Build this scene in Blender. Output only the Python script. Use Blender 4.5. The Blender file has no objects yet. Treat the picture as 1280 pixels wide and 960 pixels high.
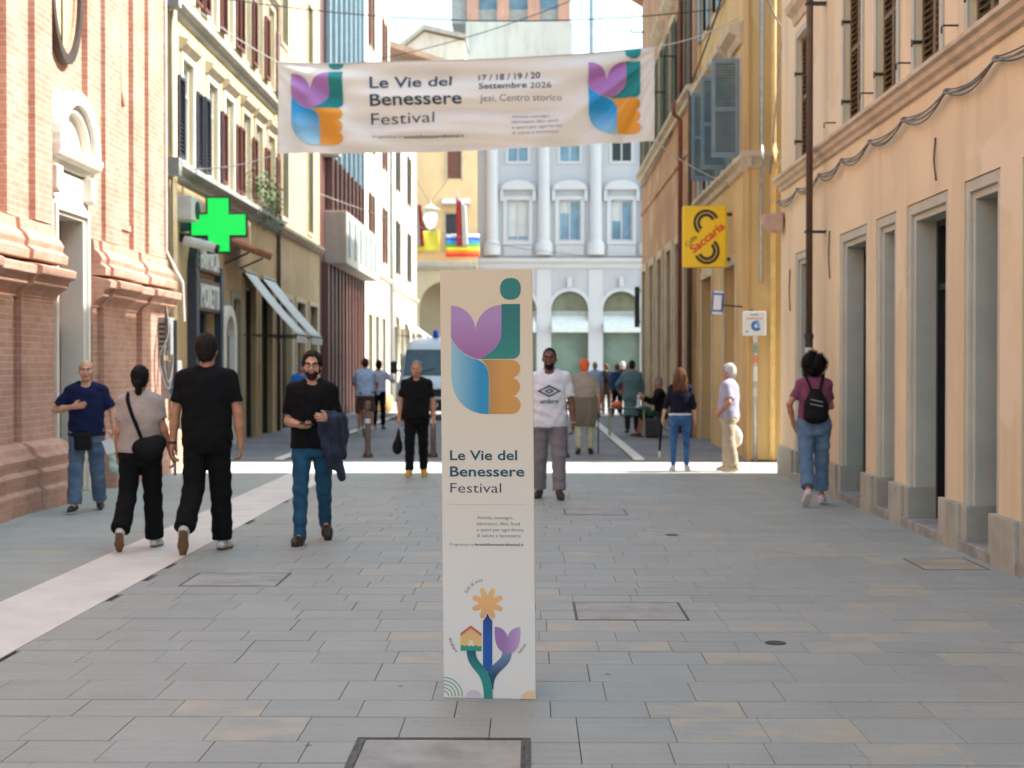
import bpy, bmesh, math, random
import numpy as np
from mathutils import Vector, Matrix
random.seed(7)
SC = bpy.context.scene
COL = SC.collection
R = math.radians
# ---------------------------------------------------------------- camera
cam_d = bpy.data.cameras.new('camera'); cam = bpy.data.objects.new('camera', cam_d); COL.objects.link(cam)
cam.location = (0, 0, 1.6)
cam.rotation_euler = (R(90 - 0.71), 0, R(0.71))
cam_d.lens = 50; cam_d.sensor_width = 36; cam_d.clip_start = 0.1; cam_d.clip_end = 3000
cam_d.dof.use_dof = True; cam_d.dof.focus_distance = 6.9; cam_d.dof.aperture_fstop = 3.3
SC.camera = cam
# ---------------------------------------------------------------- sky and sun
SUN_EL, SUN_AZ = 43.0, 89.0            # azimuth measured clockwise from +Y: the sun stands to the right of the street
w = bpy.data.worlds.new('World'); SC.world = w; w.use_nodes = True
nt = w.node_tree; bgn = nt.nodes['Background']
sky = nt.nodes.new('ShaderNodeTexSky'); sky.sky_type = 'NISHITA'; sky.sun_disc = False
sky.sun_elevation = R(SUN_EL); sky.sun_rotation = R(SUN_AZ); sky.air_density = 1.0; sky.dust_density = 1.2; sky.ozone_density = 0.4
wb = nt.nodes.new('ShaderNodeMix'); wb.data_type = 'RGBA'; wb.blend_type = 'MULTIPLY'; wb.inputs[0].default_value = 1; wb.inputs[7].default_value = (0.935, 1.0, 0.86, 1)   # camera balanced for open shade
nt.links.new(sky.outputs[0], wb.inputs[6]); nt.links.new(wb.outputs[2], bgn.inputs[0]); bgn.inputs[1].default_value = 0.15
sd = bpy.data.lights.new('sun', 'SUN'); sd.energy = 2.05; sd.angle = R(0.53); sd.color = (1.0, 0.965, 0.91)
so = bpy.data.objects.new('sun', sd); COL.objects.link(so)
to_sun = Vector((math.sin(R(SUN_AZ)) * math.cos(R(SUN_EL)), math.cos(R(SUN_AZ)) * math.cos(R(SUN_EL)), math.sin(R(SUN_EL))))
so.rotation_euler = to_sun.to_track_quat('Z', 'Y').to_euler(); so.location = (30, 10, 40)
vs = SC.view_settings
vs.view_transform = 'Standard'; vs.look = 'None'; vs.gamma = 1; vs.exposure = 2.2; vs.use_curve_mapping = False
SC.render.engine = 'CYCLES'
cy = SC.cycles
cy.use_denoising = True; cy.max_bounces = 8; cy.diffuse_bounces = 5; cy.glossy_bounces = 3; cy.transmission_bounces = 4
cy.caustics_reflective = False; cy.caustics_refractive = False
# ---------------------------------------------------------------- materials
def lin(c):
    return tuple(((v / 255) / 12.92 if v / 255 <= 0.04045 else ((v / 255 + 0.055) / 1.055) ** 2.4) for v in c)
MATS = {}
def nodes_of(name):
    m = bpy.data.materials.new(name); m.use_nodes = True
    return m, m.node_tree, m.node_tree.nodes['Principled BSDF']
def add(nt, t, **kw):
    n = nt.nodes.new(t)
    for k, v in kw.items(): setattr(n, k, v)
    return n
def mixc(nt, fac, a, b, mode='MIX'):
    n = add(nt, 'ShaderNodeMix', data_type='RGBA', blend_type=mode)
    for sock, v in ((n.inputs[0], fac), (n.inputs[6], a), (n.inputs[7], b)):
        if isinstance(v, bpy.types.NodeSocket): nt.links.new(v, sock)
        elif isinstance(v, tuple): sock.default_value = (*v[:3], 1)
        else: sock.default_value = v
    return n.outputs[2]
def ramp(nt, fac, a, b):
    n = add(nt, 'ShaderNodeMapRange'); n.inputs[1].default_value = a; n.inputs[2].default_value = b
    nt.links.new(fac, n.inputs[0]); return n.outputs[0]
def noise(nt, vec, scale, detail=4, rough=0.55, stretch=None):
    n = add(nt, 'ShaderNodeTexNoise'); n.inputs['Scale'].default_value = scale; n.inputs['Detail'].default_value = detail; n.inputs['Roughness'].default_value = rough
    if stretch:
        mp = add(nt, 'ShaderNodeMapping'); mp.inputs['Scale'].default_value = stretch; nt.links.new(vec, mp.inputs[0]); vec = mp.outputs[0]
    nt.links.new(vec, n.inputs['Vector']); return n.outputs[0]
def bump(nt, bs, h, strength, dist):
    b = add(nt, 'ShaderNodeBump'); b.inputs['Strength'].default_value = strength; b.inputs['Distance'].default_value = dist
    nt.links.new(h, b.inputs['Height']); nt.links.new(b.outputs[0], bs.inputs['Normal']); return b
def M(name, c, rough=0.8, var=0.12, scale=3.0, bmp=0.15, bscale=60, bdist=0.004, metal=0.0, dark=None, streak=0.0, spec=0.5, sheen=0, patch=0.0):
    """general purpose: colour c (linear), mottled, slight grain relief, optional rain streaks"""
    if name in MATS: return MATS[name]
    m, nt, bs = nodes_of(name)
    tc = add(nt, 'ShaderNodeNewGeometry').outputs['Position']
    n1 = noise(nt, tc, scale, 5)
    f = ramp(nt, n1, 0.3, 0.7)
    d = dark or tuple(v * (1 - 2 * var) for v in c)
    col = mixc(nt, f, d, tuple(min(1, v * (1 + var * 0.6)) for v in c))
    if streak:
        n2 = noise(nt, tc, 1.0, 5, 0.6, (2.2, 2.2, 0.3))
        col = mixc(nt, ramp(nt, n2, 0.5, 0.85), col, tuple(v * (1 - streak) for v in d))
    if patch:
        n3 = noise(nt, tc, 0.55, 3, 0.5); col = mixc(nt, ramp(nt, n3, 0.575, 0.60), col, tuple(v * (1 - patch * .25) + patch * .25 * .62 for v in c))
        n4 = noise(nt, tc, 9.0, 6, 0.75); col = mixc(nt, ramp(nt, n4, 0.62, 0.80), col, tuple(v * (1 - patch * .35) for v in c))
    nt.links.new(col, bs.inputs['Base Color'])
    bs.inputs['Roughness'].default_value = rough; bs.inputs['Metallic'].default_value = metal
    bs.inputs['Specular IOR Level'].default_value = spec
    if sheen: bs.inputs['Sheen Weight'].default_value = sheen
    if bmp: bump(nt, bs, noise(nt, tc, bscale, 3), bmp, bdist)
    MATS[name] = m; return m
def M_plain(name, c, rough=0.5, metal=0.0, emit=0.0):
    if name in MATS: return MATS[name]
    m, nt, bs = nodes_of(name)
    bs.inputs['Base Color'].default_value = (*c, 1); bs.inputs['Roughness'].default_value = rough; bs.inputs['Metallic'].default_value = metal
    if emit: bs.inputs['Emission Color'].default_value = (*c, 1); bs.inputs['Emission Strength'].default_value = emit
    MATS[name] = m; return m
def M_brick(name, c1, c2, mortar, bw=0.28, rh=0.075, ms=0.009, b=0.4):
    m, nt, bs = nodes_of(name)
    pos = add(nt, 'ShaderNodeNewGeometry').outputs['Position']
    sx = add(nt, 'ShaderNodeSeparateXYZ'); nt.links.new(pos, sx.inputs[0])
    s = add(nt, 'ShaderNodeMath', operation='ADD'); nt.links.new(sx.outputs[0], s.inputs[0]); nt.links.new(sx.outputs[1], s.inputs[1])
    cb = add(nt, 'ShaderNodeCombineXYZ'); nt.links.new(s.outputs[0], cb.inputs[0]); nt.links.new(sx.outputs[2], cb.inputs[1])
    br = add(nt, 'ShaderNodeTexBrick'); nt.links.new(cb.outputs[0], br.inputs['Vector'])
    br.inputs['Color1'].default_value = (*c1, 1); br.inputs['Color2'].default_value = (*c2, 1); br.inputs['Mortar'].default_value = (*mortar, 1)
    br.inputs['Scale'].default_value = 1; br.inputs['Brick Width'].default_value = bw; br.inputs['Row Height'].default_value = rh
    br.inputs['Mortar Size'].default_value = ms; br.inputs['Bias'].default_value = -0.2; br.inputs['Mortar Smooth'].default_value = 0.3
    n1 = noise(nt, pos, 1.6, 6, 0.65)
    col = mixc(nt, ramp(nt, n1, 0.35, 0.75), br.outputs[0], (0.70, 0.62, 0.57), 'MULTIPLY')
    n3 = noise(nt, pos, 14, 3)
    col = mixc(nt, ramp(nt, n3, 0.58, 1.0), col, mortar)
    nt.links.new(col, bs.inputs['Base Color']); bs.inputs['Roughness'].default_value = 0.9
    iv = add(nt, 'ShaderNodeMath', operation='SUBTRACT'); iv.inputs[0].default_value = 1; nt.links.new(br.outputs[1], iv.inputs[1])
    bump(nt, bs, iv.outputs[0], b, 0.008)
    MATS[name] = m; return m
def M_grad(name, c0, c1, axis, a, b, rough=0.55, coord='Object', grain=0.0):
    """printed colour gradient along one axis of the object's own coordinates"""
    m, nt, bs = nodes_of(name)
    tc = add(nt, 'ShaderNodeTexCoord').outputs[coord]
    sx = add(nt, 'ShaderNodeSeparateXYZ'); nt.links.new(tc, sx.inputs[0])
    f = ramp(nt, sx.outputs[axis], a, b)
    if grain:
        g = noise(nt, tc, 700, 1)
        ad = add(nt, 'ShaderNodeMath', operation='MULTIPLY_ADD'); nt.links.new(g, ad.inputs[0]); ad.inputs[1].default_value = grain; nt.links.new(f, ad.inputs[2])
        sb = add(nt, 'ShaderNodeMath', operation='SUBTRACT'); sb.use_clamp = True; nt.links.new(ad.outputs[0], sb.inputs[0]); sb.inputs[1].default_value = grain * .5; f = sb.outputs[0]
    nt.links.new(mixc(nt, f, c0, c1), bs.inputs['Base Color']); bs.inputs['Roughness'].default_value = rough
    MATS[name] = m; return m
# ---------------------------------------------------------------- mesh building
class MB:
    def __init__(s): s.v = []; s.f = []
    def add(s, vs, fs):
        o = len(s.v); s.v += [tuple(p) for p in vs]; s.f += [tuple(i + o for i in f) for f in fs]; return s
    def box(s, x0, x1, y0, y1, z0, z1):
        x0, x1 = min(x0, x1), max(x0, x1); y0, y1 = min(y0, y1), max(y0, y1); z0, z1 = min(z0, z1), max(z0, z1)
        return s.add([(x0, y0, z0), (x1, y0, z0), (x1, y1, z0), (x0, y1, z0), (x0, y0, z1), (x1, y0, z1), (x1, y1, z1), (x0, y1, z1)],
                     [(3, 2, 1, 0), (4, 5, 6, 7), (0, 1, 5, 4), (1, 2, 6, 5), (2, 3, 7, 6), (3, 0, 4, 7)])
    def obox(s, c, ax, ay, az):
        c, ax, ay, az = map(Vector, (c, ax, ay, az))
        vs = [c + ax * i + ay * j + az * k for k in (-1, 1) for j in (-1, 1) for i in (-1, 1)]
        return s.add(vs, [(0, 2, 3, 1), (4, 5, 7, 6), (0, 1, 5, 4), (1, 3, 7, 5), (3, 2, 6, 7), (2, 0, 4, 6)])
    def prism(s, poly, fn, d0, d1):
        """poly: 2-D points; fn(u, v, d) -> 3-D"""
        n = len(poly)
        vs = [fn(u, v, d0) for u, v in poly] + [fn(u, v, d1) for u, v in poly]
        fs = [tuple(range(n))[::-1], tuple(range(n, 2 * n))] + [(i, (i + 1) % n, n + (i + 1) % n, n + i) for i in range(n)]
        return s.add(vs, fs)
    def tube(s, pts, r, n=8, r1=None):
        pts = [Vector(p) for p in pts]; k = len(pts); vs = []
        up = Vector((0.123, 0.2, 1)).normalized()
        for i, p in enumerate(pts):
            t = (pts[min(i + 1, k - 1)] - pts[max(i - 1, 0)]).normalized()
            a = t.cross(up)
            if a.length < 0.05: a = t.cross(Vector((1, 0, 0)))
            a.normalize(); b = t.cross(a)
            rr = r if r1 is None else r + (r1 - r) * i / (k - 1)
            vs += [p + (a * math.cos(2 * math.pi * j / n) + b * math.sin(2 * math.pi * j / n)) * rr for j in range(n)]
        fs = [(i * n + j, i * n + (j + 1) % n, (i + 1) * n + (j + 1) % n, (i + 1) * n + j) for i in range(k - 1) for j in range(n)]
        fs += [tuple(range(n))[::-1], tuple((k - 1) * n + j for j in range(n))]
        return s.add(vs, fs)
    def lathe(s, prof, c, n=24, axis='Z'):
        """prof: (radius, height) pairs"""
        vs = []
        for r, h in prof:
            for j in range(n):
                a = 2 * math.pi * j / n; u, v = r * math.cos(a), r * math.sin(a)
                vs.append({'Z': (c[0] + u, c[1] + v, c[2] + h), 'Y': (c[0] + u, c[1] + h, c[2] + v), 'X': (c[0] + h, c[1] + u, c[2] + v)}[axis])
        k = len(prof)
        fs = [(i * n + j, i * n + (j + 1) % n, (i + 1) * n + (j + 1) % n, (i + 1) * n + j) for i in range(k - 1) for j in range(n)]
        fs += [tuple(range(n))[::-1], tuple((k - 1) * n + j for j in range(n))]
        return s.add(vs, fs)
    def build(s, name, mat, parent=None, smooth=False, bevel=0, kind=None, loc=None):
        me = bpy.data.meshes.new(name); me.from_pydata(s.v, [], s.f)
        bm = bmesh.new(); bm.from_mesh(me); bmesh.ops.recalc_face_normals(bm, faces=bm.faces); bm.to_mesh(me); bm.free()
        if smooth: me.polygons.foreach_set('use_smooth', [True] * len(me.polygons))
        me.materials.append(mat)
        o = bpy.data.objects.new(name, me); COL.objects.link(o)
        if loc is not None: o.location = loc
        if parent is not None: o.parent = parent
        if bevel:
            b = o.modifiers.new('bevel', 'BEVEL'); b.width = bevel; b.segments = 2; b.limit_method = 'ANGLE'; b.angle_limit = R(40)
        if kind: o['kind'] = kind
        return o
def tag(o, label, cat, group=None):
    o['label'] = label; o['category'] = cat
    if group: o['group'] = group
    return o
def thing(name, label, cat, loc=(0, 0, 0), rz=0, group=None):
    o = bpy.data.objects.new(name, None); o.empty_display_size = 0.2; COL.objects.link(o)
    o.location = loc; o.rotation_euler = (0, 0, rz)
    return tag(o, label, cat, group)
def text2d(s, size=1.0, bold=0.0, spacing=1.0):
    """glyph outlines of the built-in font as a flat mesh: verts (u, v) and faces; baseline at v = 0, left at u = 0"""
    cu = bpy.data.curves.new('glyphs', 'FONT'); cu.body = s; cu.size = size; cu.offset = bold * size; cu.space_character = spacing; cu.resolution_u = 3
    ob = bpy.data.objects.new('glyphs', cu); COL.objects.link(ob)
    dg = bpy.context.evaluated_depsgraph_get(); dg.update()
    me = bpy.data.meshes.new_from_object(ob.evaluated_get(dg))
    vs = [(v.co.x, v.co.y) for v in me.vertices]; fs = [tuple(p.vertices) for p in me.polygons]
    bpy.data.objects.remove(ob); bpy.data.curves.remove(cu); bpy.data.meshes.remove(me)
    return vs, fs
def text_fit(s, width, bold=0.0, spacing=1.0):
    vs, fs = text2d(s, 1.0, bold, spacing)
    x0 = min(v[0] for v in vs); x1 = max(v[0] for v in vs); k = width / (x1 - x0)
    return [((a - x0) * k, b * k) for a, b in vs], fs, k
def smooth_path(pts, k=6):
    pts = [Vector(p) for p in pts]; out = []
    for i in range(len(pts) - 1):
        p0, p1, p2, p3 = pts[max(i - 1, 0)], pts[i], pts[i + 1], pts[min(i + 2, len(pts) - 1)]
        for j in range(k):
            t = j / k; out.append(.5 * ((2 * p1) + (p2 - p0) * t + (2 * p0 - 5 * p1 + 4 * p2 - p3) * t * t + (3 * p1 - p0 - 3 * p2 + p3) * t ** 3))
    return out + [pts[-1]]
def rng(a, b): return random.uniform(a, b)
# ================================================================ SETTING
class Fac:
    """a street front: y runs along the street, d outwards into it, z up"""
    def __init__(s, X, sgn): s.X = X; s.s = sgn
    def P(s, y, d, z): return (s.X + s.s * d, y, z)
    def bx(s, mb, y0, y1, z0, z1, d0, d1): return mb.box(s.X + s.s * d0, s.X + s.s * d1, y0, y1, z0, z1)
    def prof(s, mb, poly, y0, y1):
        """profile (d, z) swept along the street"""
        return mb.prism(poly, lambda d, z, y: s.P(y, d, z), y0, y1)
    def outline(s, mb, poly, d0, d1):
        """outline (y, z) given a thickness d0..d1"""
        return mb.prism(poly, lambda y, z, d: s.P(y, d, z), d0, d1)
    def wall(s, mb, y0, y1, z0, z1, back, ops):
        ys = sorted({y0, y1, *[o[0] for o in ops], *[o[1] for o in ops]}); zs = sorted({z0, z1, *[o[2] for o in ops], *[o[3] for o in ops]})
        q = lambda a, b, c, e: mb.add([a, b, c, e], [(0, 1, 2, 3)])
        P = s.P
        for a, b in zip(ys, ys[1:]):
            for c, e in zip(zs, zs[1:]):
                m = ((a + b) / 2, (c + e) / 2)
                if not any(o[0] < m[0] < o[1] and o[2] < m[1] < o[3] for o in ops):
                    q(P(a, 0, c), P(b, 0, c), P(b, 0, e), P(a, 0, e))
        for o in ops:
            a, b, c, e = o[:4]; r = -o[4]
            q(P(a, 0, c), P(a, r, c), P(a, r, e), P(a, 0, e)); q(P(b, 0, c), P(b, r, c), P(b, r, e), P(b, 0, e))
            q(P(a, 0, c), P(b, 0, c), P(b, r, c), P(a, r, c)); q(P(a, 0, e), P(b, 0, e), P(b, r, e), P(a, r, e))
            q(P(a, r, c), P(b, r, c), P(b, r, e), P(a, r, e))
        q(P(y0, 0, z0), P(y0, -back, z0), P(y0, -back, z1), P(y0, 0, z1)); q(P(y1, 0, z0), P(y1, -back, z0), P(y1, -back, z1), P(y1, 0, z1))
        q(P(y0, -back, z0), P(y1, -back, z0), P(y1, -back, z1), P(y0, -back, z1)); q(P(y0, 0, z1), P(y1, 0, z1), P(y1, -back, z1), P(y0, -back, z1))
        return mb
    def frame(s, mb, y0, y1, z0, z1, w, d0, d1, sill=False):
        s.bx(mb, y0, y0 + w, z0, z1, d0, d1); s.bx(mb, y1 - w, y1, z0, z1, d0, d1); s.bx(mb, y0 + w, y1 - w, z1 - w, z1, d0, d1)
        if sill: s.bx(mb, y0 + w, y1 - w, z0, z0 + w, d0, d1)
        return mb
    def slats(s, mb, y0, y1, z0, z1, d, pitch=0.055, dep=0.035, th=0.008, tilt=1):
        n = int((z1 - z0) / pitch)
        for i in range(n):
            z = z0 + (i + .5) * (z1 - z0) / n
            c = s.P((y0 + y1) / 2, d, z); a = Vector((s.s * dep / 2, 0, -tilt * dep * .42)); nrm = Vector((tilt * s.s * .42, 0, .5)).normalized() * th / 2
            mb.obox(c, a, (0, (y1 - y0) / 2, 0), nrm)
        return mb
L_FAC = lambda X: Fac(X, 1)
R_FAC = lambda X: Fac(X, -1)

# colours (linear base colours)
m_slab = None
def slab_material():
    m, nt, bs = nodes_of('street stone')
    pos = add(nt, 'ShaderNodeNewGeometry').outputs['Position']
    at = add(nt, 'ShaderNodeAttribute', attribute_name='tint'); st = add(nt, 'ShaderNodeAttribute', attribute_name='stain')
    n1 = noise(nt, pos, 2.2, 6, 0.65)
    base = mixc(nt, ramp(nt, n1, 0.3, 0.72), (0.342, 0.370, 0.337), (0.408, 0.438, 0.402))
    fine = noise(nt, pos, 45, 4, 0.7, (1, 2.5, 1))
    base = mixc(nt, ramp(nt, fine, 0.35, 0.75), mixc(nt, 1.0, base, (0.82, 0.83, 0.84), 'MULTIPLY'), base)
    sk = noise(nt, pos, 1.0, 6, 0.7, (1.3, 17, 1)); base = mixc(nt, ramp(nt, sk, 0.32, 0.68), mixc(nt, 1.0, base, (0.88, 0.88, 0.875), 'MULTIPLY'), base)
    dp_ = noise(nt, pos, 9, 5, 0.7, (1, 1.8, 1)); base = mixc(nt, ramp(nt, dp_, 0.60, 0.86), base, (0.20, 0.20, 0.185))
    base = mixc(nt, 1.0, base, at.outputs['Color'], 'MULTIPLY')
    n2 = noise(nt, pos, 3.3, 4, 0.6, (1, 1.6, 1))
    mu = add(nt, 'ShaderNodeMath', operation='MULTIPLY'); nt.links.new(ramp(nt, n2, 0.42, 0.6), mu.inputs[0]); nt.links.new(st.outputs['Fac'], mu.inputs[1])
    base = mixc(nt, mu.outputs[0], base, (0.40, 0.385, 0.30))
    # scuffs and small dark spots
    vo = add(nt, 'ShaderNodeTexVoronoi'); vo.inputs['Scale'].default_value = 2.1; nt.links.new(pos, vo.inputs['Vector'])
    base = mixc(nt, ramp(nt, vo.outputs['Distance'], 0.045, 0.02), base, (0.09, 0.09, 0.085))
    nt.links.new(base, bs.inputs['Base Color'])
    rg = add(nt, 'ShaderNodeMapRange'); nt.links.new(n1, rg.inputs[0]); rg.inputs[3].default_value = 0.5; rg.inputs[4].default_value = 0.72; nt.links.new(rg.outputs[0], bs.inputs['Roughness'])
    bump(nt, bs, fine, 0.25, 0.003)
    return m
m_slab = slab_material()
m_joint = M('joint mortar', (0.145, 0.145, 0.135), 0.95, 0.2, 8)
m_white_stone = M('pale strip stone', (0.70, 0.69, 0.625), 0.7, 0.07, 2.5, 0.2, 50)
m_iron = M('cast iron', (0.05, 0.05, 0.05), 0.55, 0.2, 20, metal=0.3)
m_cob = None
def cobble_material():
    m, nt, bs = nodes_of('porphyry setts')
    pos = add(nt, 'ShaderNodeNewGeometry').outputs['Position']
    vo = add(nt, 'ShaderNodeTexVoronoi', feature='F1'); vo.inputs['Scale'].default_value = 9; vo.inputs['Randomness'].default_value = 0.55; nt.links.new(pos, vo.inputs['Vector'])
    col = mixc(nt, ramp(nt, vo.outputs['Color'], 0.1, 0.9), (0.12, 0.118, 0.125), (0.235, 0.225, 0.225))
    ve = add(nt, 'ShaderNodeTexVoronoi', feature='DISTANCE_TO_EDGE'); ve.inputs['Scale'].default_value = 9; ve.inputs['Randomness'].default_value = 0.55; nt.links.new(pos, ve.inputs['Vector'])
    col = mixc(nt, ramp(nt, ve.outputs[0], 0.0, 0.09), (0.07, 0.068, 0.065), col)
    n = noise(nt, pos, 0.8, 5); col = mixc(nt, ramp(nt, n, 0.35, 0.75), col, (0.24, 0.235, 0.23))
    nt.links.new(col, bs.inputs['Base Color']); bs.inputs['Roughness'].default_value = 0.75
    bump(nt, bs, ve.outputs[0], 0.5, 0.02)
    return m
m_cob = cobble_material()

# ---------------------------------------------------------------- ground
g = MB().box(-400, 400, -60, 900, -0.6, -0.10).build('ground', M('far ground', (0.3, 0.28, 0.25), 0.9), kind='structure')
pav = MB().box(-7.2, 5.2, -14, 21.40, -0.095, -0.016).build('pavement', m_joint, kind='structure')
def slab_mesh(y0, y1, x0, x1, z, tint, stain, c=0.0025):
    vs = [(x0, y0, -0.05), (x1, y0, -0.05), (x1, y1, -0.05), (x0, y1, -0.05), (x0, y0, z - c), (x1, y0, z - c), (x1, y1, z - c), (x0, y1, z - c),
          (x0 + c, y0 + c, z), (x1 - c, y0 + c, z), (x1 - c, y1 - c, z), (x0 + c, y1 - c, z)]
    fs = [(0, 1, 5, 4), (1, 2, 6, 5), (2, 3, 7, 6), (3, 0, 4, 7), (4, 5, 9, 8), (5, 6, 10, 9), (6, 7, 11, 10), (7, 4, 8, 11), (8, 9, 10, 11)]
    return vs, fs
def slab_object(name, items, parent, kind=None, mat=None):
    vs, fs, ts, ss = [], [], [], []
    for it in items:
        v, f = slab_mesh(*it); o = len(vs); vs += v; fs += [tuple(i + o for i in q) for q in f]; ts += [it[5]] * 12; ss += [it[6]] * 12
    me = bpy.data.meshes.new(name); me.from_pydata(vs, [], fs)
    a = me.attributes.new('tint', 'FLOAT_COLOR', 'POINT'); a.data.foreach_set('color', np.array([(*t, 1) for t in ts], dtype=np.float32).ravel())
    b = me.attributes.new('stain', 'FLOAT', 'POINT'); b.data.foreach_set('value', np.array(ss, dtype=np.float32))
    me.materials.append(mat or m_slab)
    o = bpy.data.objects.new(name, me); COL.objects.link(o); o.parent = parent
    if kind: o['kind'] = kind
    return o
rs = random.Random(11)
single, rest = [], []
def cgap(): return rs.choice((.0008, .001, .0018))
def lay(xa, xb, ya, yb, widths, rowh, stain_p, lum):
    y = ya; k = 0
    while y < yb - 0.05:
        h = rs.choice(rowh); h = min(h, yb - y); gp = rs.choice((.003, .004, .006, .010))
        if yb - (y + h) < 0.12: h = yb - y
        x = xa - rs.uniform(0, widths[0]); wide = rs.choice(widths)
        while x < xb:
            wd = wide * rs.uniform(0.93, 1.07)
            a, b = max(x, xa), min(x + wd, xb)
            if xb - b < 0.1: b = xb
            if b - a > 0.06:
                l = lum * rs.uniform(0.95, 1.045); wm = rs.uniform(-0.012, 0.012)
                it = (y + gp, y + h - gp, a + cgap(), b - cgap(), rs.uniform(-0.001, 0.001), (l * (1 + wm), l, l * (1 - wm)), 1.0 if rs.random() < stain_p else 0.0)
                ym = y + h / 2; xm = (a + b) / 2
                vis = y + h > 5.5 and abs(xm + 0.085 * 0) / max(ym, .1) < 0.375
                (single if vis and y < 10.6 else rest).append((ym, it))
            x = b if b >= xb else x + wd
        y += h; k += 1
lay(-2.9, 4.3, -12, 21.37, (0.40, 0.43, 0.47, 0.54), (0.29, 0.31, 0.33, 0.42), 0.12, 1.0)
lay(-6.4, -3.6, -12, 21.37, (0.62, 0.8), (0.42, 0.5), 0.05, 1.08)
single.sort(key=lambda t: t[0])
rest += single[300:]; single = single[:300]
for _, it in single: slab_object('slab', [it], pav)
slab_object('slab_field', [it for _, it in rest], pav, 'stuff')
# pale longitudinal strip and the pale band across the street
strip = MB().box(-3.6, -2.9, -12, 21.37, -0.012, -0.006).build('stone_strip', m_joint, kind='structure')
y = -11.7
while y < 21.3:
    l = min(rs.uniform(1.0, 1.5), 21.37 - y)
    v, f = slab_mesh(y + .002, y + l - .002, -3.597, -2.905, 0.001, 0, 0); MB().add(v, f).build('slab', m_white_stone, strip); y += l
band = MB().box(-7.2, 5.0, 21.40, 23.9, -0.095, -0.012).build('stone_band', m_joint, kind='structure')
x = -6.9
while x < 4.6:
    for k in range(4):
        v, f = slab_mesh(21.405 + k * .623, 21.402 + (k + 1) * .623, x + .002, x + 0.998, 0.001, 0, 0); MB().add(v, f).build('slab', m_white_stone, band)
    x += 1.0
MB().box(3.6, 30, 21.41, 23.89, -0.095, -0.004).build('alley_paving', M('alley stone', (0.4, 0.38, 0.35), 0.85), kind='structure')
MB().box(-30, -6.95, 21.0, 24.2, -0.095, -0.004).build('side_alley_paving', MATS['alley stone'], kind='structure')
road = MB().box(-4.15, 1.75, 23.9, 48, -0.095, 0.0).build('road', m_cob, kind='structure')
MB().box(-7.2, -4.3, 23.9, 48, -0.095, 0.03).build('sidewalk_left', m_cob, kind='structure')
MB().box(1.93, 5.2, 23.9, 48, -0.095, 0.03).build('sidewalk_right', m_cob, kind='structure')
for nm, x0, x1 in (('kerb_left', -4.3, -4.15), ('kerb_right', 1.75, 1.93)):
    kb = MB().box(x0, x1, 23.9, 48, -0.095, 0.02).build(nm, m_joint, kind='structure')
    y = 23.91
    while y < 47.9:
        MB().box(x0 + .002, x1 - .002, y, y + 1.19, 0.018, 0.055).build('kerb_stone', m_white_stone, kb, bevel=.008); y += 1.2
MB().box(-40, 60, 48, 140, -0.095, 0.0).build('piazza', M('piazza stone', (0.36, 0.34, 0.32), 0.85, 0.12, 0.7), kind='structure')

# inspection covers set in the paving
m_rim = M('worn cover rim', (0.10, 0.10, 0.095), 0.6, 0.35, 25, metal=0.2)
def cover(x0, x1, y0, y1, label, fill, near=False):
    t = thing('inspection_cover', label, 'manhole cover', ((x0 + x1) / 2, (y0 + y1) / 2, 0), group='inspection covers in the paving')
    w2, d2 = (x1 - x0) / 2, (y1 - y0) / 2
    mb = MB()
    for a, b, c, e in ((-w2, w2, -d2, -d2 + .012), (-w2, w2, d2 - .012, d2), (-w2, -w2 + .012, -d2 + .012, d2 - .012), (w2 - .012, w2, -d2 + .012, d2 - .012)): mb.box(a, b, c, e, -.01, .003)
    mb.build('rim', m_rim, t)
    mb = MB()
    i = .026
    for a, b, c, e in ((-w2 + i, w2 - i, -d2 + i, -d2 + i + .01), (-w2 + i, w2 - i, d2 - i - .01, d2 - i), (-w2 + i, -w2 + i + .01, -d2 + i + .01, d2 - i - .01), (w2 - i - .01, w2 - i, -d2 + i + .01, d2 - i - .01)): mb.box(a, b, c, e, -.01, .0055)
    if near: mb.build('inner_rim', m_rim, t)
    v, f = slab_mesh(-d2 + (.04 if near else .016), d2 - (.04 if near else .016), -w2 + (.04 if near else .016), w2 - (.04 if near else .016), .0032, 0, 0)
    MB().add(v, f).build('stone_inlay', fill, t)
    MB().box(-w2 + .012, w2 - .012, -d2 + .012, d2 - .012, -.01, .0015).build('gap', m_joint, t)
m_inlay = M('cover inlay', (0.36, 0.372, 0.348), 0.75, 0.15, 5, .3)
cover(-.74, .005, 5.38, 6.10, 'stone-filled inspection cover with a double dark rim in front of the upright festival panel', m_inlay, True)
cover(.29, 1.01, 8.95, 9.63, 'stone-filled inspection cover between the festival panel and the peach building', m_inlay)
cover(-2.56, -1.84, 10.3, 10.96, 'stone-filled inspection cover close to the pale stone strip', m_inlay)
cover(.38, 1.06, 15.3, 15.92, 'stone-filled inspection cover just past the man in the white shirt', m_inlay)
cover(3.1, 3.62, 11.2, 11.85, 'yellowish inspection cover beside the doorsteps of the peach building', M('ochre inlay', (0.40, 0.36, 0.27), 0.8))
for (x, y, l) in ((1.42, 8.22, 'small round iron cap in the paving, alone in the open street'), (1.35, 13.5, 'small round iron cap in the paving, farther up the street than the other cap')):
    t = MB().lathe([(.062, -.01), (.062, .003), (.055, .0055), (.0, .006)], (0, 0, 0), 20).build('valve_cap', m_iron, loc=(x, y, 0)); tag(t, l, 'valve cap')

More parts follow.
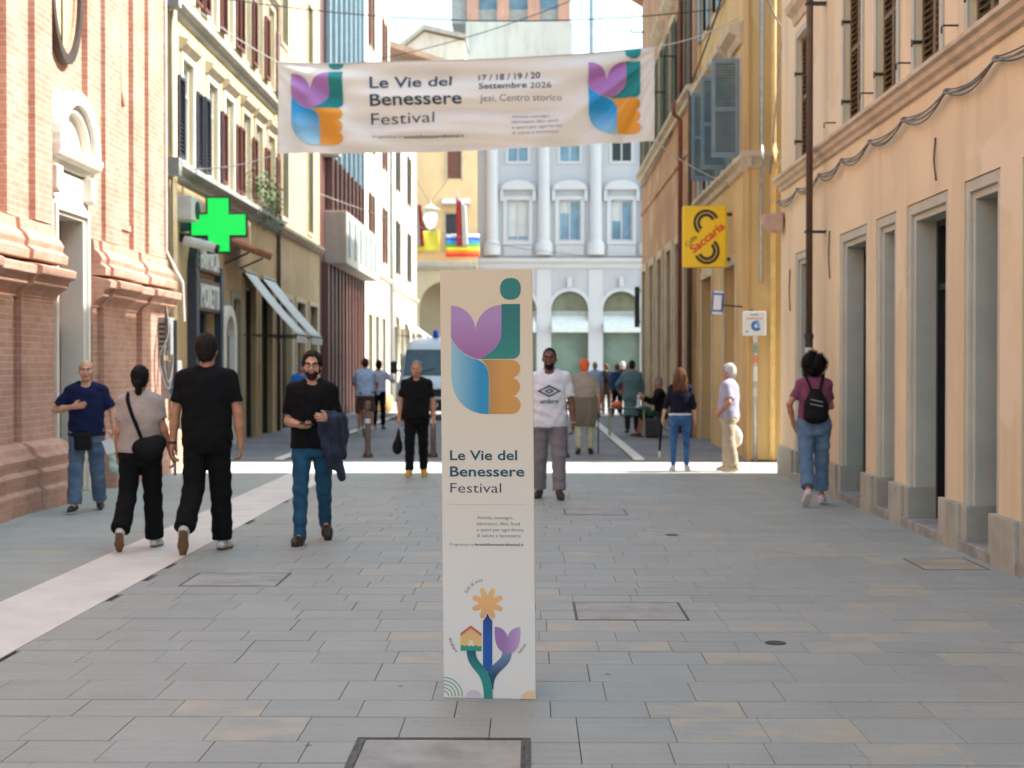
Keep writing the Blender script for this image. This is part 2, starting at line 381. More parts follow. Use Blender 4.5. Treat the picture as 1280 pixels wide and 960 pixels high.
# ================================================================ PEACH BUILDING (right, near)
m_peach = M('peach plaster', lin((223, 206, 173)), 0.9, 0.06, 0.9, 0.12, 40, streak=0.2, patch=.6)
m_greytrim = M('grey-green painted stone', lin((184, 186, 174)), 0.7, 0.07, 2.5, 0.12, 50)
m_plinth = M('grey plinth stone', lin((172, 172, 160)), 0.85, 0.12, 4, 0.3, 30, streak=0.25)
m_step = M('worn step stone', (0.34, 0.34, 0.32), 0.8, 0.2, 5, 0.3, 30)
m_darkdoor = M('dark door', (0.012, 0.012, 0.013), 0.35, 0.2, 6, 0.05)
m_shop = M('shop glass', (0.012, 0.013, 0.013), 0.08, 0.1, 1, 0, spec=.3)
m_louvre = M('weathered louvre wood', lin((128, 112, 84)), 0.75, 0.2, 9, 0.2, 60)
m_black = M('black iron', (0.02, 0.02, 0.02), 0.5, 0.1, 10, 0.05)
m_brownpipe = M('brown painted pipe', lin((92, 68, 55)), 0.45, 0.15, 6, 0.05)
m_cornice = M('grey-beige cornice stone', lin((204, 188, 164)), 0.85, 0.12, 3, 0.25, 30, streak=0.3)
XR = 3.77
F = R_FAC(XR)
PEACH = thing('peach_building', 'long peach plastered building with grey stone door frames and slatted shutters', 'building', (0, 0, 0))
doors = [(9.55, 10.95), (11.46, 12.41), (12.89, 14.29), (14.70, 15.55), (15.96, 17.36), (18.99, 20.25), (6.9, 8.3), (3.5, 4.9), (0.2, 1.6)]
wins = [(11.45, 12.28), (13.12, 13.98), (14.66, 15.50), (16.22, 17.10), (19.2, 20.12), (8.3, 9.2), (5.2, 6.1)]
ops = [(a, b, 0.0, 3.2, .5) for a, b in doors] + [(a, b, 4.50, 6.2, .3) for a, b in wins] + [(a, b, 8.0, 9.7, .3) for a, b in wins]
F.wall(MB(), -14, 21.39, 0, 10.5, 11, ops).build('wall', m_peach, PEACH)
F.prof(MB(), [(0, 4.2), (.04, 4.215), (.05, 4.26), (.09, 4.29), (.1, 4.34), (.14, 4.36), (.14, 4.405), (0, 4.43)], -14, 21.36).build('string_course', m_cornice, PEACH, bevel=.006)
F.prof(MB(), [(0, 10.2), (.1, 10.25), (.3, 10.5), (.5, 10.6), (.5, 10.75), (-11, 12.8), (-11, 10.5), (0, 10.5)], -14, 21.36).build('roof', M('roof tile', lin((170, 110, 80)), 0.9), PEACH)
for i, (a, b) in enumerate(doors):
    mb = MB(); F.frame(mb, a + .003, b - .003, 0.40, 3.195, .10, -.28, -.012); F.frame(mb, a + .10, b - .10, 0.40, 3.10, .07, -.28, -.045)
    dr = mb.build('door_frame', m_greytrim, PEACH, bevel=.008)
    mb = MB(); F.frame(mb, a + .17, b - .17, 0.10, 3.03, .06, -.33, -.25); F.bx(mb, a + .23, b - .23, 2.35, 2.41, -.33, -.26)
    mb.build('casing', m_darkdoor, dr)
    if i == 3:
        MB(); F.bx(MB(), a + .23, b - .23, .1, 2.97, -.36, -.30).build('panel', m_greytrim, dr)
    else:
        F.bx(MB(), a + .23, b - .23, .1, 2.35, -.36, -.30).build('door_leaf', m_darkdoor if i % 2 else m_shop, dr)
        F.bx(MB(), a + .23, b - .23, 2.41, 2.97, -.34, -.31).build('pane', m_shop, dr)
        F.bx(MB(), (a + b) / 2 - .01, (a + b) / 2 + .03, 1.0, 1.2, -.30, -.26).build('handle', m_black, dr)
    F.bx(MB(), a - .02, b + .02, -.02, .10, -.42, .055).build('doorstep', m_step, PEACH, bevel=.012)
ds = sorted(doors)
edges = [-14] + [v for d in ds for v in d] + [21.37]
for a, b in zip(edges[::2], edges[1::2]):
    a2 = a - .18 if a > -13 else a; b2 = b + .18 if b < 21.3 else b
    mb = MB(); F.bx(mb, a - .03 if a > -13 else a, b + .03 if b < 21.3 else b, -.05, .41, -.05, .06)
    if a > -13: F.bx(mb, a2, a - .031, -.05, .405, -.27, .03)
    if b < 21.3: F.bx(mb, b + .031, b2, -.05, .405, -.27, .03)
    mb.build('plinth_block', m_plinth, PEACH, bevel=.008)
for (a, b) in wins:
    for zo in (0, 3.5):
        mb = MB(); F.frame(mb, a - .10, b + .10, 4.45 + zo, 6.3 + zo, .10, 0, .022); wn = mb.build('window', m_greytrim, PEACH, bevel=.005)
        if zo: F.bx(MB(), a + .01, b - .01, 4.51 + zo, 6.19 + zo, -.2, -.16).build('shutter', m_louvre, wn); continue
        ym = (a + b) / 2; mb = MB()
        for p, q in ((a + .01, ym - .005), (ym + .005, b - .01)):
            F.frame(mb, p, q, 4.52, 6.19, .035, -.10, -.06, True); F.bx(mb, p + .035, q - .035, 5.33, 5.38, -.10, -.06)
        mb.build('shutter', m_louvre, wn)
        mb = MB()
        for p, q in ((a + .045, ym - .04), (ym + .04, b - .045)): F.slats(mb, p, q, 4.555, 5.33, -.08, .06, .05); F.slats(mb, p, q, 5.38, 6.15, -.08, .06, .05)
        mb.build('slats', m_louvre, wn, kind='stuff')
        F.bx(MB(), a + .01, b - .01, 4.51, 6.19, -.28, -.22).build('pane', m_shop, wn)
        for z in (4.75, 5.7):
            mb = MB(); F.bx(mb, b - .02, b + .03, z, z + .03, -.06, .035); F.bx(mb, b + .03, b + .05, z - .02, z + .05, .0, .035); mb.build('hinge', m_black, wn)
        F.prof(MB(), [(0, 6.42), (.03, 6.42), (.05, 6.52), (.13, 6.58), (.16, 6.66), (0, 6.72)], a - .18, b + .18).build('hood', m_cornice, wn, bevel=.005)
# drainpipe, cables, hooks
pp = MB(); yp = 18.2
pp.tube([F.P(yp, .205, 10.4), F.P(yp, .205, 6), F.P(yp, .205, 2.0)], .044, 12)
dp = pp.build('drainpipe', m_brownpipe, smooth=True); tag(dp, 'brown drainpipe running down the peach building front over its string course', 'drainpipe')
mb = MB(); mb.tube([F.P(yp, .205, 2.0), F.P(yp, .205, .0)], .05, 12); mb.lathe([(.06, 0), (.06, .06), (.05, .07)], F.P(yp, .205, 1.95), 14); mb.build('iron_foot', m_black, dp)
for z, h, c in ((1.72, .12, 'a'), (1.5, .07, 'b'), (1.25, .14, 'a')):
    mb = MB(); mb.lathe([(.0515, 0), (.0515, h)], F.P(yp, .205, z), 14); mb.build('sticker', M('pale sticker ' + c, (0.6, 0.6, 0.58) if c == 'a' else (0.45, 0.5, 0.55), 0.6), dp)
for z in (3.3, 6.2, 8.0): F.bx(MB(), yp - .055, yp + .055, z, z + .03, 0, .26).build('clamp', m_black, dp)
m_cable = M('grey cable', (0.25, 0.24, 0.22), 0.6, 0.2, 12)
m_cabled = M('dark cable', (0.06, 0.055, 0.05), 0.6, 0.2, 12)
def sag(p, q, s, n=10):
    p, q = Vector(p), Vector(q)
    return [p.lerp(q, i / n) - Vector((0, 0, s * 4 * (i / n) * (1 - i / n))) for i in range(n + 1)]
bund = thing('cable_bundle', 'grey bundle of cables looped under the string course of the peach building', 'cables', F.P(15, .05, 4.0))
inv = Vector(F.P(15, .05, 4.0))
anch = [4.0, 6.2, 8.2, 9.9, 11.4, 12.75, 14.2, 15.6, 17.0, 18.3, 19.8, 21.3]
for k in range(4):
    mb = MB()
    for a, b in zip(anch, anch[1:]):
        mb.tube([Vector(p) - inv for p in sag(F.P(a, .04 + .014 * k, 4.07 - .012 * k), F.P(b, .04 + .014 * k, 4.07 - .012 * k), .05 + .035 * (k % 3) + rng(0, .03), 12)], .006 + .003 * (k % 2), 6)
    mb.build('cable', m_cable if k % 2 else m_cabled, bund)
for a in anch: MB().lathe([(.022, -.04), (.03, 0), (.022, .04)], Vector(F.P(a, .06, 4.05)) - inv, 10, 'Y').build('tie', m_cable, bund)
for yv in (12.6, 14.15, 15.7, 17.6, 10.9):
    t = MB().tube([F.P(yv, 0, 4.60), F.P(yv, .13, 4.60), F.P(yv, .145, 4.585), F.P(yv, .145, 4.53)], .009, 6).build('iron_hook', m_black); tag(t, 'bent black iron hook sticking out above the string course of the peach building', 'hook', 'iron hooks on the peach building')
for (yv, z0, z1) in ((13.25, 3.32, 3.72), (20.6, 2.4, 3.0), (17.9, 2.7, 3.3)):
    t = MB().tube([F.P(yv, .012, z1), F.P(yv + .02, .02, (z0 + z1) / 2), F.P(yv - .02, .012, z0)], .009, 5).build('loose_wire', m_cabled); tag(t, {13.25: 'thin loose wire hanging just above a wide doorway of the peach building', 20.6: 'thin loose wire on the peach plaster between the corner speaker box and the last doorway', 17.9: 'thin loose wire close beside the brown drainpipe on the peach wall'}[yv], 'wire')
t = thing('wall_speaker', 'pinkish rounded box fixed at the corner of the peach building by the alley', 'speaker box', F.P(21.2, 0, 3.72))
mb = MB(); mb.prism([(-.02, .17), (-.34, .12), (-.30, -.02), (-.2, -.12), (-.02, -.14)], lambda u, v, d: (u, d, v), -.15, .12); mb.build('housing', M('pinkish plastic', lin((205, 170, 150)), 0.6), t, bevel=.03)
MB().box(-.025, 0.01, -.08, .05, -.05, .08).build('bracket', m_black, t)

# ================================================================ YELLOW BUILDING (right, past the alley)
m_yellow = M('ochre yellow plaster', lin((212, 180, 124)), 0.9, 0.07, 0.8, 0.12, 40, streak=0.15, patch=.4)
m_ypil = M('ochre brown plaster', lin((196, 158, 104)), 0.9, 0.07, 0.8, 0.12, 40, streak=0.2)
m_pframe = M('pale stone frame', lin((205, 185, 155)), 0.85, 0.1, 3, 0.2, 30, streak=0.2)
m_bluesh = M('blue-grey shutter paint', lin((120, 140, 148)), 0.6, 0.08, 6, 0.1, 50)
m_brdoor = M('brown-grey door', lin((128, 108, 92)), 0.6, 0.1, 4, 0.1)
XB = 3.7; FB = R_FAC(XB)
YEL = thing('yellow_building', 'ochre yellow building past the alley with open blue-grey shutters', 'building', (0, 0, 0))
bw = [(25.0, 25.95), (26.55, 27.5), (28.1, 29.05), (29.6, 30.5)]
bd = [(25.55, 27.1), (28.85, 30.6)]
ops = [(a, b, 0, 3.45, .35) for a, b in bd] + [(a, b, 5.3, 7.0, .25) for a, b in bw] + [(a, b, 8.6, 10.3, .25) for a, b in bw]
FB.wall(MB(), 23.9, 31.19, 0, 13.2, 11, ops).build('wall', m_yellow, YEL)
FB.prof(MB(), [(0, 13.0), (.45, 13.25), (.45, 13.4), (-11, 15.2), (-11, 13.2), (0, 13.2)], 23.93, 31.17).build('roof', MATS['roof tile'], YEL)
for (p, q) in ((23.88, 24.45), (30.75, 31.18)): FB.bx(MB(), p, q, 0, 12.98, 0, .05).build('corner_pilaster', m_ypil, YEL)
cp = [(0, 4.92), (.06, 4.95), (.08, 5.05), (.17, 5.1), (.17, 5.17), (0, 5.2)]
FB.prof(MB(), cp, 23.75, 31.17).build('string_course', m_cornice, YEL, bevel=.006)
mb = MB(); mb.prism(cp, lambda d, z, x: (x, 23.9 - d, z), XB - .16, XB + 8); mb.build('string_course', m_cornice, YEL)
for (a, b) in bd:
    fr = FB.frame(MB(), a - .16, b + .16, 0, 3.62, .18, -.02, .03).build('door_frame', m_pframe, YEL, bevel=.008)
    FB.bx(MB(), a + .02, b - .02, .05, 3.43, -.33, -.24).build('door_leaf', m_brdoor, fr)
for i, (a, b) in enumerate(bw):
    for zo in (0, 3.3):
        wn = FB.frame(MB(), a - .12, b + .12, 5.22 + zo, 7.1 + zo, .12, 0, .03, True).build('window', m_pframe, YEL, bevel=.006)
        FB.bx(MB(), a + .01, b - .01, 5.31 + zo, 6.99 + zo, -.24, -.16).build('pane', m_shop, wn)
        FB.frame(MB(), a + .012, b - .012, 5.312 + zo, 6.988 + zo, .06, -.2, -.12, True).build('sash', m_pframe, wn)
        FB.prof(MB(), [(0, 7.2 + zo), (.06, 7.22 + zo), (.1, 7.34 + zo), (.24, 7.42 + zo), (.26, 7.52 + zo), (0, 7.6 + zo)], a - .2, b + .2).build('hood', m_cornice, wn, bevel=.006)
        # leaf swung straight out from the wall, face towards the alley, and its partner folded flat
        lw = .48; mb = MB(); y0 = a - .03
        x1 = XB - .04; x0 = x1 - lw
        if zo or i == 3: x0 = x1 - .07
        for p, q, r_, s_ in ((x0, x0 + .07, 5.25, 6.98), (x1 - .07, x1, 5.25, 6.98), (x0 + .07, x1 - .07, 6.9, 6.98), (x0 + .07, x1 - .07, 5.25, 5.35), (x0 + .07, x1 - .07, 6.06, 6.14)): mb.box(p, q, y0 - .02, y0 + .02, r_ + zo, s_ + zo)
        mb.build('shutter', m_bluesh, wn, bevel=.004)
        if x1 - x0 > .3:
            mb = MB()
            for za, zb in ((5.35, 6.06), (6.14, 6.9)):
                n = 16
                for k in range(n):
                    z = za + (k + .5) * (zb - za) / n
                    mb.obox(((x0 + x1) / 2, y0, z), ((x1 - x0) / 2 - .07, 0, 0), (0, .018, -.014), (0, .003, .004))
            mb.build('slats', m_bluesh, wn, kind='stuff')
        mb = MB(); FB.bx(mb, b + .03, b + .03 + lw * .9, 5.25 + zo, 6.98 + zo, .035, .07); mb.build('shutter', m_bluesh, wn, bevel=.004)
# the alley flank: pipes
m_zinc = M('zinc pipe', (0.42, 0.42, 0.41), 0.4, 0.12, 8, 0.05, metal=0.6)
m_cream = M('cream pipe', lin((225, 190, 120)), 0.55, 0.1, 6, 0.05)
t = MB().tube([(XB + .16, 23.80, 11.5), (XB + .16, 23.80, 5.35), (XB + .16, 23.65, 5.15), (XB + .16, 23.65, 4.9), (XB + .16, 23.80, 4.75), (XB + .16, 23.80, 3.0)], .03, 10).build('conduit', m_zinc, smooth=True); tag(t, 'grey metal conduit on the alley flank of the yellow building', 'pipe')
t = MB().tube([(XB + .36, 23.80, 13), (XB + .36, 23.80, 5.35), (XB + .36, 23.65, 5.15), (XB + .36, 23.65, 4.9), (XB + .36, 23.80, 4.75), (XB + .36, 23.80, .03)], .05, 10).build('drainpipe', m_cream, smooth=True); tag(t, 'cream drainpipe on the alley flank of the yellow building', 'drainpipe')
t = thing('sticker_pole', 'slim pipe covered in stickers at the corner of the yellow building', 'pipe', (XB + .07, 23.80, 0))
MB().tube([(0, 0, 0.0), (0, 0, 2.5)], .035, 10).build('pipe', m_zinc, t, smooth=True)
for z, h, c in ((2.0, .18, (0.6, 0.62, 0.6)), (1.82, .14, (0.15, 0.3, 0.25)), (1.66, .13, (0.6, 0.2, 0.12)), (1.35, .25, (0.62, 0.62, 0.6)), (1.1, .15, (0.5, 0.5, 0.5))):
    MB().lathe([(.037, 0), (.037, h)], (0, 0, z), 12).build('sticker', M_plain('sticker%d' % int(z * 100), c, .6), t)
t = MB().tube(sag((XB + .0, 23.72, 8.6), (XB + .5, 23.72, 7.2), .2) + sag((XB + .5, 23.72, 7.2), (XB + .3, 23.75, 4.8), .0)[1:], .014, 6).build('flank_cable', m_cable); tag(t, 'cable drooping down the flank of the yellow building', 'cable')

# ================================================================ BROWN BUILDING (right, far)
m_brown = M('brown-orange plaster', lin((190, 145, 108)), 0.92, 0.14, 0.9, 0.2, 30, streak=0.3, patch=.6)
m_greensh = M('grey-green shutter paint', lin((112, 118, 100)), 0.7, 0.12, 6, 0.1)
XC = 3.62; FC = R_FAC(XC)
BRN = thing('brown_building', 'weathered brown-orange building with tall stone-framed shop openings', 'building', (0, 0, 0))
cd = [(31.7, 33.0), (33.7, 35.0), (36.0, 37.3), (38.6, 40.0), (41.2, 42.6), (43.8, 45.2)]
cw = [(32.6, 33.7), (35.6, 36.7), (38.6, 39.7), (41.6, 42.7), (44.2, 45.2)]
ops = [(a, b, 0, 4.55, .4) for a, b in cd] + [(a, b, 7.9, 10.2, .25) for a, b in cw]
FC.wall(MB(), 31.2, 46, 0, 13.4, 11, ops).build('wall', m_brown, BRN)
FC.prof(MB(), [(0, 13.2), (.5, 13.5), (.5, 13.65), (-11, 15.2), (-11, 13.4), (0, 13.4)], 31.22, 46.1).build('roof', MATS['roof tile'], BRN)
FC.prof(MB(), [(0, 7.5), (.08, 7.52), (.1, 7.62), (.2, 7.68), (.2, 7.76), (0, 7.8)], 31.22, 46.1).build('string_course', m_cornice, BRN)
FC.prof(MB(), [(0, 6.42), (.05, 6.44), (.05, 6.54), (0, 6.56)], 31.22, 46.05).build('string_course', m_brown, BRN)
for (a, b) in cd:
    fr = FC.frame(MB(), a - .2, b + .2, 0, 4.78, .22, -.02, .07).build('door_frame', m_pframe, BRN, bevel=.01)
    FC.bx(MB(), a + .03, b - .03, .05, 4.5, -.39, -.18).build('door_leaf', m_shop, fr)
    FC.frame(MB(), a + .032, b - .032, .05, 4.48, .08, -.30, -.12).build('casing', m_brdoor, fr)
for (a, b) in cw:
    wn = FC.frame(MB(), a - .15, b + .15, 7.82, 10.4, .15, 0, .05).build('window', m_pframe, BRN)
    FC.bx(MB(), a + .01, b - .01, 7.92, 10.18, -.24, -.15).build('pane', m_shop, wn)
    for p, q in ((a - .55, a - .02), (b + .02, b + .55)):
        FC.bx(FC.frame(MB(), p, q, 7.9, 10.15, .06, .052, .09, True), p + .06, q - .06, 7.96, 10.09, .05, .056).build('shutter', m_greensh, wn)
        FC.slats(MB(), p + .06, q - .06, 7.96, 10.09, .075, .08, .04).build('slats', m_greensh, wn, kind='stuff')
    FC.prof(MB(), [(0, 10.55), (.1, 10.6), (.25, 10.75), (.25, 10.85), (0, 10.9)], a - .25, b + .25).build('hood', m_cornice, wn)
t = MB().tube([FC.P(33.35, .1, 13), FC.P(33.35, .1, 7.9), FC.P(33.35, .26, 7.72), FC.P(33.35, .26, 7.5), FC.P(33.35, .1, 7.35), FC.P(33.35, .1, .03)], .055, 10).build('drainpipe', M('rust pipe', lin((140, 72, 52)), 0.6, 0.2, 8), smooth=True); tag(t, 'rust red drainpipe on the brown building', 'drainpipe')
t = MB().tube([FC.P(31.35, .1, 13), FC.P(31.35, .1, .03)], .05, 10).build('drainpipe', m_brownpipe, smooth=True); tag(t, 'dark drainpipe where the yellow and the brown building meet', 'drainpipe')
t = thing('corner_shop_sign', 'narrow black hanging sign at the far corner of the brown building', 'sign', FC.P(45.6, 0, 3.6))
MB().box(-.26, -.10, -.05, .05, -.75, .55).build('panel', m_black, t, bevel=.02); MB().box(-.10, .0, -.02, .02, .4, .44).build('bracket', m_black, t); MB().box(-.10, .0, -.02, .02, -.6, -.56).build('bracket', m_black, t)
for k, (yv, z) in enumerate(((45.3, 12.2), (43, 10.9), (40.5, 9.4), (38.0, 8.9), (35, 9.2))):
    t = thing('wall_bracket', 'small rusty iron bracket on the upper brown wall', 'bracket', FC.P(yv, 0, z), group='iron brackets on the brown building')
    MB().box(-.4, .0, -.02, .02, -.02, .02).build('arm', m_black, t); MB().box(-.42, -.38, -.03, .03, -.02, .14).build('peg', m_black, t)
# cables on yellow/brown fronts
t = MB().tube(sag((XB - .05, 24.2, 9.2), (XC - .05, 31, 7.9), .15) + sag((XC - .05, 31, 7.9), (XC - .05, 45.5, 7.3), .2)[1:], .02, 6).build('front_cable', m_cabled); tag(t, 'dark cable running along the yellow and brown fronts', 'cable')
# ================================================================ CHURCH (left, near)
m_brick = M_brick('church brick', lin((198, 155, 137)), lin((183, 136, 116)), lin((202, 176, 160)))
m_brick_pale = M_brick('pale rubbed brick', lin((201, 157, 137)), lin((188, 139, 118)), lin((206, 178, 160)), b=0.25)
m_terra = M_brick('terracotta moulding', lin((203, 161, 141)), lin((190, 144, 123)), lin((201, 172, 154)), .15, .07, .006, .3)
m_marble = M('white marble', lin((226, 220, 208)), 0.6, 0.05, 2, 0.12, 50, streak=0.12)
m_oak = M('dark oak door', lin((112, 84, 70)), 0.6, 0.2, 9, 0.2)
FL = L_FAC(-5.82)
CH = thing('brick_church', 'pink brick church front with stepped pilasters and terracotta mouldings', 'church', (0, 0, 0))
FL.wall(MB(), -6, 22.2, 0, 12.5, 12, [(17.1, 18.3, 0, 3.55, .7)]).build('wall', m_brick_pale, CH)
def pil(a, b, d, d0=0.0, z0=3.28, z1=12.4): return FL.bx(MB(), a, b, z0, z1, d0, d).build('pilaster', m_brick_pale, CH)
pil(15.55, 16.95, .09); pil(16.22, 16.80, .17, .09)
pil(18.45, 19.95, .08); pil(19.02, 19.75, .14, .08)
pil(20.62, 22.2, .07); pil(21.22, 22.199, .13, .07)
pil(13.0, 14.6, .09); pil(13.4, 14.2, .17, .09); pil(9.5, 11.5, .09); pil(5, 7, .09)
# recessed panel frame between the right hand pilasters
mb = MB(); a, b, z0, z1 = 19.95, 20.62, 3.55, 5.05
FL.bx(mb, a + .02, a + .12, z0, z1, 0, .035); FL.bx(mb, a + .12, b - .02, z0, z0 + .08, 0, .035); mb.build('panel_moulding', m_terra, CH)
mb = MB(); pts = [FL.P(20.12, .02, 12), FL.P(20.12, .02, 5.75), FL.P(20.16, .02, 5.5), FL.P(20.3, .02, 5.32)]; mb.tube(pts, .03, 8); mb.build('panel_moulding', m_terra, CH)
# pedestals, string course, pilaster bases
def ringed(a, b, prof, name, mat, steps=()):
    """profile swept along y with returned ends; steps: (a, b, extra projection)"""
    mb = MB(); FL.prof(mb, prof, a, b)
    o = mb.build(name, mat, CH, bevel=.008)
    for (p, q, e) in steps:
        mb = MB(); FL.prof(mb, [(d + (e if d > 0.02 else 0), z + .003) for d, z in prof], p, q); mb.build(name, mat, CH, bevel=.008)
course = [(0, 2.36), (.10, 2.38), (.14, 2.46), (.24, 2.52), (.26, 2.6), (.34, 2.63), (.35, 2.72), (.30, 2.74), (0, 2.80)]
for a, b, st in ((8.0, 17.0, ((15.75, 16.92, .07), (13.0, 14.6, .07))), (18.55, 22.2, ((18.8, 19.9, .06), (20.7, 22.19, .06)))):
    ringed(a, b, course, 'string_course', m_terra, st)
    ringed(a + .05, b - .01 if b > 20 else b - .05, [(0, 2.8), (.26, 2.8), (.27, 2.9), (.2, 2.95), (.22, 3.02), (.17, 3.1), (.12, 3.14), (.11, 3.26), (0, 3.3)], 'pilaster_base', m_terra, [(p, q, .05) for p, q, e in st])
    ringed(a + .02, b - .01 if b > 20 else b - .04, [(0, -.05), (.40, -.05), (.40, .22), (.36, .26), (.38, .42), (.33, .46), (.35, .58), (.28, .62), (.24, .70), (.16, .74), (0, .76)], 'plinth', m_terra, [(p, q, .05) for p, q, e in st])
for (a, b) in ((8.05, 15.5), (15.78, 16.88), (18.85, 19.88), (20.72, 22.17)):
    FL.bx(MB(), a, b, .72, 2.38, 0, .16).build('pedestal', m_brick, CH)
for (a, b) in ((15.5, 15.78), (18.62, 18.85), (19.88, 20.72)):
    FL.bx(MB(), a, b, .72, 2.38, 0, .08).build('pedestal', m_brick, CH)
# marble portal
po = thing('marble_portal', 'white marble doorway with arched hood on the brick church', 'doorway', FL.P(17.6, 0, 0))
L0 = Vector(FL.P(17.6, 0, 0))
class Loc(Fac):
    def __init__(s, F, org): s.F = F; s.o = Vector(org); s.X = F.X - org[0]; s.s = F.s
    def P(s, y, d, z): v = Vector(s.F.P(y, d, z)) - s.o; return (v.x, v.y, v.z)
    def bx(s, mb, y0, y1, z0, z1, d0, d1): return mb.box(s.X + s.s * d0, s.X + s.s * d1, y0 - s.o.y, y1 - s.o.y, z0 - s.o.z, z1 - s.o.z)
FP = Loc(FL, L0)
mb = MB(); FP.bx(mb, 17.0, 17.2, 0, 3.45, -.3, .10); FP.bx(mb, 18.2, 18.42, 0, 3.45, -.3, .10); FP.bx(mb, 17.0, 18.42, 3.45, 3.66, -.3, .10); mb.build('jamb', m_marble, po, bevel=.012)
mb = MB(); FP.bx(mb, 17.05, 17.12, 0, 3.5, .10, .14); FP.bx(mb, 18.28, 18.36, 0, 3.5, .10, .14); FP.bx(mb, 17.05, 18.36, 3.5, 3.58, .10, .14); mb.build('architrave', m_marble, po, bevel=.008)
FP.bx(MB(), 16.98, 18.44, 3.665, 4.0, 0, .08).build('frieze', m_marble, po, bevel=.008)
for a in (16.92, 18.24):
    FP.outline(MB(), [(a, 3.72), (a + .1, 3.68), (a + .2, 3.72), (a + .2, 4.02), (a, 4.02)], .0, .2).build('bracket', m_marble, po, bevel=.02)
FP.prof(MB(), [(0, 4.02), (.12, 4.03), (.16, 4.1), (.24, 4.13), (.27, 4.2), (.27, 4.25), (0, 4.27)], 16.82, 18.5).build('cornice', m_marble, po, bevel=.006)
for r0, r1, d in ((.62, .80, .25), (.52, .62, .18), (.0, .52, .08)):
    pts = [(17.66 + r1 * math.cos(R(t)), 4.27 + r1 * .92 * math.sin(R(t))) for t in range(0, 181, 9)]
    if r0 > 0: pts += [(17.66 + r0 * math.cos(R(t)), 4.27 + r0 * .92 * math.sin(R(t))) for t in range(180, -1, -9)]
    mb = MB()
    if r0 > 0:
        n = 21
        for i in range(n - 1):
            q = [pts[i], pts[i + 1], pts[2 * n - 2 - i], pts[2 * n - 1 - i]]; FP.outline(mb, q, 0, d)
    else: FP.outline(mb, pts, 0, d)
    mb.build('arch_ring' if r0 > 0 else 'tympanum', m_marble, po)
FP.bx(MB(), 17.21, 18.19, 0.01, 3.44, -.6, -.20).build('door_leaf', m_oak, po)
for z in (.5, 1.5, 2.5): FP.bx(MB(), 17.3, 18.1, z, z + .75, -.20, -.175).build('door_panel', m_oak, po, bevel=.02)
# oval window
ov = thing('oval_window', 'tall oval window in a dark moulded frame above the marble doorway', 'window', FL.P(17.62, 0, 6.35))
def oval(ry, rz, n=40): return [(ry * math.cos(2 * math.pi * i / n), rz * math.sin(2 * math.pi * i / n)) for i in range(n)]
def oring(mb, o, i, d0, d1):
    n = len(o)
    for k in range(n): mb.prism([o[k], o[(k + 1) % n], i[(k + 1) % n], i[k]], lambda y, z, d: (d, y, z), d0, d1)
oring(mb := MB(), oval(.60, 1.0), oval(.50, .88), -.02, .10); mb.build('frame', M('dark bronze frame', lin((70, 60, 52)), 0.6), ov)
oring(mb := MB(), oval(.50, .88), oval(.44, .80), -.02, .05); mb.build('inner_frame', m_terra, ov)
MB().prism(oval(.45, .81), lambda y, z, d: (d, y, z), -.02, .012).build('pane', M('cream leaded glass', lin((215, 190, 150)), 0.3, 0.1, 6), ov)
mb = MB(); mb.box(.012, .03, -.012, .012, -.8, .8); mb.box(.012, .03, -.44, .44, -.012, .012); mb.build('glazing_bar', MATS['dark bronze frame'], ov)
# meter boxes, sign pole and cables at the church corner
m_gbox = M('grey box paint', (0.34, 0.34, 0.33), 0.5, 0.1, 6, .05)
t = thing('junction_box', 'grey junction box with slatted front on the corner of the church', 'electric box', FL.P(21.75, .2, 2.05))
MB().box(-.05, .14, -.16, .16, -.28, .3).build('casing', m_gbox, t, bevel=.012)
mb = MB()
for k in range(6): mb.box(-.02, .11, -.175, -.16, -.2 + k * .075, -.165 + k * .075)
mb.build('vent', m_black, t)
t = thing('meter_box', 'grey meter box with two round blue stickers on the church corner', 'electric box', FL.P(21.9, .2, 1.35))
MB().box(-.05, .22, -.14, .14, -.25, .34).build('casing', m_gbox, t, bevel=.012)
for z in (.0, -.13): MB().lathe([(.05, 0), (.05, -.006)], (.14, -.141, z), 20, 'Y').build('sticker', M_plain('blue sticker', (0.03, 0.16, 0.42), .5), t)
t = MB().tube([FL.P(21.62, .42, 2.3), FL.P(21.62, .42, .03)], .03, 10).build('iron_post', m_black); tag(t, 'black iron post in front of the church corner under the boxes', 'post')
t = thing('corner_cables', 'loops of grey cable hanging from the boxes on the church corner', 'cables', FL.P(21.5, .3, 2.0))
for k in range(4):
    mb = MB(); mb.tube(smooth_path([(-.05, .2, .6), (.02 * k, -.02 * k, .1), (.03 - .03 * k, -.06 - .03 * k, -.3), (.06, -.05, -.60 - .05 * k), (.1, .1, -.2)]), .011, 6); mb.build('cable', m_cable if k % 2 else m_cabled, t)
t = MB().tube([FL.P(22.12, .16, 12), FL.P(22.12, .16, 3.4), FL.P(22.1, .42, 2.9), FL.P(22.1, .44, 2.3)], .02, 8).build('conduit', M('white conduit', (0.6, 0.6, 0.58), .5)); tag(t, 'thin white conduit down the end of the brick church', 'pipe')

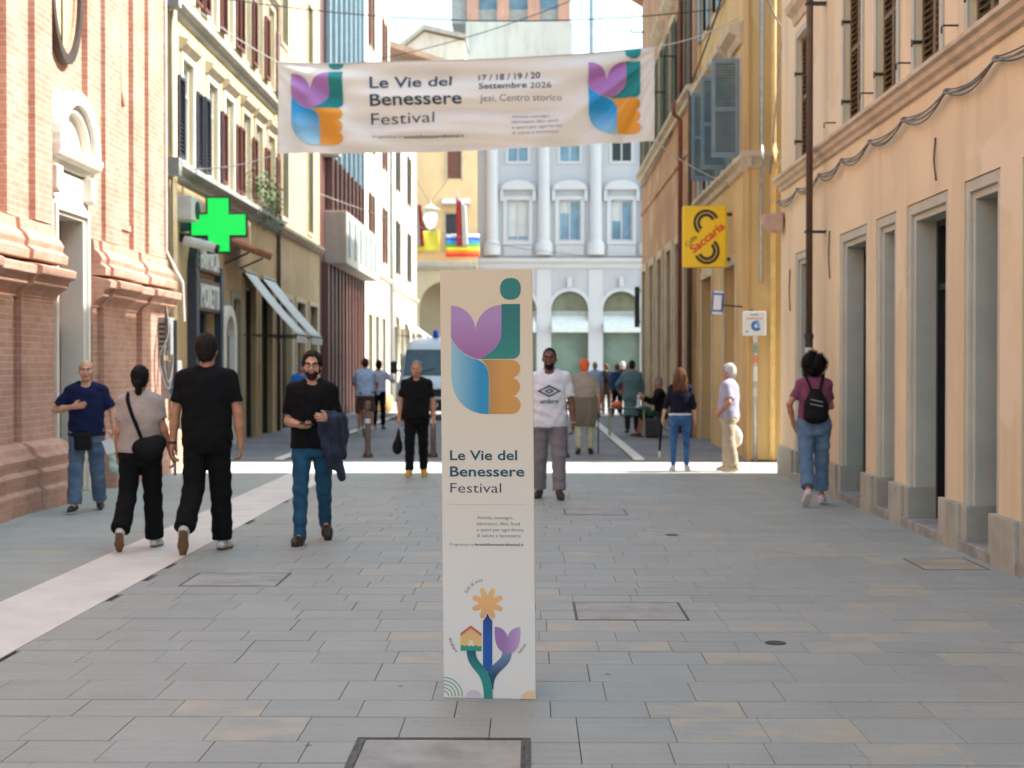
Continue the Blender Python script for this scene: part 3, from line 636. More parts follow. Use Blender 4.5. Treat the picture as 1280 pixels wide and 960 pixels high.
# ================================================================ CREAM BUILDING with the pharmacy
m_cream_w = M('cream plaster', lin((204, 187, 146)), 0.9, 0.05, 0.8, 0.12, 40, streak=0.10, patch=.3)
m_tan = M('tan ground floor plaster', lin((190, 162, 122)), 0.9, 0.07, 0.9, 0.15, 40, streak=0.12, patch=.4)
m_greystone = M('grey band stone', lin((165, 165, 160)), 0.85, 0.1, 3, .2, 30)
m_darksh = M('dark blue-grey shutter', lin((62, 62, 72)), 0.6, 0.1, 6)
m_redsh = M('red-brown shutter', lin((122, 72, 58)), 0.65, 0.12, 6, .1)
m_glass = M('window glass', (0.30, 0.34, 0.36), 0.06, 0.15, 1.5, 0)
XL = -6.1; FM = L_FAC(XL)
CR = thing('cream_building', 'cream plastered building over the pharmacy with dark and red-brown shutters', 'building', (0, 0, 0))
w1 = [24.95, 26.95, 28.45, 30.2, 31.6, 33.1]
shops = [(25.45, 27.45, 3.2), (27.85, 28.65, 2.8), (29.1, 29.85, 3.0), (30.3, 31.5, 3.35), (32.1, 33.5, 3.35)]
ops = [(a, b, 0, h, .5) for a, b, h in shops] + [(c - .05, c + .75, 5.2, 7.0, .25) for c in w1] + [(c - .05, c + .75, 8.2, 10.0, .25) for c in w1]
FM.wall(MB(), 23.95, 34.19, 0, 12.6, 11, [o for o in ops if o[2] > 4]).build('wall', m_cream_w, CR) if False else None
lo = [o for o in ops if o[2] < 4]; hi = [o for o in ops if o[2] > 4]
FM.wall(MB(), 23.95, 34.19, 0, 4.86, 11, lo).build('ground_floor_wall', m_tan, CR)
FM.wall(MB(), 23.95, 34.19, 4.86, 12.6, 11, hi).build('wall', m_cream_w, CR)
FM.prof(MB(), [(0, 4.80), (.08, 4.83), (.10, 4.93), (.24, 4.98), (.24, 5.08), (0, 5.12)], 23.9, 34.17).build('string_course', m_greystone, CR, bevel=.006)
FM.prof(MB(), [(0, 7.62), (.08, 7.65), (.10, 7.72), (.2, 7.76), (.2, 7.85), (0, 7.88)], 23.9, 34.17).build('string_course', m_greystone, CR, bevel=.006)
for (za, zb) in ((4.80, 5.10), (7.62, 7.87)): MB().box(XL - 8, XL + .24, 23.75, 23.95, za, zb).build('string_course', m_greystone, CR)
FM.prof(MB(), [(0, 12.4), (.5, 12.6), (.5, 12.75), (-11, 14.2), (-11, 12.6), (0, 12.6)], 23.95, 34.17).build('roof', MATS['roof tile'], CR)
for (a, b) in ((23.96, 24.2), (33.9, 34.18)): FM.bx(MB(), a, b, 5.12, 7.62, 0, .04).build('corner_pilaster', m_cream_w, CR)
for i, c in enumerate(w1):
    for zo in (0, 3.0):
        a, b = c - .05, c + .75
        wn = FM.frame(MB(), a - .1, b + .1, 5.13 + zo, 7.1 + zo, .10, 0, .04).build('window', m_cornice if i > 2 else m_marble, CR, bevel=.005)
        FM.prof(MB(), [(0, 7.12 + zo), (.05, 7.13 + zo), (.14, 7.22 + zo), (.16, 7.3 + zo), (0, 7.36 + zo)], a - .18, b + .18).build('hood', m_cornice, wn)
        FM.bx(MB(), a + .01, b - .01, 5.22 + zo, 6.98 + zo, -.24, -.12).build('pane', m_glass, wn)
        FM.frame(MB(), a + .012, b - .012, 5.22 + zo, 6.985 + zo, .05, -.14, -.06, True).build('sash', m_marble, wn)
        FM.bx(MB(), a + .06, b - .06, 6.42 + zo, 6.47 + zo, -.13, -.07).build('transom', m_marble, wn)
        sm = (m_darksh if i < 2 else m_redsh) if not zo else m_redsh
        for p, q, op in ((a - .56, a - .10, .10), (b + .10, b + .56, .0)):
            FM.bx(FM.frame(MB(), p, q, 5.2 + zo, 6.6 + zo, .05, .045 + op * .2, .085 + op * .2, True), p + .05, q - .05, 5.25 + zo, 6.55 + zo, .043 + op * .2, .05 + op * .2).build('shutter', sm, wn)
            FM.slats(MB(), p + .05, q - .05, 5.25 + zo, 6.55 + zo, .068 + op * .2, .07, .032).build('slats', sm, wn, kind='stuff')
# ground floor: pharmacy front and shops
m_navy = M('navy shop frame', lin((48, 56, 70)), 0.4, 0.08, 4, .03)
m_grsurr = M('grey-green rendered surround', lin((150, 146, 126)), 0.85, 0.08, 3)
for k, (a, b, h) in enumerate(shops):
    if k == 0: continue
    fr = FM.frame(MB(), a - .15, b + .15, 0, h + .15, .16, -.02, .04).build('door_frame', m_grsurr if k in (1, 2) else m_tan, CR, bevel=.01)
    FM.bx(MB(), a + .02, b - .02, .04, h - .02, -.48, -.12 if k != 1 else -.3).build('door_leaf', m_shop if k > 2 else m_brdoor, fr)
    FM.frame(MB(), a + .02, b - .02, .04, h - .02, .07, -.30, -.08).build('casing', m_black, fr)
PH = thing('pharmacy_shop', 'navy arched pharmacy shopfront with two lettered panels under the green cross', 'pharmacy', FM.P(26.45, 0, 0))
FH = Loc(FM, FM.P(25.5, 0, 0))
mb = MB(); n = 10
FH.bx(mb, 24.32, 24.56, 0, 3.3, .0, .17); FH.bx(mb, 26.5, 26.72, 0, 3.5, .0, .14)
arc = [(24.44 + .12 * 0 + .9 * (1 - math.cos(R(t))), 3.3 + .75 * math.sin(R(t))) for t in range(0, 91, 10)]
for p, q in zip(arc, arc[1:]): FH.outline(mb, [(p[0] - .12, p[1]), (q[0] - .12, q[1]), (q[0] + .12, q[1] - .12), (p[0] + .12, p[1] - .06)], 0, .16)
mb.build('arch_frame', m_navy, PH, bevel=.01)
for z0, z1, s in ((3.34, 3.86, 'FARMACIA'), (2.62, 3.2, 'MORETTI')):
    pn = FH.bx(MB(), 24.75, 26.45, z0, z1, -.1, .12).build('name_panel', M('taupe panel', lin((112, 92, 80)), 0.6), PH, bevel=.01)
    vs_, fs_, k = text_fit(s, 1.5, .02)
    zb = (z0 + z1) / 2 - .36 * k; sc_ = min(1.0, (z1 - z0) * .82 / (.72 * k)) if k * .72 > (z1 - z0) * .82 else (z1 - z0) * .75 / (.72 * k)
    mb = MB(); zb = (z0 + z1) / 2 - .36 * k * sc_
    nv = len(vs_)
    for dd in (.121, .20): pass
    P0 = [FH.P(24.85 + u, .122, zb + v * sc_) for u, v in vs_]; P1 = [FH.P(24.85 + u, .14, zb + v * sc_) for u, v in vs_]
    mb.add(P1, fs_)
    ed = {}
    for f in fs_:
        for i in range(len(f)):
            e = (f[i], f[(i + 1) % len(f)]); ed[e] = 1
    for (i, j) in list(ed):
        if (j, i) not in ed: mb.add([P0[i], P0[j], P1[j], P1[i]], [(0, 1, 2, 3)])
    mb.build('lettering', M_plain('white letters', (0.75, 0.75, 0.73), .5), pn)
FH.bx(MB(), 24.6, 26.5, 0.05, 2.6, -.44, -.16).build('pane', m_shop, PH)
for y_ in (24.62, 25.3, 26.0): FH.bx(MB(), y_, y_ + .09, .05, 2.6, -.16, -.08).build('mullion', m_navy, PH)
FH.bx(MB(), 24.62, 24.95, 1.5, 2.05, -.079, -.074).build('poster', M_plain('green poster', lin((120, 170, 110)), .6), PH)
# white arched doorway beside the pharmacy
t = thing('arched_door_surround', 'white arched door surround next to the pharmacy', 'doorway', FM.P(28.25, 0, 0))
FQ = Loc(FM, FM.P(27.6, 0, 0)); mb = MB()
FQ.bx(mb, 26.98, 27.2, 0, 2.2, 0, .16); FQ.bx(mb, 28.0, 28.2, 0, 2.2, 0, .16)
for k in range(10):
    a0, a1 = R(18 * k), R(18 * (k + 1)); o = lambda a, r: (27.59 + r * math.cos(a), 2.2 + r * math.sin(a))
    FQ.outline(mb, [o(a0, .61), o(a1, .61), o(a1, .40), o(a0, .40)], 0, .16)
mb.build('surround', m_marble, t, bevel=.008)
# small tiled canopy
t = thing('tiled_canopy', 'small tiled canopy over a doorway to the right of the green cross', 'canopy', FM.P(29.1, 0, 3.85))
MB().prism([(0, .22), (.62, .0), (.64, .04), (0, .30)], lambda d, z, y: (d, y, z), -.9, .9).build('deck', M('canopy boards', lin((120, 84, 66)), .8), t)
for k in range(10): MB().tube([(.0, -.81 + k * .18, .31), (.66, -.81 + k * .18, .05)], .075, 8).build('tile', MATS['roof tile'], t)
for y_ in (-.75, .75): MB().tube([(.0, y_, -.2), (.5, y_, .02)], .02, 6).build('strut', m_black, t)
# awnings
m_awn = M('pale awning canvas', lin((205, 208, 204)), 0.8, 0.05, 3, .1, 60)
def awning(y0, y1, label, z=3.62, out=1.15, drop=1.35, F_=FM):
    t = thing('shop_awning', label, 'awning', F_.P((y0 + y1) / 2, 0, z), group=None)
    hw = (y1 - y0) / 2; n = 12; vs, fs = [], []
    for i in range(n + 1):
        u = i / n
        for j in range(9):
            v = -hw + 2 * hw * j / 8; vs.append((F_.s * (.03 + out * u), v, -drop * u - .05 * math.sin(math.pi * u) * (.6 + .4 * math.cos(v * 9))))
    for i in range(n):
        for j in range(8): a = i * 9 + j; fs.append((a, a + 1, a + 10, a + 9))
    mb = MB().add(vs, fs); o = mb.build('canvas', m_awn, t, smooth=True); so_ = o.modifiers.new('thick', 'SOLIDIFY'); so_.thickness = .008
    mb = MB(); mb.box(F_.s * (out + .01), F_.s * (out + .03), -hw, hw, -drop - .16, -drop + .0); mb.build('valance', m_awn, t)
    MB().tube([(F_.s * (out + .02), -hw - .03, -drop), (F_.s * (out + .02), hw + .03, -drop)], .02, 8).build('front_bar', m_black, t)
    MB().tube([(F_.s * .03, -hw, 0), (F_.s * .03, hw, 0)], .05, 10).build('roller', m_greystone, t)
    for v in (-hw, hw): MB().tube([(F_.s * .03, v, -drop), (F_.s * (out + .02), v, -drop)], .012, 6).build('arm', m_black, t)
awning(30.1, 31.45, 'pale canvas awning sloping out over the shop nearer the green cross')
awning(32.15, 33.75, 'pale canvas awning beside the first, farther from the green cross')
t = MB().tube([FM.P(34.2, .06, 12), FM.P(34.2, .06, .05)], .05, 10).build('drainpipe', m_brownpipe, smooth=True); tag(t, 'dark drainpipe between the cream and the yellow house on the sunny side', 'drainpipe')
t = MB().tube([FM.P(24.0, .09, 7.6), FM.P(24.0, .09, .03)], .055, 10).build('drainpipe', M('cream downpipe', lin((232, 212, 168)), 0.6), smooth=True); tag(t, 'cream downpipe at the corner of the cream building beside the church', 'drainpipe')
# plants on the ledge
m_leaf = M('ledge plant leaf', (0.10, 0.17, 0.045), 0.6, 0.3, 9, 0)
def ledge_plant(y, z, h, n, label, spread=.35, F_=FM):
    t = thing('ledge_plant', label, 'plant', F_.P(y, .12, z)); rp = random.Random(int(y * 100))
    MB().lathe([(.09, 0), (.12, .16), (.13, .18), (.10, .18)], (0, 0, 0), 14).build('pot', m_terra, t)
    vs, fs = [], []
    for k in range(n):
        a = rp.uniform(0, 6.28); r = spread * math.sqrt(rp.random()); zz = .15 + rp.uniform(0, h) - r * rp.uniform(0, 1.2)
        c = Vector((r * math.cos(a) * .6 + .05, r * math.sin(a), zz)); d = Vector((rp.uniform(-1, 1), rp.uniform(-1, 1), rp.uniform(-1, 1))).normalized(); e = d.orthogonal().normalized(); s_ = rp.uniform(.03, .06)
        o = len(vs); vs += [c - d * s_, c + e * s_ * .45, c + d * s_, c - e * s_ * .45]; fs.append((o, o + 1, o + 2, o + 3))
    MB().add(vs, fs).build('foliage', m_leaf, t, kind='stuff')
    mb = MB()
    for k in range(5): a = k * 1.3; mb.tube([(0, 0, .1), (.06 * math.cos(a), .12 * math.sin(a), h * .5), (.1 * math.cos(a), .25 * math.sin(a), h * .8)], .006, 5)
    mb.build('stem', m_leaf, t)
ledge_plant(31.3, 5.1, .75, 520, 'leafy plant spilling from a pot on the ledge above the awnings', .7)
ledge_plant(32.4, 5.1, .5, 300, 'smaller leafy plant on the ledge farther along from the big one', .5)
# air conditioner under the cross
t = thing('air_conditioner', 'white air conditioner unit beside the green cross', 'air conditioner', FM.P(24.7, 0, 4.25))
MB().box(0, .32, -.4, .4, -.14, .28).build('casing', M('white enamel', (0.6, 0.6, 0.58), .4), t, bevel=.02); MB().lathe([(.16, 0), (.16, .012)], (.32, 0, .06), 24, 'X').build('fan_grille', m_black, t)

# ================================================================ YELLOW HOUSE, MODERN FRONT, WHITE HOUSES (left, farther)
m_lyel = M('lemon plaster', lin((208, 190, 142)), 0.9, 0.05, 0.8, .1, 40, streak=.08)
def house(name, label, F_, y0, y1, zt, wall_m, base_m, zb, wl, shops_, sh_m, wz=((5.2, 7.0), (8.4, 10.2)), wwid=.85, back=10, leaf=.42):
    t = thing(name, label, 'building', (0, 0, 0))
    F_.wall(MB(), y0, y1, 0, zb, back, [(a, b, 0, h, .45) for a, b, h in shops_]).build('ground_floor_wall', base_m, t)
    F_.wall(MB(), y0, y1, zb, zt, back, [(c - wwid / 2, c + wwid / 2, a, b, .22) for c in wl for a, b in wz]).build('wall', wall_m, t)
    F_.prof(MB(), [(0, zb - .06), (.06, zb - .04), (.16, zb + .06), (.16, zb + .14), (0, zb + .17)], y0 + .01, y1 - .01).build('string_course', m_cornice, t)
    F_.prof(MB(), [(0, zt - .2), (.45, zt), (.45, zt + .14), (-back, zt + 1.5), (-back, zt), (0, zt)], y0 + .01, y1 - .01).build('roof', MATS['roof tile'], t)
    for c in wl:
        for a, b in wz:
            wn = F_.frame(MB(), c - wwid / 2 - .1, c + wwid / 2 + .1, a - .08, b + .1, .1, 0, .035, True).build('window', m_cornice, t)
            F_.bx(MB(), c - wwid / 2 + .01, c + wwid / 2 - .01, a + .01, b - .01, -.21, -.1).build('pane', m_shop, wn)
            if sh_m:
                for p in (c - wwid / 2 - leaf - .02, c + wwid / 2 + .02):
                    F_.bx(F_.frame(MB(), p, p + leaf, a, b, .05, .042, .09, True), p + .05, p + leaf - .05, a + .05, b - .05, .04, .046).build('shutter', sh_m, wn); F_.slats(MB(), p + .05, p + leaf - .05, a + .05, b - .05, .068, .09, .035).build('slats', sh_m, wn, kind='stuff')
    for a, b, h in shops_:
        fr = F_.frame(MB(), a - .12, b + .12, 0, h + .12, .13, -.02, .04).build('door_frame', m_pframe, t); F_.bx(MB(), a + .02, b - .02, .04, h - .02, -.43, -.12).build('door_leaf', m_shop, fr)
    return t
FY = L_FAC(-6.12)
house('lemon_house', 'lemon yellow house between the cream building and the metal-fronted building', FY, 34.22, 41.4, 13.5, m_lyel, m_tan, 4.9, [35.5, 39.6], [(34.8, 36.4, 3.3), (37.2, 38.6, 3.3), (39.4, 40.8, 3.3)], None, ((5.3, 8.0), (9.6, 11.6)))
# modern building with metal fins
m_brstone = M('brown polished stone', lin((112, 74, 66)), 0.35, 0.12, 3, .05)
m_fin = M('blue-grey metal fin', lin((150, 165, 172)), 0.4, 0.06, 4, .03, metal=.3)
m_conc = M('pale concrete', lin((180, 172, 160)), 0.85, 0.08, 3, .2, 30, streak=.15)
MO = thing('modern_building', 'modern brown stone building with blue-grey metal fins and a concrete balcony box', 'building', (0, 0, 0))
FN = L_FAC(-6.2)
FN.wall(MB(), 41.45, 52.4, 0, 16, 10, [(43, 44.3, 0, 4.2, .4), (45.5, 47, 0, 4.2, .4), (48, 49.5, 0, 4.2, .4)]).build('wall', m_brstone, MO)
FN.bx(MB(), 42.9, 52.0, 4.7, 6.3, 0, .68).build('balcony_box', m_conc, MO, bevel=.02)
for k in range(6): FN.bx(MB(), 43.4 + k * 1.45, 43.75 + k * 1.45, 4.95, 6.05, .681, .72).build('slot', m_fin, MO)
FN.bx(MB(), 43.2, 51.6, 6.3, 8.0, .0, .04).build('glazing', m_shop, MO)
for k in range(9): FN.bx(MB(), 43.1 + k * 1.02, 43.3 + k * 1.02, 6.3, 8.0, .04, .24).build('post', m_brstone, MO)
FN.bx(MB(), 42.9, 52.0, 8.0, 15.8, 0, .08).build('bay', M('bay glazing', lin((92, 104, 112)), .15, .1, 2, 0), MO)
for k in range(8): FN.bx(MB(), 42.95 + k * 1.25, 43.15 + k * 1.25, 8.0, 15.8, .08, .19).build('fin', m_fin, MO)
MB().box(FN.X, FN.X + .5, 42.6, 42.9, 7.9, 8.05).build('ledge', m_conc, MO)
for k in range(12): FN.bx(MB(), 42.4 + k * .84, 42.62 + k * .84, 0, 4.7, 0, .2).build('stone_fin', m_brstone, MO)
for k in range(11): FN.bx(MB(), 42.7 + k * .84, 43.1 + k * .84, 0.1, 4.6, .0, .05).build('pale_strip', m_conc if k % 2 else m_shop, MO)
m_wht = M('white plaster', lin((210, 203, 190)), 0.9, 0.04, 0.6, .1, 30, streak=.06)
m_pinkw = M('pale pink plaster', lin((208, 188, 168)), 0.9, 0.05, 0.6, .1, 30, streak=.08)
house('white_house', 'white house with brown shutters just past the metal-fronted building', L_FAC(-6.1), 52.5, 62.0, 19.5, m_wht, m_wht, 5.2, [54.6, 59.6], [(53.6, 54.9, 3.6), (56, 57.3, 3.6), (58.6, 60, 3.6)], m_redsh, ((5.9, 8.2), (9.8, 12), (13.8, 16)))
house('pink_house', 'pale pink house with dark shutters next to the arched portico', L_FAC(-6.05), 62.1, 76.0, 13.6, m_pinkw, m_wht, 5.0, [65, 71], [(63.2, 64.6, 3.4), (66.5, 68, 3.4), (70, 71.5, 3.4), (73, 74.5, 3.4)], m_darksh, ((5.8, 8.2), (9.6, 12)))
awning(68.5, 71.0, 'pale shop awning on the pink house', 3.9, 1.2, .9, L_FAC(-6.05)); awning(64.0, 66.3, 'pale shop awning on the pink house nearer the white van', 3.9, 1.2, .9, L_FAC(-6.05))
t = MB().tube([(-5.98, 62.05, 14), (-5.98, 62.05, .03)], .07, 10).build('drainpipe', m_zinc, smooth=True); tag(t, 'grey drainpipe between the white and the pink house', 'drainpipe')
# ================================================================ END OF THE STREET
# fronts that face the camera: x runs across, d towards the camera, z up
class FacY(Fac):
    def __init__(s, Y): s.Yw = Y; s.X = 0; s.s = 1
    def P(s, x, d, z): return (x, s.Yw - d, z)
    def bx(s, mb, x0, x1, z0, z1, d0, d1): return mb.box(x0, x1, s.Yw - d0, s.Yw - d1, z0, z1)
m_pal = M('pale lilac-white render', lin((172, 170, 174)), 0.85, 0.03, 0.5, .08, 20, streak=.05)
m_paltrim = M('white stucco trim', lin((184, 182, 184)), 0.8, 0.03, 0.8, .08, 20)
m_palglass = M('palace window glass', lin((110, 140, 160)), 0.08, 0.2, 1.2, 0)
m_blind = M('window blind', lin((190, 190, 186)), .8, .05, 2)
YP = 82; FPa = FacY(YP)
PAL = thing('white_palace', 'white palace with half columns and a shop arcade closing the street', 'building', (0, 0, 0))
px = [-3.65 + 2.98 * k for k in range(8)]            # window axes
X0, X1 = -3.0, 19.0
wx = [x for x in px if x - .9 > X0 and x + .9 < X1]
# arcade storey: wall pieces around arches
def arcade(mb, F_, xs, hw, zs, x0, x1, ztop, depth):
    """front face with round-headed openings"""
    prev = x0
    for x in xs:
        F_.bx(mb, prev, x - hw, 0, ztop, -depth, 0); prev = x + hw
        n = 12
        for i in range(n):
            a0, a1 = math.pi * i / n, math.pi * (i + 1) / n
            p = (x + hw * math.cos(a0), zs + hw * math.sin(a0)); q = (x + hw * math.cos(a1), zs + hw * math.sin(a1))
            F_.outline(mb, [p, (p[0], ztop), (q[0], ztop), q], -depth, 0)
    F_.bx(mb, prev, x1, 0, ztop, -depth, 0)
arcade(mb := MB(), FPa, wx, 1.07, 4.85, X0, X1, 7.4, .8); mb.build('arcade_wall', m_pal, PAL)
FPa.wall(MB(), X0, X1, 7.4, 17.2, 10, [(x - .62, x + .62, 8.85, 11.15, .3) for x in wx] + [(x - .55, x + .55, 13.4, 14.5, .3) for x in wx]).build('wall', m_pal, PAL)
MB().box(X0, X1, YP + .8, YP + 10, 0, 7.4).build('back_wall', m_pal, PAL)
FPa.prof(MB(), [(0, 7.2), (.1, 7.25), (.15, 7.5), (.35, 7.62), (.38, 7.8), (0, 7.86)], X0, X1).build('cornice', m_paltrim, PAL)
FPa.prof(MB(), [(0, 16.9), (.2, 17.0), (.6, 17.3), (.65, 17.6), (-10, 19.0), (-10, 17.2), (0, 17.2)], X0, X1).build('roof', MATS['roof tile'], PAL)
for x in wx:
    wn = FPa.frame(MB(), x - .85, x + .85, 8.6, 11.4, .23, 0, .1, True).build('window', m_paltrim, PAL)
    FPa.bx(MB(), x - .61, x + .61, 8.86, 11.14, -.28, -.2).build('pane', m_palglass, wn)
    cz_ = 8.9 + 2.2 * ((x * 7.3) % 1) * .8; FPa.bx(MB(), x - .6, x + (.6 if (x * 3.1) % 1 > .5 else 0), cz_, 11.1, -.2, -.185).build('blind', m_blind, wn)
    FPa.frame(MB(), x - .61, x + .61, 8.86, 11.14, .07, -.2, -.12, True).build('sash', m_paltrim, wn); FPa.bx(MB(), x - .04, x + .04, 8.93, 11.07, -.2, -.12).build('mullion', m_paltrim, wn)
    pts = [(x - 1.0, 11.75)] + [(x + 1.0 * math.cos(R(t)), 11.75 + .55 * math.sin(R(t))) for t in range(160, 19, -10)] + [(x + 1.0, 11.75)]
    FPa.outline(MB(), pts, 0, .28).build('hood', m_paltrim, wn)
    for s_ in (-1, 1): FPa.bx(MB(), x + s_ * .93 - .1, x + s_ * .93 + .1, 11.1, 11.74, 0, .22).build('console', m_paltrim, wn)
    FPa.bx(MB(), x - .8, x + .8, 7.95, 8.55, 0, .12).build('balustrade_panel', m_paltrim, wn)
    for k in range(7): FPa.bx(MB(), x - .66 + k * .2, x - .56 + k * .2, 8.02, 8.46, .12, .17).build('baluster', m_paltrim, wn)
    w2 = FPa.frame(MB(), x - .7, x + .7, 13.25, 14.65, .15, 0, .06, True).build('window', m_paltrim, PAL)
    FPa.bx(MB(), x - .54, x + .54, 13.41, 14.49, -.28, -.18).build('pane', m_palglass if x != wx[2] else m_shop, w2); FPa.bx(MB(), x - .04, x + .04, 13.41, 14.49, -.18, -.1).build('mullion', m_paltrim, w2)
    # arcade bay: lunette, awning, shop window
    sh = FPa.bx(MB(), x - 1.07, x + 1.07, 4.55, 4.8, -.5, -.35).build('transom_beam', m_greystone, PAL)
    FPa.outline(MB(), [(x + 1.06 * math.cos(R(t)), 4.81 + 1.06 * math.sin(R(t))) for t in range(0, 181, 12)], -.5, -.42).build('lunette_pane', M('lunette glass', lin((120, 125, 105)), .1, .2, 1, 0), sh)
    FPa.bx(MB(), x - 1.06, x + 1.06, .05, 4.54, -.7, -.55).build('shop_pane', M('shop window green', lin((120, 138, 128)), .08, .2, .6, 0), sh)
    FPa.prof(MB(), [(-.4, 4.5), (.5, 3.75), (.5, 3.55), (.52, 3.55), (.52, 3.78), (-.38, 4.54)], x - 1.05, x + 1.05).build('awning', m_awn, sh)
    mb = MB()
    for k in range(11):
        a0, a1 = math.pi * k / 11, math.pi * (k + 1) / 11; o = lambda a, r: (x + r * math.cos(a), 4.85 + r * math.sin(a)); FPa.outline(mb, [o(a0, 1.3), o(a1, 1.3), o(a1, 1.08), o(a0, 1.08)], 0, .08)
    mb.build('archivolt', m_paltrim, PAL); FPa.bx(MB(), x - .14, x + .14, 6.15, 6.75, .08, .2).build('keystone', m_paltrim, PAL)
for x in [x + 1.49 for x in wx] + [wx[0] - 1.49]:
    mb = MB(); mb.lathe([(.5, 8.0), (.5, 8.6), (.44, 8.7), (.36, 8.85), (.34, 15.6), (.4, 15.7), (.5, 15.9), (.5, 16.2)], (x, YP - .1, 0), 18); mb.build('half_column', m_paltrim, PAL, smooth=False)
    FPa.bx(MB(), x - .42, x + .42, 0, 7.2, 0, .06).build('pier', m_paltrim, PAL)
# orange house over the portico
m_or = M('apricot plaster', lin((240, 200, 150)), 0.9, 0.05, .6, .1, 20, streak=.1)
m_port = M('portico interior render', lin((205, 185, 155)), .9, .06, .8)
OR = thing('apricot_house', 'apricot house standing over a wide arched portico beside the white palace', 'building', (0, 0, 0))
FO = FacY(81.2)
arcade(mb := MB(), FO, [-4.75], 1.6, 4.9, -9, -3.0, 7.1, .7); mb.build('arcade_wall', m_port, OR)
FO.wall(MB(), -9, -3.0, 7.1, 15.5, 8, [(-4.7, -3.9, 12.3, 14.2, .2), (-4.8, -3.6, 8.2, 10.3, .3), (-6.1, -5.5, 8.2, 10.3, .3)]).build('wall', m_or, OR)
mb = MB(); mb.box(-9, -3.0, 84.2, 85, 0, 7.1); mb.build('back_wall', m_port, OR)
FO.prof(MB(), [(0, 7.05), (.15, 7.1), (.45, 7.3), (.45, 7.55), (0, 7.6)], -9, -3.0).build('balcony_slab', m_conc, OR)
FO.prof(MB(), [(0, 15.3), (.5, 15.5), (.5, 15.7), (-8, 17.2), (-8, 15.5), (0, 15.5)], -9, -3.0).build('roof', MATS['roof tile'], OR)
for a, b, c, e, sm in ((-4.7, -3.9, 12.3, 14.2, m_redsh), (-4.8, -3.6, 8.2, 10.3, m_darksh), (-6.1, -5.5, 8.2, 10.3, m_darksh)):
    wn = FO.frame(MB(), a - .12, b + .12, c - .1, e + .12, .12, 0, .05).build('window', m_pframe, OR); FO.bx(MB(), a, b, c, e, -.2, -.08).build('shutter', sm, wn)
FO.prof(MB(), [(0, 10.9), (.5, 10.75), (.5, 10.85), (0, 11.2)], -5.0, -3.4).build('hood', m_greystone, OR)
# tower and roofs behind
m_tower = M('whitewashed tower wall', lin((200, 198, 190)), .9, .06, .35, .2, 8, streak=.35)
m_redbrick = M('red tower brick', lin((196, 152, 132)), .9, .1, 1, .2, 10)
TW = thing('brick_tower', 'broad tower with whitewashed lower wall and red brick windows rising behind the palace', 'tower', (-.7, 96, 0))
MB().box(-3.6, 3.6, 0, 7, 0, 24.8).build('lower_wall', m_tower, TW)
for k in range(4): MB().box(-3.55 + k * 2.06, -2.75 + k * 2.06, 0.02, 7, 24.8, 31).build('pier', m_redbrick, TW)
for k in range(3):
    x_ = -2.75 + k * 2.06
    o = MB().box(x_, x_ + 1.26, .35, 1.0, 24.8, 25.7).build('parapet', m_greystone, TW); MB().box(x_, x_ + 1.26, .5, .6, 25.7, 30).build('pane', m_palglass, TW)
MB().box(-3.6, 3.6, .0, 7, 31, 31.6).build('cornice', m_redbrick, TW); MB().box(-4.6, -3.6, .5, 7, 24.8, 31).build('side_wall', m_greystone, TW)
t = thing('white_gable_house', 'white gabled house with tiled roof between the tower and the left row', 'building', (-6.6, 92, 0))
MB().prism([(-3, 0), (2.4, 0), (2.4, 22.6), (-.2, 23.2), (-3, 21.0)], lambda x, z, y: (x, y, z), 0, 6).build('wall', m_tower, t); MB().prism([(-3.2, 20.9), (-.2, 23.3), (2.5, 22.7), (2.5, 22.95), (-.2, 23.6), (-3.2, 21.2)], lambda x, z, y: (x, y, z), -.4, 6.2).build('roof', m_greystone, t)
t = thing('tile_roof_house', 'low house with a sloping tan tile roof in front of the white gable', 'building', (-6.2, 87, 0))
MB().box(-3, 3.5, 0, 4, 0, 19.2).build('wall', m_redbrick, t); MB().prism([(-3.2, 21.3), (3.8, 19.0), (3.8, 19.3), (-3.2, 21.7)], lambda x, z, y: (x, y, z), -.6, 4.4).build('roof', M('tan tile', lin((205, 170, 140)), .9, .15, 2), t)
mb = MB(); mb.tube([(0, 0, 0), (0, 0, 34)], .16, 10); t = mb.build('metal_mast', M('blue-grey mast', lin((130, 150, 165)), .5), loc=(4.0, 92, 0)); tag(t, 'tall blue-grey metal mast against the sky beside the tower', 'mast')
mb = MB(); mb.tube([(0, 0, 0), (0, 0, 34)], .035, 8); t = mb.build('thin_rod', m_greystone, loc=(4.55, 92, 0)); tag(t, 'thin rod against the sky to the right of the metal mast', 'rod')

# flags and banners on the apricot house
def cloth(name, w_, h_, fn, mat, parent, nu=16, nv=10):
    vs = [fn(i / nu, j / nv) for j in range(nv + 1) for i in range(nu + 1)]
    fs = [(j * (nu + 1) + i, j * (nu + 1) + i + 1, (j + 1) * (nu + 1) + i + 1, (j + 1) * (nu + 1) + i) for j in range(nv) for i in range(nu)]
    o = MB().add(vs, fs).build(name, mat, parent, smooth=True); m_ = o.modifiers.new('thick', 'SOLIDIFY'); m_.thickness = .01; return o
t = thing('yellow_banner', 'yellow banner hung along the portico balcony', 'banner', (-5.8, 80.6, 9.03))
cloth('cloth', 1.4, 1.1, lambda u, v: (-.7 + 1.4 * u, .04 * math.sin(9 * u + 3 * v), -.9 + 1.15 * v), M('yellow cloth', lin((222, 206, 70)), .8, .05, 3, .05), t)
t = thing('rainbow_banner', 'rainbow striped peace banner hung along the portico balcony', 'banner', (-3.8, 80.6, 8.8))
cols = [(225, 60, 40), (240, 130, 40), (245, 220, 60), (90, 170, 80), (60, 150, 215), (60, 90, 190), (225, 235, 245)]
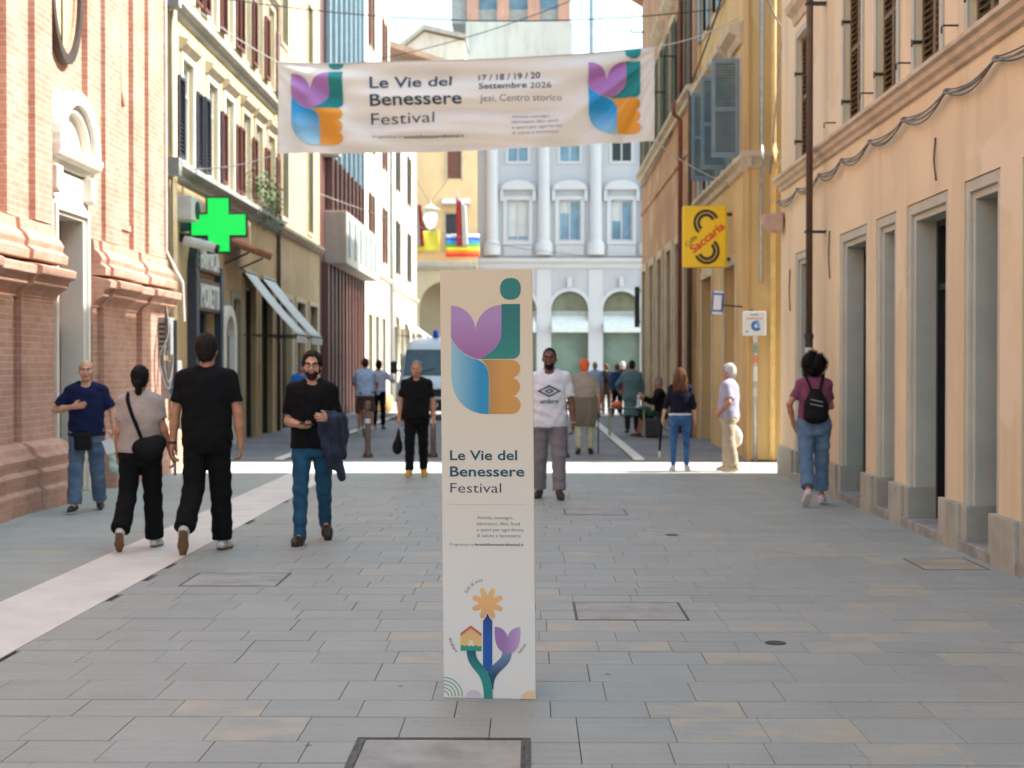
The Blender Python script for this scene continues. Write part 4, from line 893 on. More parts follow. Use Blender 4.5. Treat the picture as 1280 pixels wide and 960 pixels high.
for k in range(7):
    cloth('stripe', 1, 1, lambda u, v, k=k: (-.95 + 1.9 * u, .05 * math.sin(7 * u), -1.0 + (k + v) * .185), M('stripe cloth %d' % k, lin(cols[k]), .8, .04, 3, .05), t, 12, 2)
for nm, x_, z_, lab, cs in (('red_flag', -3.95, 8.0, 'furled red and white flag on a pole over the portico', ((165, 50, 52), (195, 190, 186))), ('tricolour_flag', -6.35, 8.0, 'furled green white and red flag on a pole over the portico', ((50, 130, 80), (195, 192, 190), (165, 52, 52)))):
    t = thing(nm, lab, 'flag', (x_ * 1.04, 80.8, z_ + .3))
    MB().tube([(0, 0, 0), (.05, -1.0, 3.2)], .03, 8).build('pole', m_paltrim, t)
    n = len(cs)
    for k, c in enumerate(cs):
        cloth('cloth', 1, 1, lambda u, v, k=k, n=n: (-.02 + (k + u) * .55 / n + .1 * (1 - v) * (k + u) / n, -.9 + .6 * (1 - v) + .05 * math.sin(12 * u + k * 2), .1 + 2.7 * v - .5 * (k + u) / n * v), M('flag cloth %d %d %d' % c, lin(c), .8, .05, 3, .05), t, 8, 8)
t = thing('street_lantern', 'white globe street lantern hanging under crossed wires before the apricot house', 'lamp', (-4.75, 68, 8.4))
MB().lathe([(.02, .75), (.10, .7), (.12, .6), (.30, .5), (.34, .25), (.22, -.1), (.05, -.28), (.0, -.3)], (0, 0, 0), 20).build('globe', M_plain('opal glass', (0.8, 0.8, 0.78), .3), t, smooth=True)
MB().lathe([(.03, 1.2), (.06, .95), (.45, .72), (.45, .68), (.1, .7)], (0, 0, 0), 20).build('hood', m_greystone, t)
MB().tube([(0, 0, 1.0), (-1.25, .0, 3.0)], .012, 5).build('wire', m_cabled, t); MB().tube([(0, 0, 1.0), (1.7, .6, 3.4)], .012, 5).build('wire', m_cabled, t)
# ================================================================ FESTIVAL PRINT
def arcpts(cx, cy, rx, ry, a0, a1, n=12):
    return [(cx + rx * math.cos(R(a0 + (a1 - a0) * i / n)), cy - ry * math.sin(R(a0 + (a1 - a0) * i / n))) for i in range(n + 1)]
def bez(p0, p1, p2, p3, n=10):
    return [tuple((1 - t) ** 3 * a + 3 * (1 - t) ** 2 * t * b + 3 * (1 - t) * t * t * c + t ** 3 * d for a, b, c, d in zip(p0, p1, p2, p3)) for t in [i / n for i in range(n + 1)]]
def logo_shapes():
    """tulip-and-hand emblem; x 181..530, y 245..790 (y down)"""
    bl = bez((181, 405), (205, 455), (255, 500), (318, 515)); br = bez((318, 515), (390, 490), (435, 440), (435, 385))
    S = {}
    S['purple'] = arcpts(181, 375, 124, 130, 90, 0)[:-1] + arcpts(435, 375, 130, 130, 180, 90) + br[::-1] + bl[::-1]
    S['teal'] = [(435.5, 241), (528, 241)] + arcpts(490, 477, 38, 38, 0, -90) + [(322, 515)] + br[1:]
    S['dot'] = [(480 + 52 * math.copysign(abs(math.cos(t)) ** .85, math.cos(t)), 165 + 54 * math.copysign(abs(math.sin(t)) ** .85, math.sin(t))) for t in [2 * math.pi * i / 40 for i in range(40)]]
    S['blue'] = [(183, 412)] + bez((183, 412), (207, 460), (255, 505), (316, 518))[1:] + bez((316, 518), (352, 530), (372, 565), (372, 612))[1:] + [(372, 790)] + bez((355, 790), (240, 785), (183, 690), (183, 600))
    S['orange'] = [(330, 519), (488, 519)] + arcpts(486, 564, 44, 44, 85, -75, 10) + arcpts(484, 655, 44, 46, 75, -75, 10) + arcpts(486, 745, 46, 45, 75, -90, 10) + [(374, 790), (374, 612)] + bez((374, 612), (374, 570), (356, 530), (330, 519))[1:-1]
    return S
def tess(poly):
    """triangulated (verts, faces) of a simple 2-D outline"""
    from mathutils.geometry import tessellate_polygon
    clean = [p for i, p in enumerate(poly) if (abs(p[0] - poly[i - 1][0]) + abs(p[1] - poly[i - 1][1])) > 1e-4]
    return clean, [tuple(f) for f in tessellate_polygon([[Vector((x, y, 0)) for x, y in clean]])]
def chop(vs, fs, step):
    """cut a flat mesh by a grid so that it can follow a wavy cloth"""
    bm = bmesh.new(); bv = [bm.verts.new((a, b, 0)) for a, b in vs]
    for f in fs:
        try: bm.faces.new([bv[i] for i in f])
        except ValueError: pass
    for ax in (0, 1):
        lo = min(v.co[ax] for v in bm.verts); hi = max(v.co[ax] for v in bm.verts); n = int((hi - lo) / step)
        for k in range(1, n + 1):
            co = [0, 0, 0]; co[ax] = lo + k * step; no = [0, 0, 0]; no[ax] = 1
            bmesh.ops.bisect_plane(bm, geom=bm.verts[:] + bm.edges[:] + bm.faces[:], plane_co=co, plane_no=no)
    bm.verts.index_update()
    r = [(v.co.x, v.co.y) for v in bm.verts], [tuple(v.index for v in f.verts) for f in bm.faces]; bm.free(); return r
def text_px(s, x0, x1, base, cap, bold=0.0):
    """text laid out in picture units, y down: left x0, right x1, baseline and cap height"""
    vs, fs, k = text_fit(s, x1 - x0, bold)
    vk = cap / (.729 * k)
    return [(x0 + u, base - v * vk) for u, v in vs], fs
def M_print(name, c, rough=.55): return M_plain(name, lin(c), rough)
m_tealtx = M_print('petrol ink', (22, 78, 98)); m_greytx = M_print('grey ink', (120, 118, 120)); m_darktx = M_print('dark ink', (48, 66, 80))

# ---------------------------------------------------------------- upright panel
TOT = thing('festival_panel', 'tall upright festival panel with tulip emblem standing in the middle of the street', 'sign panel', (-.192, 6.84, 0), R(-7))
TOT.rotation_euler = (0, R(-.5), R(-7))
W_, H_ = .447, 2.064
m_tot = M_grad('panel print', lin((226, 226, 224)), lin((222, 202, 174)), 2, .35, 1.9, .5)
MB().box(-W_ / 2, W_ / 2, -.008, .004, 0, H_).build('front_sheet', m_tot, TOT, bevel=.0015)
MB().prism([(-W_ / 2 + .004, .0045), (W_ / 2 - .004, .0045), (0.02, .33)], lambda x, y, z: (x, y, z), .002, H_ - .004).build('folded_back', M('panel card', lin((222, 208, 190)), .7, .03, 3, .05), TOT)
def T(px, py):
    left = 551.3 + 4.9 * (py - 337) / 537
    return ((px - left) / 115.5 - .5) * W_, (874.5 - py) / 537.5 * H_
def on_panel(name, vs, fs, mat, lift=.0012, parent=None):
    mb = MB(); mb.add([(T(x, y)[0], -.008 - lift, T(x, y)[1]) for x, y in vs], fs)
    return mb.build(name, mat, parent or TOT)
FS = [o for o in TOT.children if o.name.startswith('front_sheet')][0]
LG = logo_shapes(); cz = lambda x, y: (520 + x / 4, 320 + y / 4)
zt = lambda y: T(600, y)[1]
lm = {'purple': M_grad('purple print', lin((158, 102, 160)), lin((176, 138, 188)), 2, zt(445), zt(395), grain=.5), 'teal': M_grad('teal print', lin((40, 132, 122)), lin((30, 110, 112)), 2, zt(450), zt(390), grain=.5),
      'dot': M_print('teal dot print', (34, 122, 116)), 'blue': M_grad('blue print', lin((150, 192, 206)), lin((20, 138, 186)), 0, -.17, -.03, grain=.6), 'orange': M_grad('orange print', lin((176, 132, 78)), lin((208, 150, 76)), 0, -.01, .08, grain=.5)}
for k, poly in LG.items():
    v, f = tess([cz(*p) for p in poly]); on_panel('emblem_' + {'purple': 'tulip', 'teal': 'stroke', 'dot': 'dot', 'blue': 'wrist', 'orange': 'hand'}[k], v, f, lm[k], .0012 if k != 'dot' else .0014)
for s, x0, x1, b, cap, bold, mt in (('Le Vie del', 564, 648.5, 575, 12.6, .018, m_tealtx), ('Benessere', 564, 657.5, 595.5, 13, .018, m_tealtx), ('Festival', 564.5, 628.5, 616, 12.8, -.004, m_darktx),
                                   ('Attività, convegni,', 598, 643, 649.3, 4.4, .0, m_greytx), ('laboratori, libri, food', 598, 652, 656.8, 4.4, 0, m_greytx), ('e sport per ogni forma', 598, 656.5, 664.4, 4.4, 0, m_greytx), ('di salute e benessere', 598, 653, 671.8, 4.4, 0, m_greytx),
                                   ('Programma su', 564, 594, 682.6, 3.3, 0, m_greytx), ('leviedelbenesserefestival.it', 595.5, 656.5, 682.6, 3.6, .012, m_darktx)):
    v, f = text_px(s, x0, x1, b, cap, bold); on_panel('lettering', v, f, mt)
v, f = tess([(560.5, 630.4), (659, 630.8), (659, 631.2), (560.5, 630.8)]); on_panel('rule_line', v, f, M_print('faint rule ink', (188, 172, 158)))
# lower picture: pencil plant with sun, house and tulip (zoomed picture units -> photo units)
dz = lambda x, y: (520 + x / 4.572, 690 + y / 4.572)
def dpart(name, poly, mat, lift=.0012): v, f = tess([dz(*p) for p in poly]); return on_panel(name, v, f, mat, lift)
m_sun = M_grad('sun print', lin((226, 168, 106)), lin((236, 190, 130)), 2, zt(775), zt(735))
sunp = []
for k in range(8):
    a = 22.5 + 45 * k; ca, sa = math.cos(R(a)), math.sin(R(a)); r0, r1, hw = 46, 92, 14
    for (rr, s_) in ((r0, -1.25), (r1 - 10, -1), (r1, -.55), (r1, .55), (r1 - 10, 1), (r0, 1.25)): sunp.append((418 + rr * ca - s_ * hw * sa, 297 - (rr * sa + s_ * hw * ca)))
dpart('sun', sunp, m_sun, .0010)
dpart('pencil', [(418, 352), (430, 378), (446, 398), (446, 690), (392, 690), (392, 398), (408, 376)], M_grad('pencil print', lin((22, 84, 170)), lin((28, 60, 120)), 2, zt(800), zt(768)), .0016)
m_stem1 = M_grad('left stem print', lin((34, 140, 134)), lin((20, 88, 112)), 2, zt(845), zt(815)); m_stem2 = M_grad('right stem print', lin((20, 70, 110)), lin((120, 140, 180)), 2, zt(845), zt(816))
rs_ = bez((530, 575), (530, 660), (425, 650), (425, 790), 16)
def ribbon(c, hw):
    L_, R__ = [], []
    for i, p in enumerate(c):
        q0, q1 = c[max(i - 1, 0)], c[min(i + 1, len(c) - 1)]; d = Vector((q1[0] - q0[0], q1[1] - q0[1])).normalized(); L_.append((p[0] - d.y * hw, p[1] + d.x * hw)); R__.append((p[0] + d.y * hw, p[1] - d.x * hw))
    return L_ + R__[::-1]
dpart('stem', ribbon(rs_, 27), m_stem2, .0020)
dpart('stem', ribbon(bez((324, 570), (324, 680), (423, 650), (423, 842), 18), 26), m_stem1, .0024)
dpart('house_wall', [(262, 478), (322, 430), (384, 478), (384, 548), (262, 548)], M_grad('house print', lin((226, 196, 120)), lin((222, 176, 128)), 2, zt(808), zt(785)), .0014)
dpart('house_roof', [(262, 470), (322, 425), (384, 470), (384, 488), (322, 441), (262, 488)], M_print('house roof print', (198, 100, 92)), .0018)
dpart('house_door', [(307, 545), (307, 524), (314, 512), (322, 509), (332, 513), (338, 524), (338, 545)], M_print('panel white', (224, 218, 210)), .0018)
dpart('house_base', [(262, 572), (262, 545), (274, 538), (286, 545), (298, 538), (312, 546), (324, 540), (338, 546), (352, 538), (366, 546), (384, 540), (384, 572)], M_print('house base print', (50, 148, 130)), .0022)
dpart('tulip', arcpts(460, 500, 74, 70, 90, 0)[:-1] + arcpts(606, 500, 73, 70, 180, 90) + bez((606, 430), (612, 540), (580, 582), (533, 582)) + bez((533, 582), (480, 578), (454, 530), (460, 430)), M_grad('tulip print', lin((152, 118, 176)), lin((190, 158, 206)), 0, .07, .15), .0028)
for k in range(5):
    r = 28 + 20 * k; v = arcpts(165, 835, r + 2.5, r + 2.5, 90, 0, 14) + arcpts(165, 835, r - 2.5, r - 2.5, 0, 90, 14); dpart('arc_line', v, M_print('arc print', (90, 150, 130)))
dpart('corner_disc', arcpts(688, 842, 78, 52, 180, 90, 14) + [(688, 842)], M_print('peach disc print', (234, 200, 162)))
dpart('floor_disc', arcpts(338, 838, 46, 42, 180, 0, 16), M_print('lilac disc print', (206, 196, 214)))
def word_arc(s, cx, cy, r, a_mid, size, flip=False):
    w_ = 0; parts = []
    for ch in s:
        if ch == ' ': parts.append((None, size * .3)); continue
        vs, fs = text2d(ch, size, .0); x0 = min(p[0] for p in vs); x1 = max(p[0] for p in vs); parts.append((([(a - x0, b) for a, b in vs], fs), x1 - x0 + size * .1))
    tot = sum(p[1] for p in parts); pos = -tot / 2; V_, F_ = [], []
    for g_, adv in parts:
        if g_:
            a = R(a_mid) - (pos + adv / 2) / r * (1 if not flip else -1)
            for (fs) in [g_[1]]:
                o = len(V_); F_ += [tuple(i + o for i in f) for f in fs]
                for (u, v) in g_[0]:
                    u -= adv / 2
                    if not flip: x = cx + (r + v) * math.cos(a) + u * math.sin(a); y = cy - ((r + v) * math.sin(a) - u * math.cos(a))
                    else: x = cx + (r - v) * math.cos(a) - u * math.sin(a); y = cy - ((r - v) * math.sin(a) + u * math.cos(a))
                    V_.append((x, y))
        pos += adv
    v = [dz(*p) for p in V_]; on_panel('lettering', v, F_, m_darktx)
word_arc('Stili di vita', 418, 297, 130, 128, 27); word_arc('Welfare', 400, 440, 218, 209, 27, True); word_arc('Salute', 420, 420, 246, -34, 27, True)

# ---------------------------------------------------------------- banner across the street
YB = 25.0; KB = YB / 1778
BAN = thing('street_banner', 'off-white festival banner strung across the street on ropes', 'banner', ((583 - 662) * KB, YB, 1.6 + (458 - 130) * KB))
def bpx(x, y):
    u = (x - 347.5) / 470.0; yt = 78 - 18 * u + 28 * u * (1 - u); yb = 192 - 15 * u + 14 * u * (1 - u); return u, (yb - y) / (yb - yt)
def bsurf(u, v, lift=0.0):
    yt = 78 - 18 * u + 28 * u * (1 - u); yb = 192 - 15 * u + 14 * u * (1 - u); x = 347.5 + 470 * u; y = yb + (yt - yb) * v
    aL = math.atan2((1 - v) * 1.6 + .02, u * 6.6 + .25); aR = math.atan2((1 - v) * 1.6 + .02, (1 - u) * 6.6 + .25)
    wl = math.exp(-u * 2.2); wr = math.exp(-(1 - u) * 2.0)
    d = .10 * wl * math.sin(15 * aL + .6) * min(1, u * 6) + .11 * wr * math.sin(17 * aR + 1.2) * min(1, (1 - u) * 6) + .012 * wr * math.sin(41 * aR)
    mid = math.exp(-((u - .42) / .3) ** 2); c = 4 * u * (1 - u)
    d += .085 * mid * math.sin(2 * math.pi * (2.6 * (v + .35 * (u - .5) ** 2 * 4) + .1)) + .03 * mid * math.sin(2 * math.pi * (5.3 * v + 1.7 * u))
    d += .012 * math.sin(9 * u + 4 * v) + .05 * c * (.5 - v)
    return ((x - 583) * KB, d - lift, (130 - y) * KB)
m_ban, nt, bs = nodes_of('banner fabric'); MATS['banner fabric'] = m_ban
bs.inputs['Base Color'].default_value = (*lin((236, 231, 224)), 1); bs.inputs['Roughness'].default_value = .75
tr = add(nt, 'ShaderNodeBsdfTranslucent'); tr.inputs[0].default_value = (*lin((228, 212, 196)), 1); mx = add(nt, 'ShaderNodeMixShader'); mx.inputs[0].default_value = .22
nt.links.new(bs.outputs[0], mx.inputs[1]); nt.links.new(tr.outputs[0], mx.inputs[2]); nt.links.new(mx.outputs[0], nt.nodes['Material Output'].inputs[0])
nu, nv = 220, 70
vs_ = [bsurf(i / nu, j / nv) for j in range(nv + 1) for i in range(nu + 1)]
fs_ = [(j * (nu + 1) + i, j * (nu + 1) + i + 1, (j + 1) * (nu + 1) + i + 1, (j + 1) * (nu + 1) + i) for j in range(nv) for i in range(nu)]
MB().add(vs_, fs_).build('cloth', m_ban, BAN, smooth=True)
def on_banner(name, vs, fs, mat, step=3, lift=.018):
    vs, fs = chop(vs, fs, step)
    pts = []
    for x, y in vs:
        u, v = bpx(x, y); pts.append(bsurf(u, min(v, .999), lift))
    return MB().add(pts, fs).build(name, mat, BAN, smooth=True)
def skewed(vs, x_ref):   # the print follows the slope of the banner's top edge
    return [(x, y - (x - x_ref) * .026) for x, y in vs]
bm_ = {'purple': M_print('banner purple', (170, 118, 184)), 'teal': M_print('banner teal', (16, 128, 130)), 'dot': M_print('banner teal dot', (16, 132, 134)), 'blue': M_grad('banner blue', lin((165, 205, 222)), lin((20, 146, 206)), 2, -.75, -.1), 'orange': M_print('banner orange', (224, 150, 46))}
for lx, ly, lw, lh in ((364, 91.5, 65, 90), (735, 79.5, 65, 89)):
    for k, poly in LG.items():
        p = [(lx + (x - 181) * lw / 349, ly + (y - 245) * lh / 545) for x, y in poly]; p = skewed(p, lx + 30)
        p = [(x, max(y, 78.6 - 18 * ((x - 347.5) / 470) + 28 * ((x - 347.5) / 470) * (1 - (x - 347.5) / 470))) for x, y in p] if k == 'dot' else p
        v, f = tess(p); on_banner('emblem_' + {'purple': 'tulip', 'teal': 'stroke', 'dot': 'dot', 'blue': 'wrist', 'orange': 'hand'}[k], v, f, bm_[k], 2.5)
m_navytx = M_print('banner navy ink', (36, 66, 88))
for s, x0, x1, b, cap, bold, mt in (('Le Vie del', 462, 564.5, 109, 14.5, .016, m_navytx), ('Benessere', 463, 577.5, 132, 14.5, .016, m_navytx), ('Festival', 463.5, 543, 154.5, 14.5, -.004, m_navytx),
                                   ('17 / 18 / 19 / 20', 598, 675, 99.5, 8, .014, m_navytx), ('Settembre', 598.5, 658.5, 112, 8, .014, m_navytx), ('2026', 662.5, 689, 111.5, 8, -.002, m_darktx), ('Jesi, Centro storico', 600, 702, 127, 8.4, -.003, m_greytx),
                                   ('Attività, convegni,', 640, 688, 147, 3.8, 0, m_greytx), ('laboratori, libri, food', 640, 697, 154, 3.8, 0, m_greytx), ('e sport per ogni forma', 640, 702, 161, 3.8, 0, m_greytx), ('di salute e benessere', 640, 698, 168, 3.8, 0, m_greytx),
                                   ('Programma su', 466, 503, 173, 3.3, 0, m_greytx), ('leviedelbenesserefestival.it', 505, 580, 172.5, 3.6, .012, m_darktx)):
    v, f = text_px(s, x0, x1, b, cap, bold); on_banner('lettering', skewed(v, (x0 + x1) / 2), f, mt, 4, .009)
m_rope = M('white rope', (0.55, 0.53, 0.5), .8, .1, 20)
org = Vector(BAN.location)
def brope(p, q, s=.08, r=.011): MB().tube([v - org for v in sag(p, q, s)], r, 6).build('rope', m_rope, BAN)
c4 = {k: org + Vector(bsurf(*k)) for k in ((0, 0), (0, 1), (1, 0), (1, 1))}
brope(c4[(0, 1)], FM.P(24.2, .04, 8.0)); brope(c4[(0, 0)], FM.P(24.6, .2, 5.02)); brope(c4[(1, 1)], FB.P(25.2, .0, 7.75)); brope(c4[(1, 0)], FB.P(26.0, .0, 4.9))
MB().tube([Vector(bsurf(i / 40, 1)) for i in range(41)], .012, 6).build('rope', m_rope, BAN)
for k, (p, q, s_) in enumerate(((FM.P(26, 0, 8.4), FB.P(28, 0, 8.6), .35), (FY.P(38, 0, 9.5), FC.P(36, 0, 12.0), .5), (FM.P(33, 0, 8.0), FC.P(40, 0, 8.3), .4), (FY.P(41, 0, 6.6), FC.P(43, 0, 4.9), .5))):
    t = MB().tube(sag(p, q, s_, 16), .012, 5).build('overhead_wire', m_cabled if k < 3 else m_rope); tag(t, ('dark overhead wire crossing just beyond the banner', 'dark overhead wire crossing in front of the tower', 'dark overhead wire from the cream building to the brown one', 'pale overhead cable slung below the others towards the palace arcade')[k], 'wire')

# ---------------------------------------------------------------- pharmacy cross
t = thing('pharmacy_cross', 'glowing green pharmacy cross sign on a teal bracket', 'sign', (-5.46, 24.95, 4.08)); t.rotation_euler = (0, R(-1), R(8))
def plus(a, b): return [(-b, -a), (b, -a), (b, -b), (a, -b), (a, b), (b, b), (b, a), (-b, a), (-b, b), (-a, b), (-a, -b), (-b, -b)]
MB().prism(plus(.50, .215), lambda x, z, y: (x, y, z), -.07, .07).build('housing', m_black, t, bevel=.012)
m_led, nt, bs = nodes_of('green led'); MATS['green led'] = m_led
bs.inputs['Base Color'].default_value = (0, .02, .004, 1); bs.inputs['Emission Color'].default_value = (0.002, 0.9, 0.10, 1); bs.inputs['Emission Strength'].default_value = .3
vo = add(nt, 'ShaderNodeTexVoronoi'); vo.inputs['Scale'].default_value = 30; vo.inputs['Randomness'].default_value = 0; nt.links.new(add(nt, 'ShaderNodeTexCoord').outputs['Object'], vo.inputs['Vector'])
ls = add(nt, 'ShaderNodeMapRange'); nt.links.new(vo.outputs['Distance'], ls.inputs[0]); ls.inputs[1].default_value = .25; ls.inputs[2].default_value = .6; ls.inputs[3].default_value = .42; ls.inputs[4].default_value = .20; nt.links.new(ls.outputs[0], bs.inputs['Emission Strength'])
MB().prism(plus(.465, .18), lambda x, z, y: (x, y, z), -.085, -.0705).build('led_face', m_led, t); MB().prism(plus(.465, .18), lambda x, z, y: (x, y, z), .0705, .085).build('led_face', m_led, t)
MB().prism([(-.50, .1), (-.50, -.1), (-.78, -.12), (-.82, -.02), (-.66, .12)], lambda x, z, y: (x, y, z), -.06, .06).build('bracket', M('teal metal', lin((30, 110, 112)), .5), t, bevel=.01)
t = thing('roller_camera', 'white cylinder camera mounted below the green cross', 'camera', (-5.72, 24.75, 3.72))
MB().tube([(-.3, 0, .08), (.25, 0, -.06)], .09, 12).build('body', MATS['white enamel'], t, smooth=False); MB().tube([(.24, 0, -.057), (.3, 0, -.075)], .07, 12).build('lens', m_black, t); MB().box(-.38, -.2, -.03, .03, .05, .2).build('mount', m_black, t)

# ---------------------------------------------------------------- projecting signs on the yellow building
SG = thing('coffee_sign', 'square yellow coffee sign with brown ring emblem and red lettering', 'sign', (3.2, 26.1, 3.97))
MB().box(-.405, .405, -.07, .07, -.565, .565).build('box', M('sign yellow', lin((238, 196, 20)), .35, .03, 3, 0), SG, bevel=.035)
m_cof = M_print('coffee brown', (52, 30, 22), .4); m_sred = M_print('sign red', (214, 70, 30), .4); m_syel = M_print('sign yellow print', (240, 205, 60), .4)
sg = lambda x, y: ((x - 238) / 269 * .81, (272 - y) / 360 * 1.13)
def on_sign(name, poly_v, f, mat, lift): MB().add([(sg(x, y)[0], -.0705 - lift, sg(x, y)[1]) for x, y in poly_v], f).build(name, mat, SG)
def arcband(cx, cy, r0, r1, a0, a1, n=26):
    o = arcpts(cx, cy, r1, r1, a0, a1, n); i = arcpts(cx, cy, r0, r0, a0, a1, n); return o + i, [(k, k + 1, n + 2 + k, n + 1 + k) for k in range(n)]
for cx, cy, a0, a1 in ((245, 192, 232, 22), (250, 356, 52, -158)):
    v, f = arcband(cx, cy, 36, 78, a0, a1); on_sign('ring', v, f, m_cof, .001)
    for k in range(17):
        b0 = a0 + (a1 - a0) * (k + .15) / 17; b1 = a0 + (a1 - a0) * (k + .8) / 17; v, f = arcband(cx, cy, 54, 61, b0, b1, 3); on_sign('ring_dash', v, f, m_syel, .002)
def rot_text(s, cx, cy, ang, width, cap, bold, mat, lift):
    vs, fs, k = text_fit(s, width, bold); vk = cap / (.729 * k); ca, sa = math.cos(R(ang)), math.sin(R(ang)); V_ = []
    for u, v in vs: u -= width / 2; v = v * vk - cap / 2; V_.append((cx + u * ca - v * sa, cy - (u * sa + v * ca)))
    on_sign('lettering', V_, fs, mat, lift)
rot_text('Saccaria', 250, 276, 38, 246, 50, .03, m_sred, .003); rot_text('Caffè', 153, 296, 38, 84, 26, 0, m_cof, .003)
MB().box(.40, .51, -.03, .03, .38, .44).build('bracket', m_black, SG); MB().box(.40, .51, -.03, .03, -.44, -.38).build('bracket', m_black, SG)
t = thing('tobacco_sign', 'small blue and white sign on a dark rod beside the white square sign', 'sign', (3.30, 25.0, 2.72)); t.rotation_euler = (0, R(4), R(-18))
MB().box(-.1, .1, -.03, .03, -.21, .21).build('board', M_plain('sign blue', lin((52, 84, 150)), .4), t, bevel=.008); MB().box(-.07, .07, -.034, -.0305, -.13, .13).build('face', M_plain('sign white', (0.62, 0.65, 0.68), .4), t)
for z in (-.185, .185): MB().box(-.08, .1, -.034, -.0305, z - .02, z + .02).build('mark', M_plain('sign white', (0.6, 0.6, 0.6), .4), t)
MB().tube([(.08, 0, -.04), (.5, -.3, -.06)], .014, 6).build('rod', m_black, t)
t = thing('lottery_sign', 'white square sign with a blue swirl at the corner of the yellow building', 'sign', (3.72, 23.62, 2.31))
MB().box(-.19, .19, -.03, .03, -.2, .2).build('board', M_plain('sign board white', (0.66, 0.68, 0.69), .35), t, bevel=.01)
v, f = arcband(0, 0, 2.6, 6.2, 60, 330, 20); MB().add([(.03 + x * .014, -.0312, -.04 - y * .014) for x, y in v], f).build('swirl', M_plain('swirl blue', lin((30, 100, 180)), .4), t)
v, f = arcband(0, 0, 0, 3.0, -40, 110, 10); MB().add([(.03 + x * .02, -.0316, -.03 - y * .02) for x, y in v], f).build('swirl', M_plain('swirl light blue', lin((90, 160, 220)), .4), t)
MB().box(-.13, .13, -.0316, -.031, .075, .088).build('red_line', m_sred, t); MB().box(-.06, .06, -.0316, -.031, .135, .15).build('grey_line', m_greytx, t); MB().box(-.14, -.11, -.0316, -.031, -.15, -.12).build('blue_square', MATS['swirl blue'], t)
MB().tube([(.0, 0, .19), (.0, .28, .23)], .014, 6).build('rod', m_black, t); MB().tube([(.12, .03, 0), (.12, .28, 0)], .012, 6).build('rod', m_black, t)

# ---------------------------------------------------------------- bollards
m_boll = M('brown iron bollard', lin((92, 72, 64)), .5, .15, 10, .1)
for x_, lab in ((-2.85, 'brown iron bollard beside the cyclist'), (-1.70, 'brown iron bollard behind the man in black with yellow shoes'), (.62, 'brown iron bollard behind the man in the white shirt')):
    t = thing('bollard', lab, 'bollard', (x_, 25.0, 0), group='bollards where the setts begin')
    MB().lathe([(.085, 0), (.085, .05), (.06, .09), (.05, .14), (.048, .84)], (0, 0, 0), 18).build('post', m_boll, t, smooth=True)
    MB().lathe([(.058, .84), (.062, .87), (.05, .9), (.062, .94), (.055, .985), (.0, 1.0)], (0, 0, 0), 18).build('knob', m_boll, t, smooth=True)
    MB().lathe([(.05, .6), (.0515, .6), (.0515, .68), (.05, .68)], (0, 0, 0), 18).build('band', M_plain('pale band', (0.5, 0.5, 0.5), .5), t)

# ---------------------------------------------------------------- delivery van
VAN = thing('white_van', 'white panel van with a blue roof beacon parked on the setts', 'van', (-2.98, 42.3, 0))
m_vwhite = M('van white paint', (0.62, 0.66, 0.69), .25, .03, 2, 0); m_vdark = M('van black plastic', (0.02, 0.02, 0.022), .6, .1, 5, .05)
m_vglass = M('van glass', (0.06, 0.10, 0.11), .05, .2, 1.2, 0)
secs = [(0.0, .98, .30, .86), (.08, 1.0, .26, 1.0), (.45, 1.02, .26, 1.20), (.85, 1.02, .26, 1.32), (1.5, .95, .26, 2.18), (1.9, .93, .26, 2.44), (2.6, .95, .26, 2.52), (5.2, .95, .26, 2.52), (5.3, .92, .3, 2.48)]
vs, fs = [], []; n = 20
for (y_, hw, z0, z1) in secs:
    for k in range(n):
        a = 2 * math.pi * k / n; e = 2 / 5.5; c, s_ = math.cos(a), math.sin(a)
        x_ = hw * math.copysign(abs(c) ** e, c); zz = (z0 + z1) / 2 + (z1 - z0) / 2 * math.copysign(abs(s_) ** e, s_)
        if zz > 1.25: x_ *= 1 - .07 * (zz - 1.25) / 1.25
        vs.append((x_, y_, zz))
m_ = len(secs); fs = [(i * n + k, i * n + (k + 1) % n, (i + 1) * n + (k + 1) % n, (i + 1) * n + k) for i in range(m_ - 1) for k in range(n)] + [tuple(range(n)), tuple((m_ - 1) * n + k for k in range(n))]
MB().add(vs, fs).build('body', m_vwhite, VAN, smooth=True, bevel=.03)
def on_slope(z): return .85 + (z - 1.32) / .86 * .65
mb = MB(); pts = [(-.86, 1.36), (.86, 1.36), (.80, 2.12), (-.80, 2.12)]
mb.add([(x_, on_slope(z) - .05, z) for x_, z in pts] + [(x_, on_slope(z) + .02, z) for x_, z in pts], [(0, 1, 2, 3), (7, 6, 5, 4), (0, 4, 5, 1), (1, 5, 6, 2), (2, 6, 7, 3), (3, 7, 4, 0)]); mb.build('windscreen', m_vglass, VAN)
mb = MB(); mb.tube([(-.5, on_slope(1.4) - .07, 1.38), (.1, on_slope(1.55) - .07, 1.55)], .012, 5); mb.build('wiper', m_vdark, VAN)
MB().box(-.97, .97, -.06, .12, .28, .62).build('bumper', m_vdark, VAN, bevel=.04)
MB().box(-.62, .62, -.02, .05, .70, .93).build('grille', m_vdark, VAN, bevel=.02)
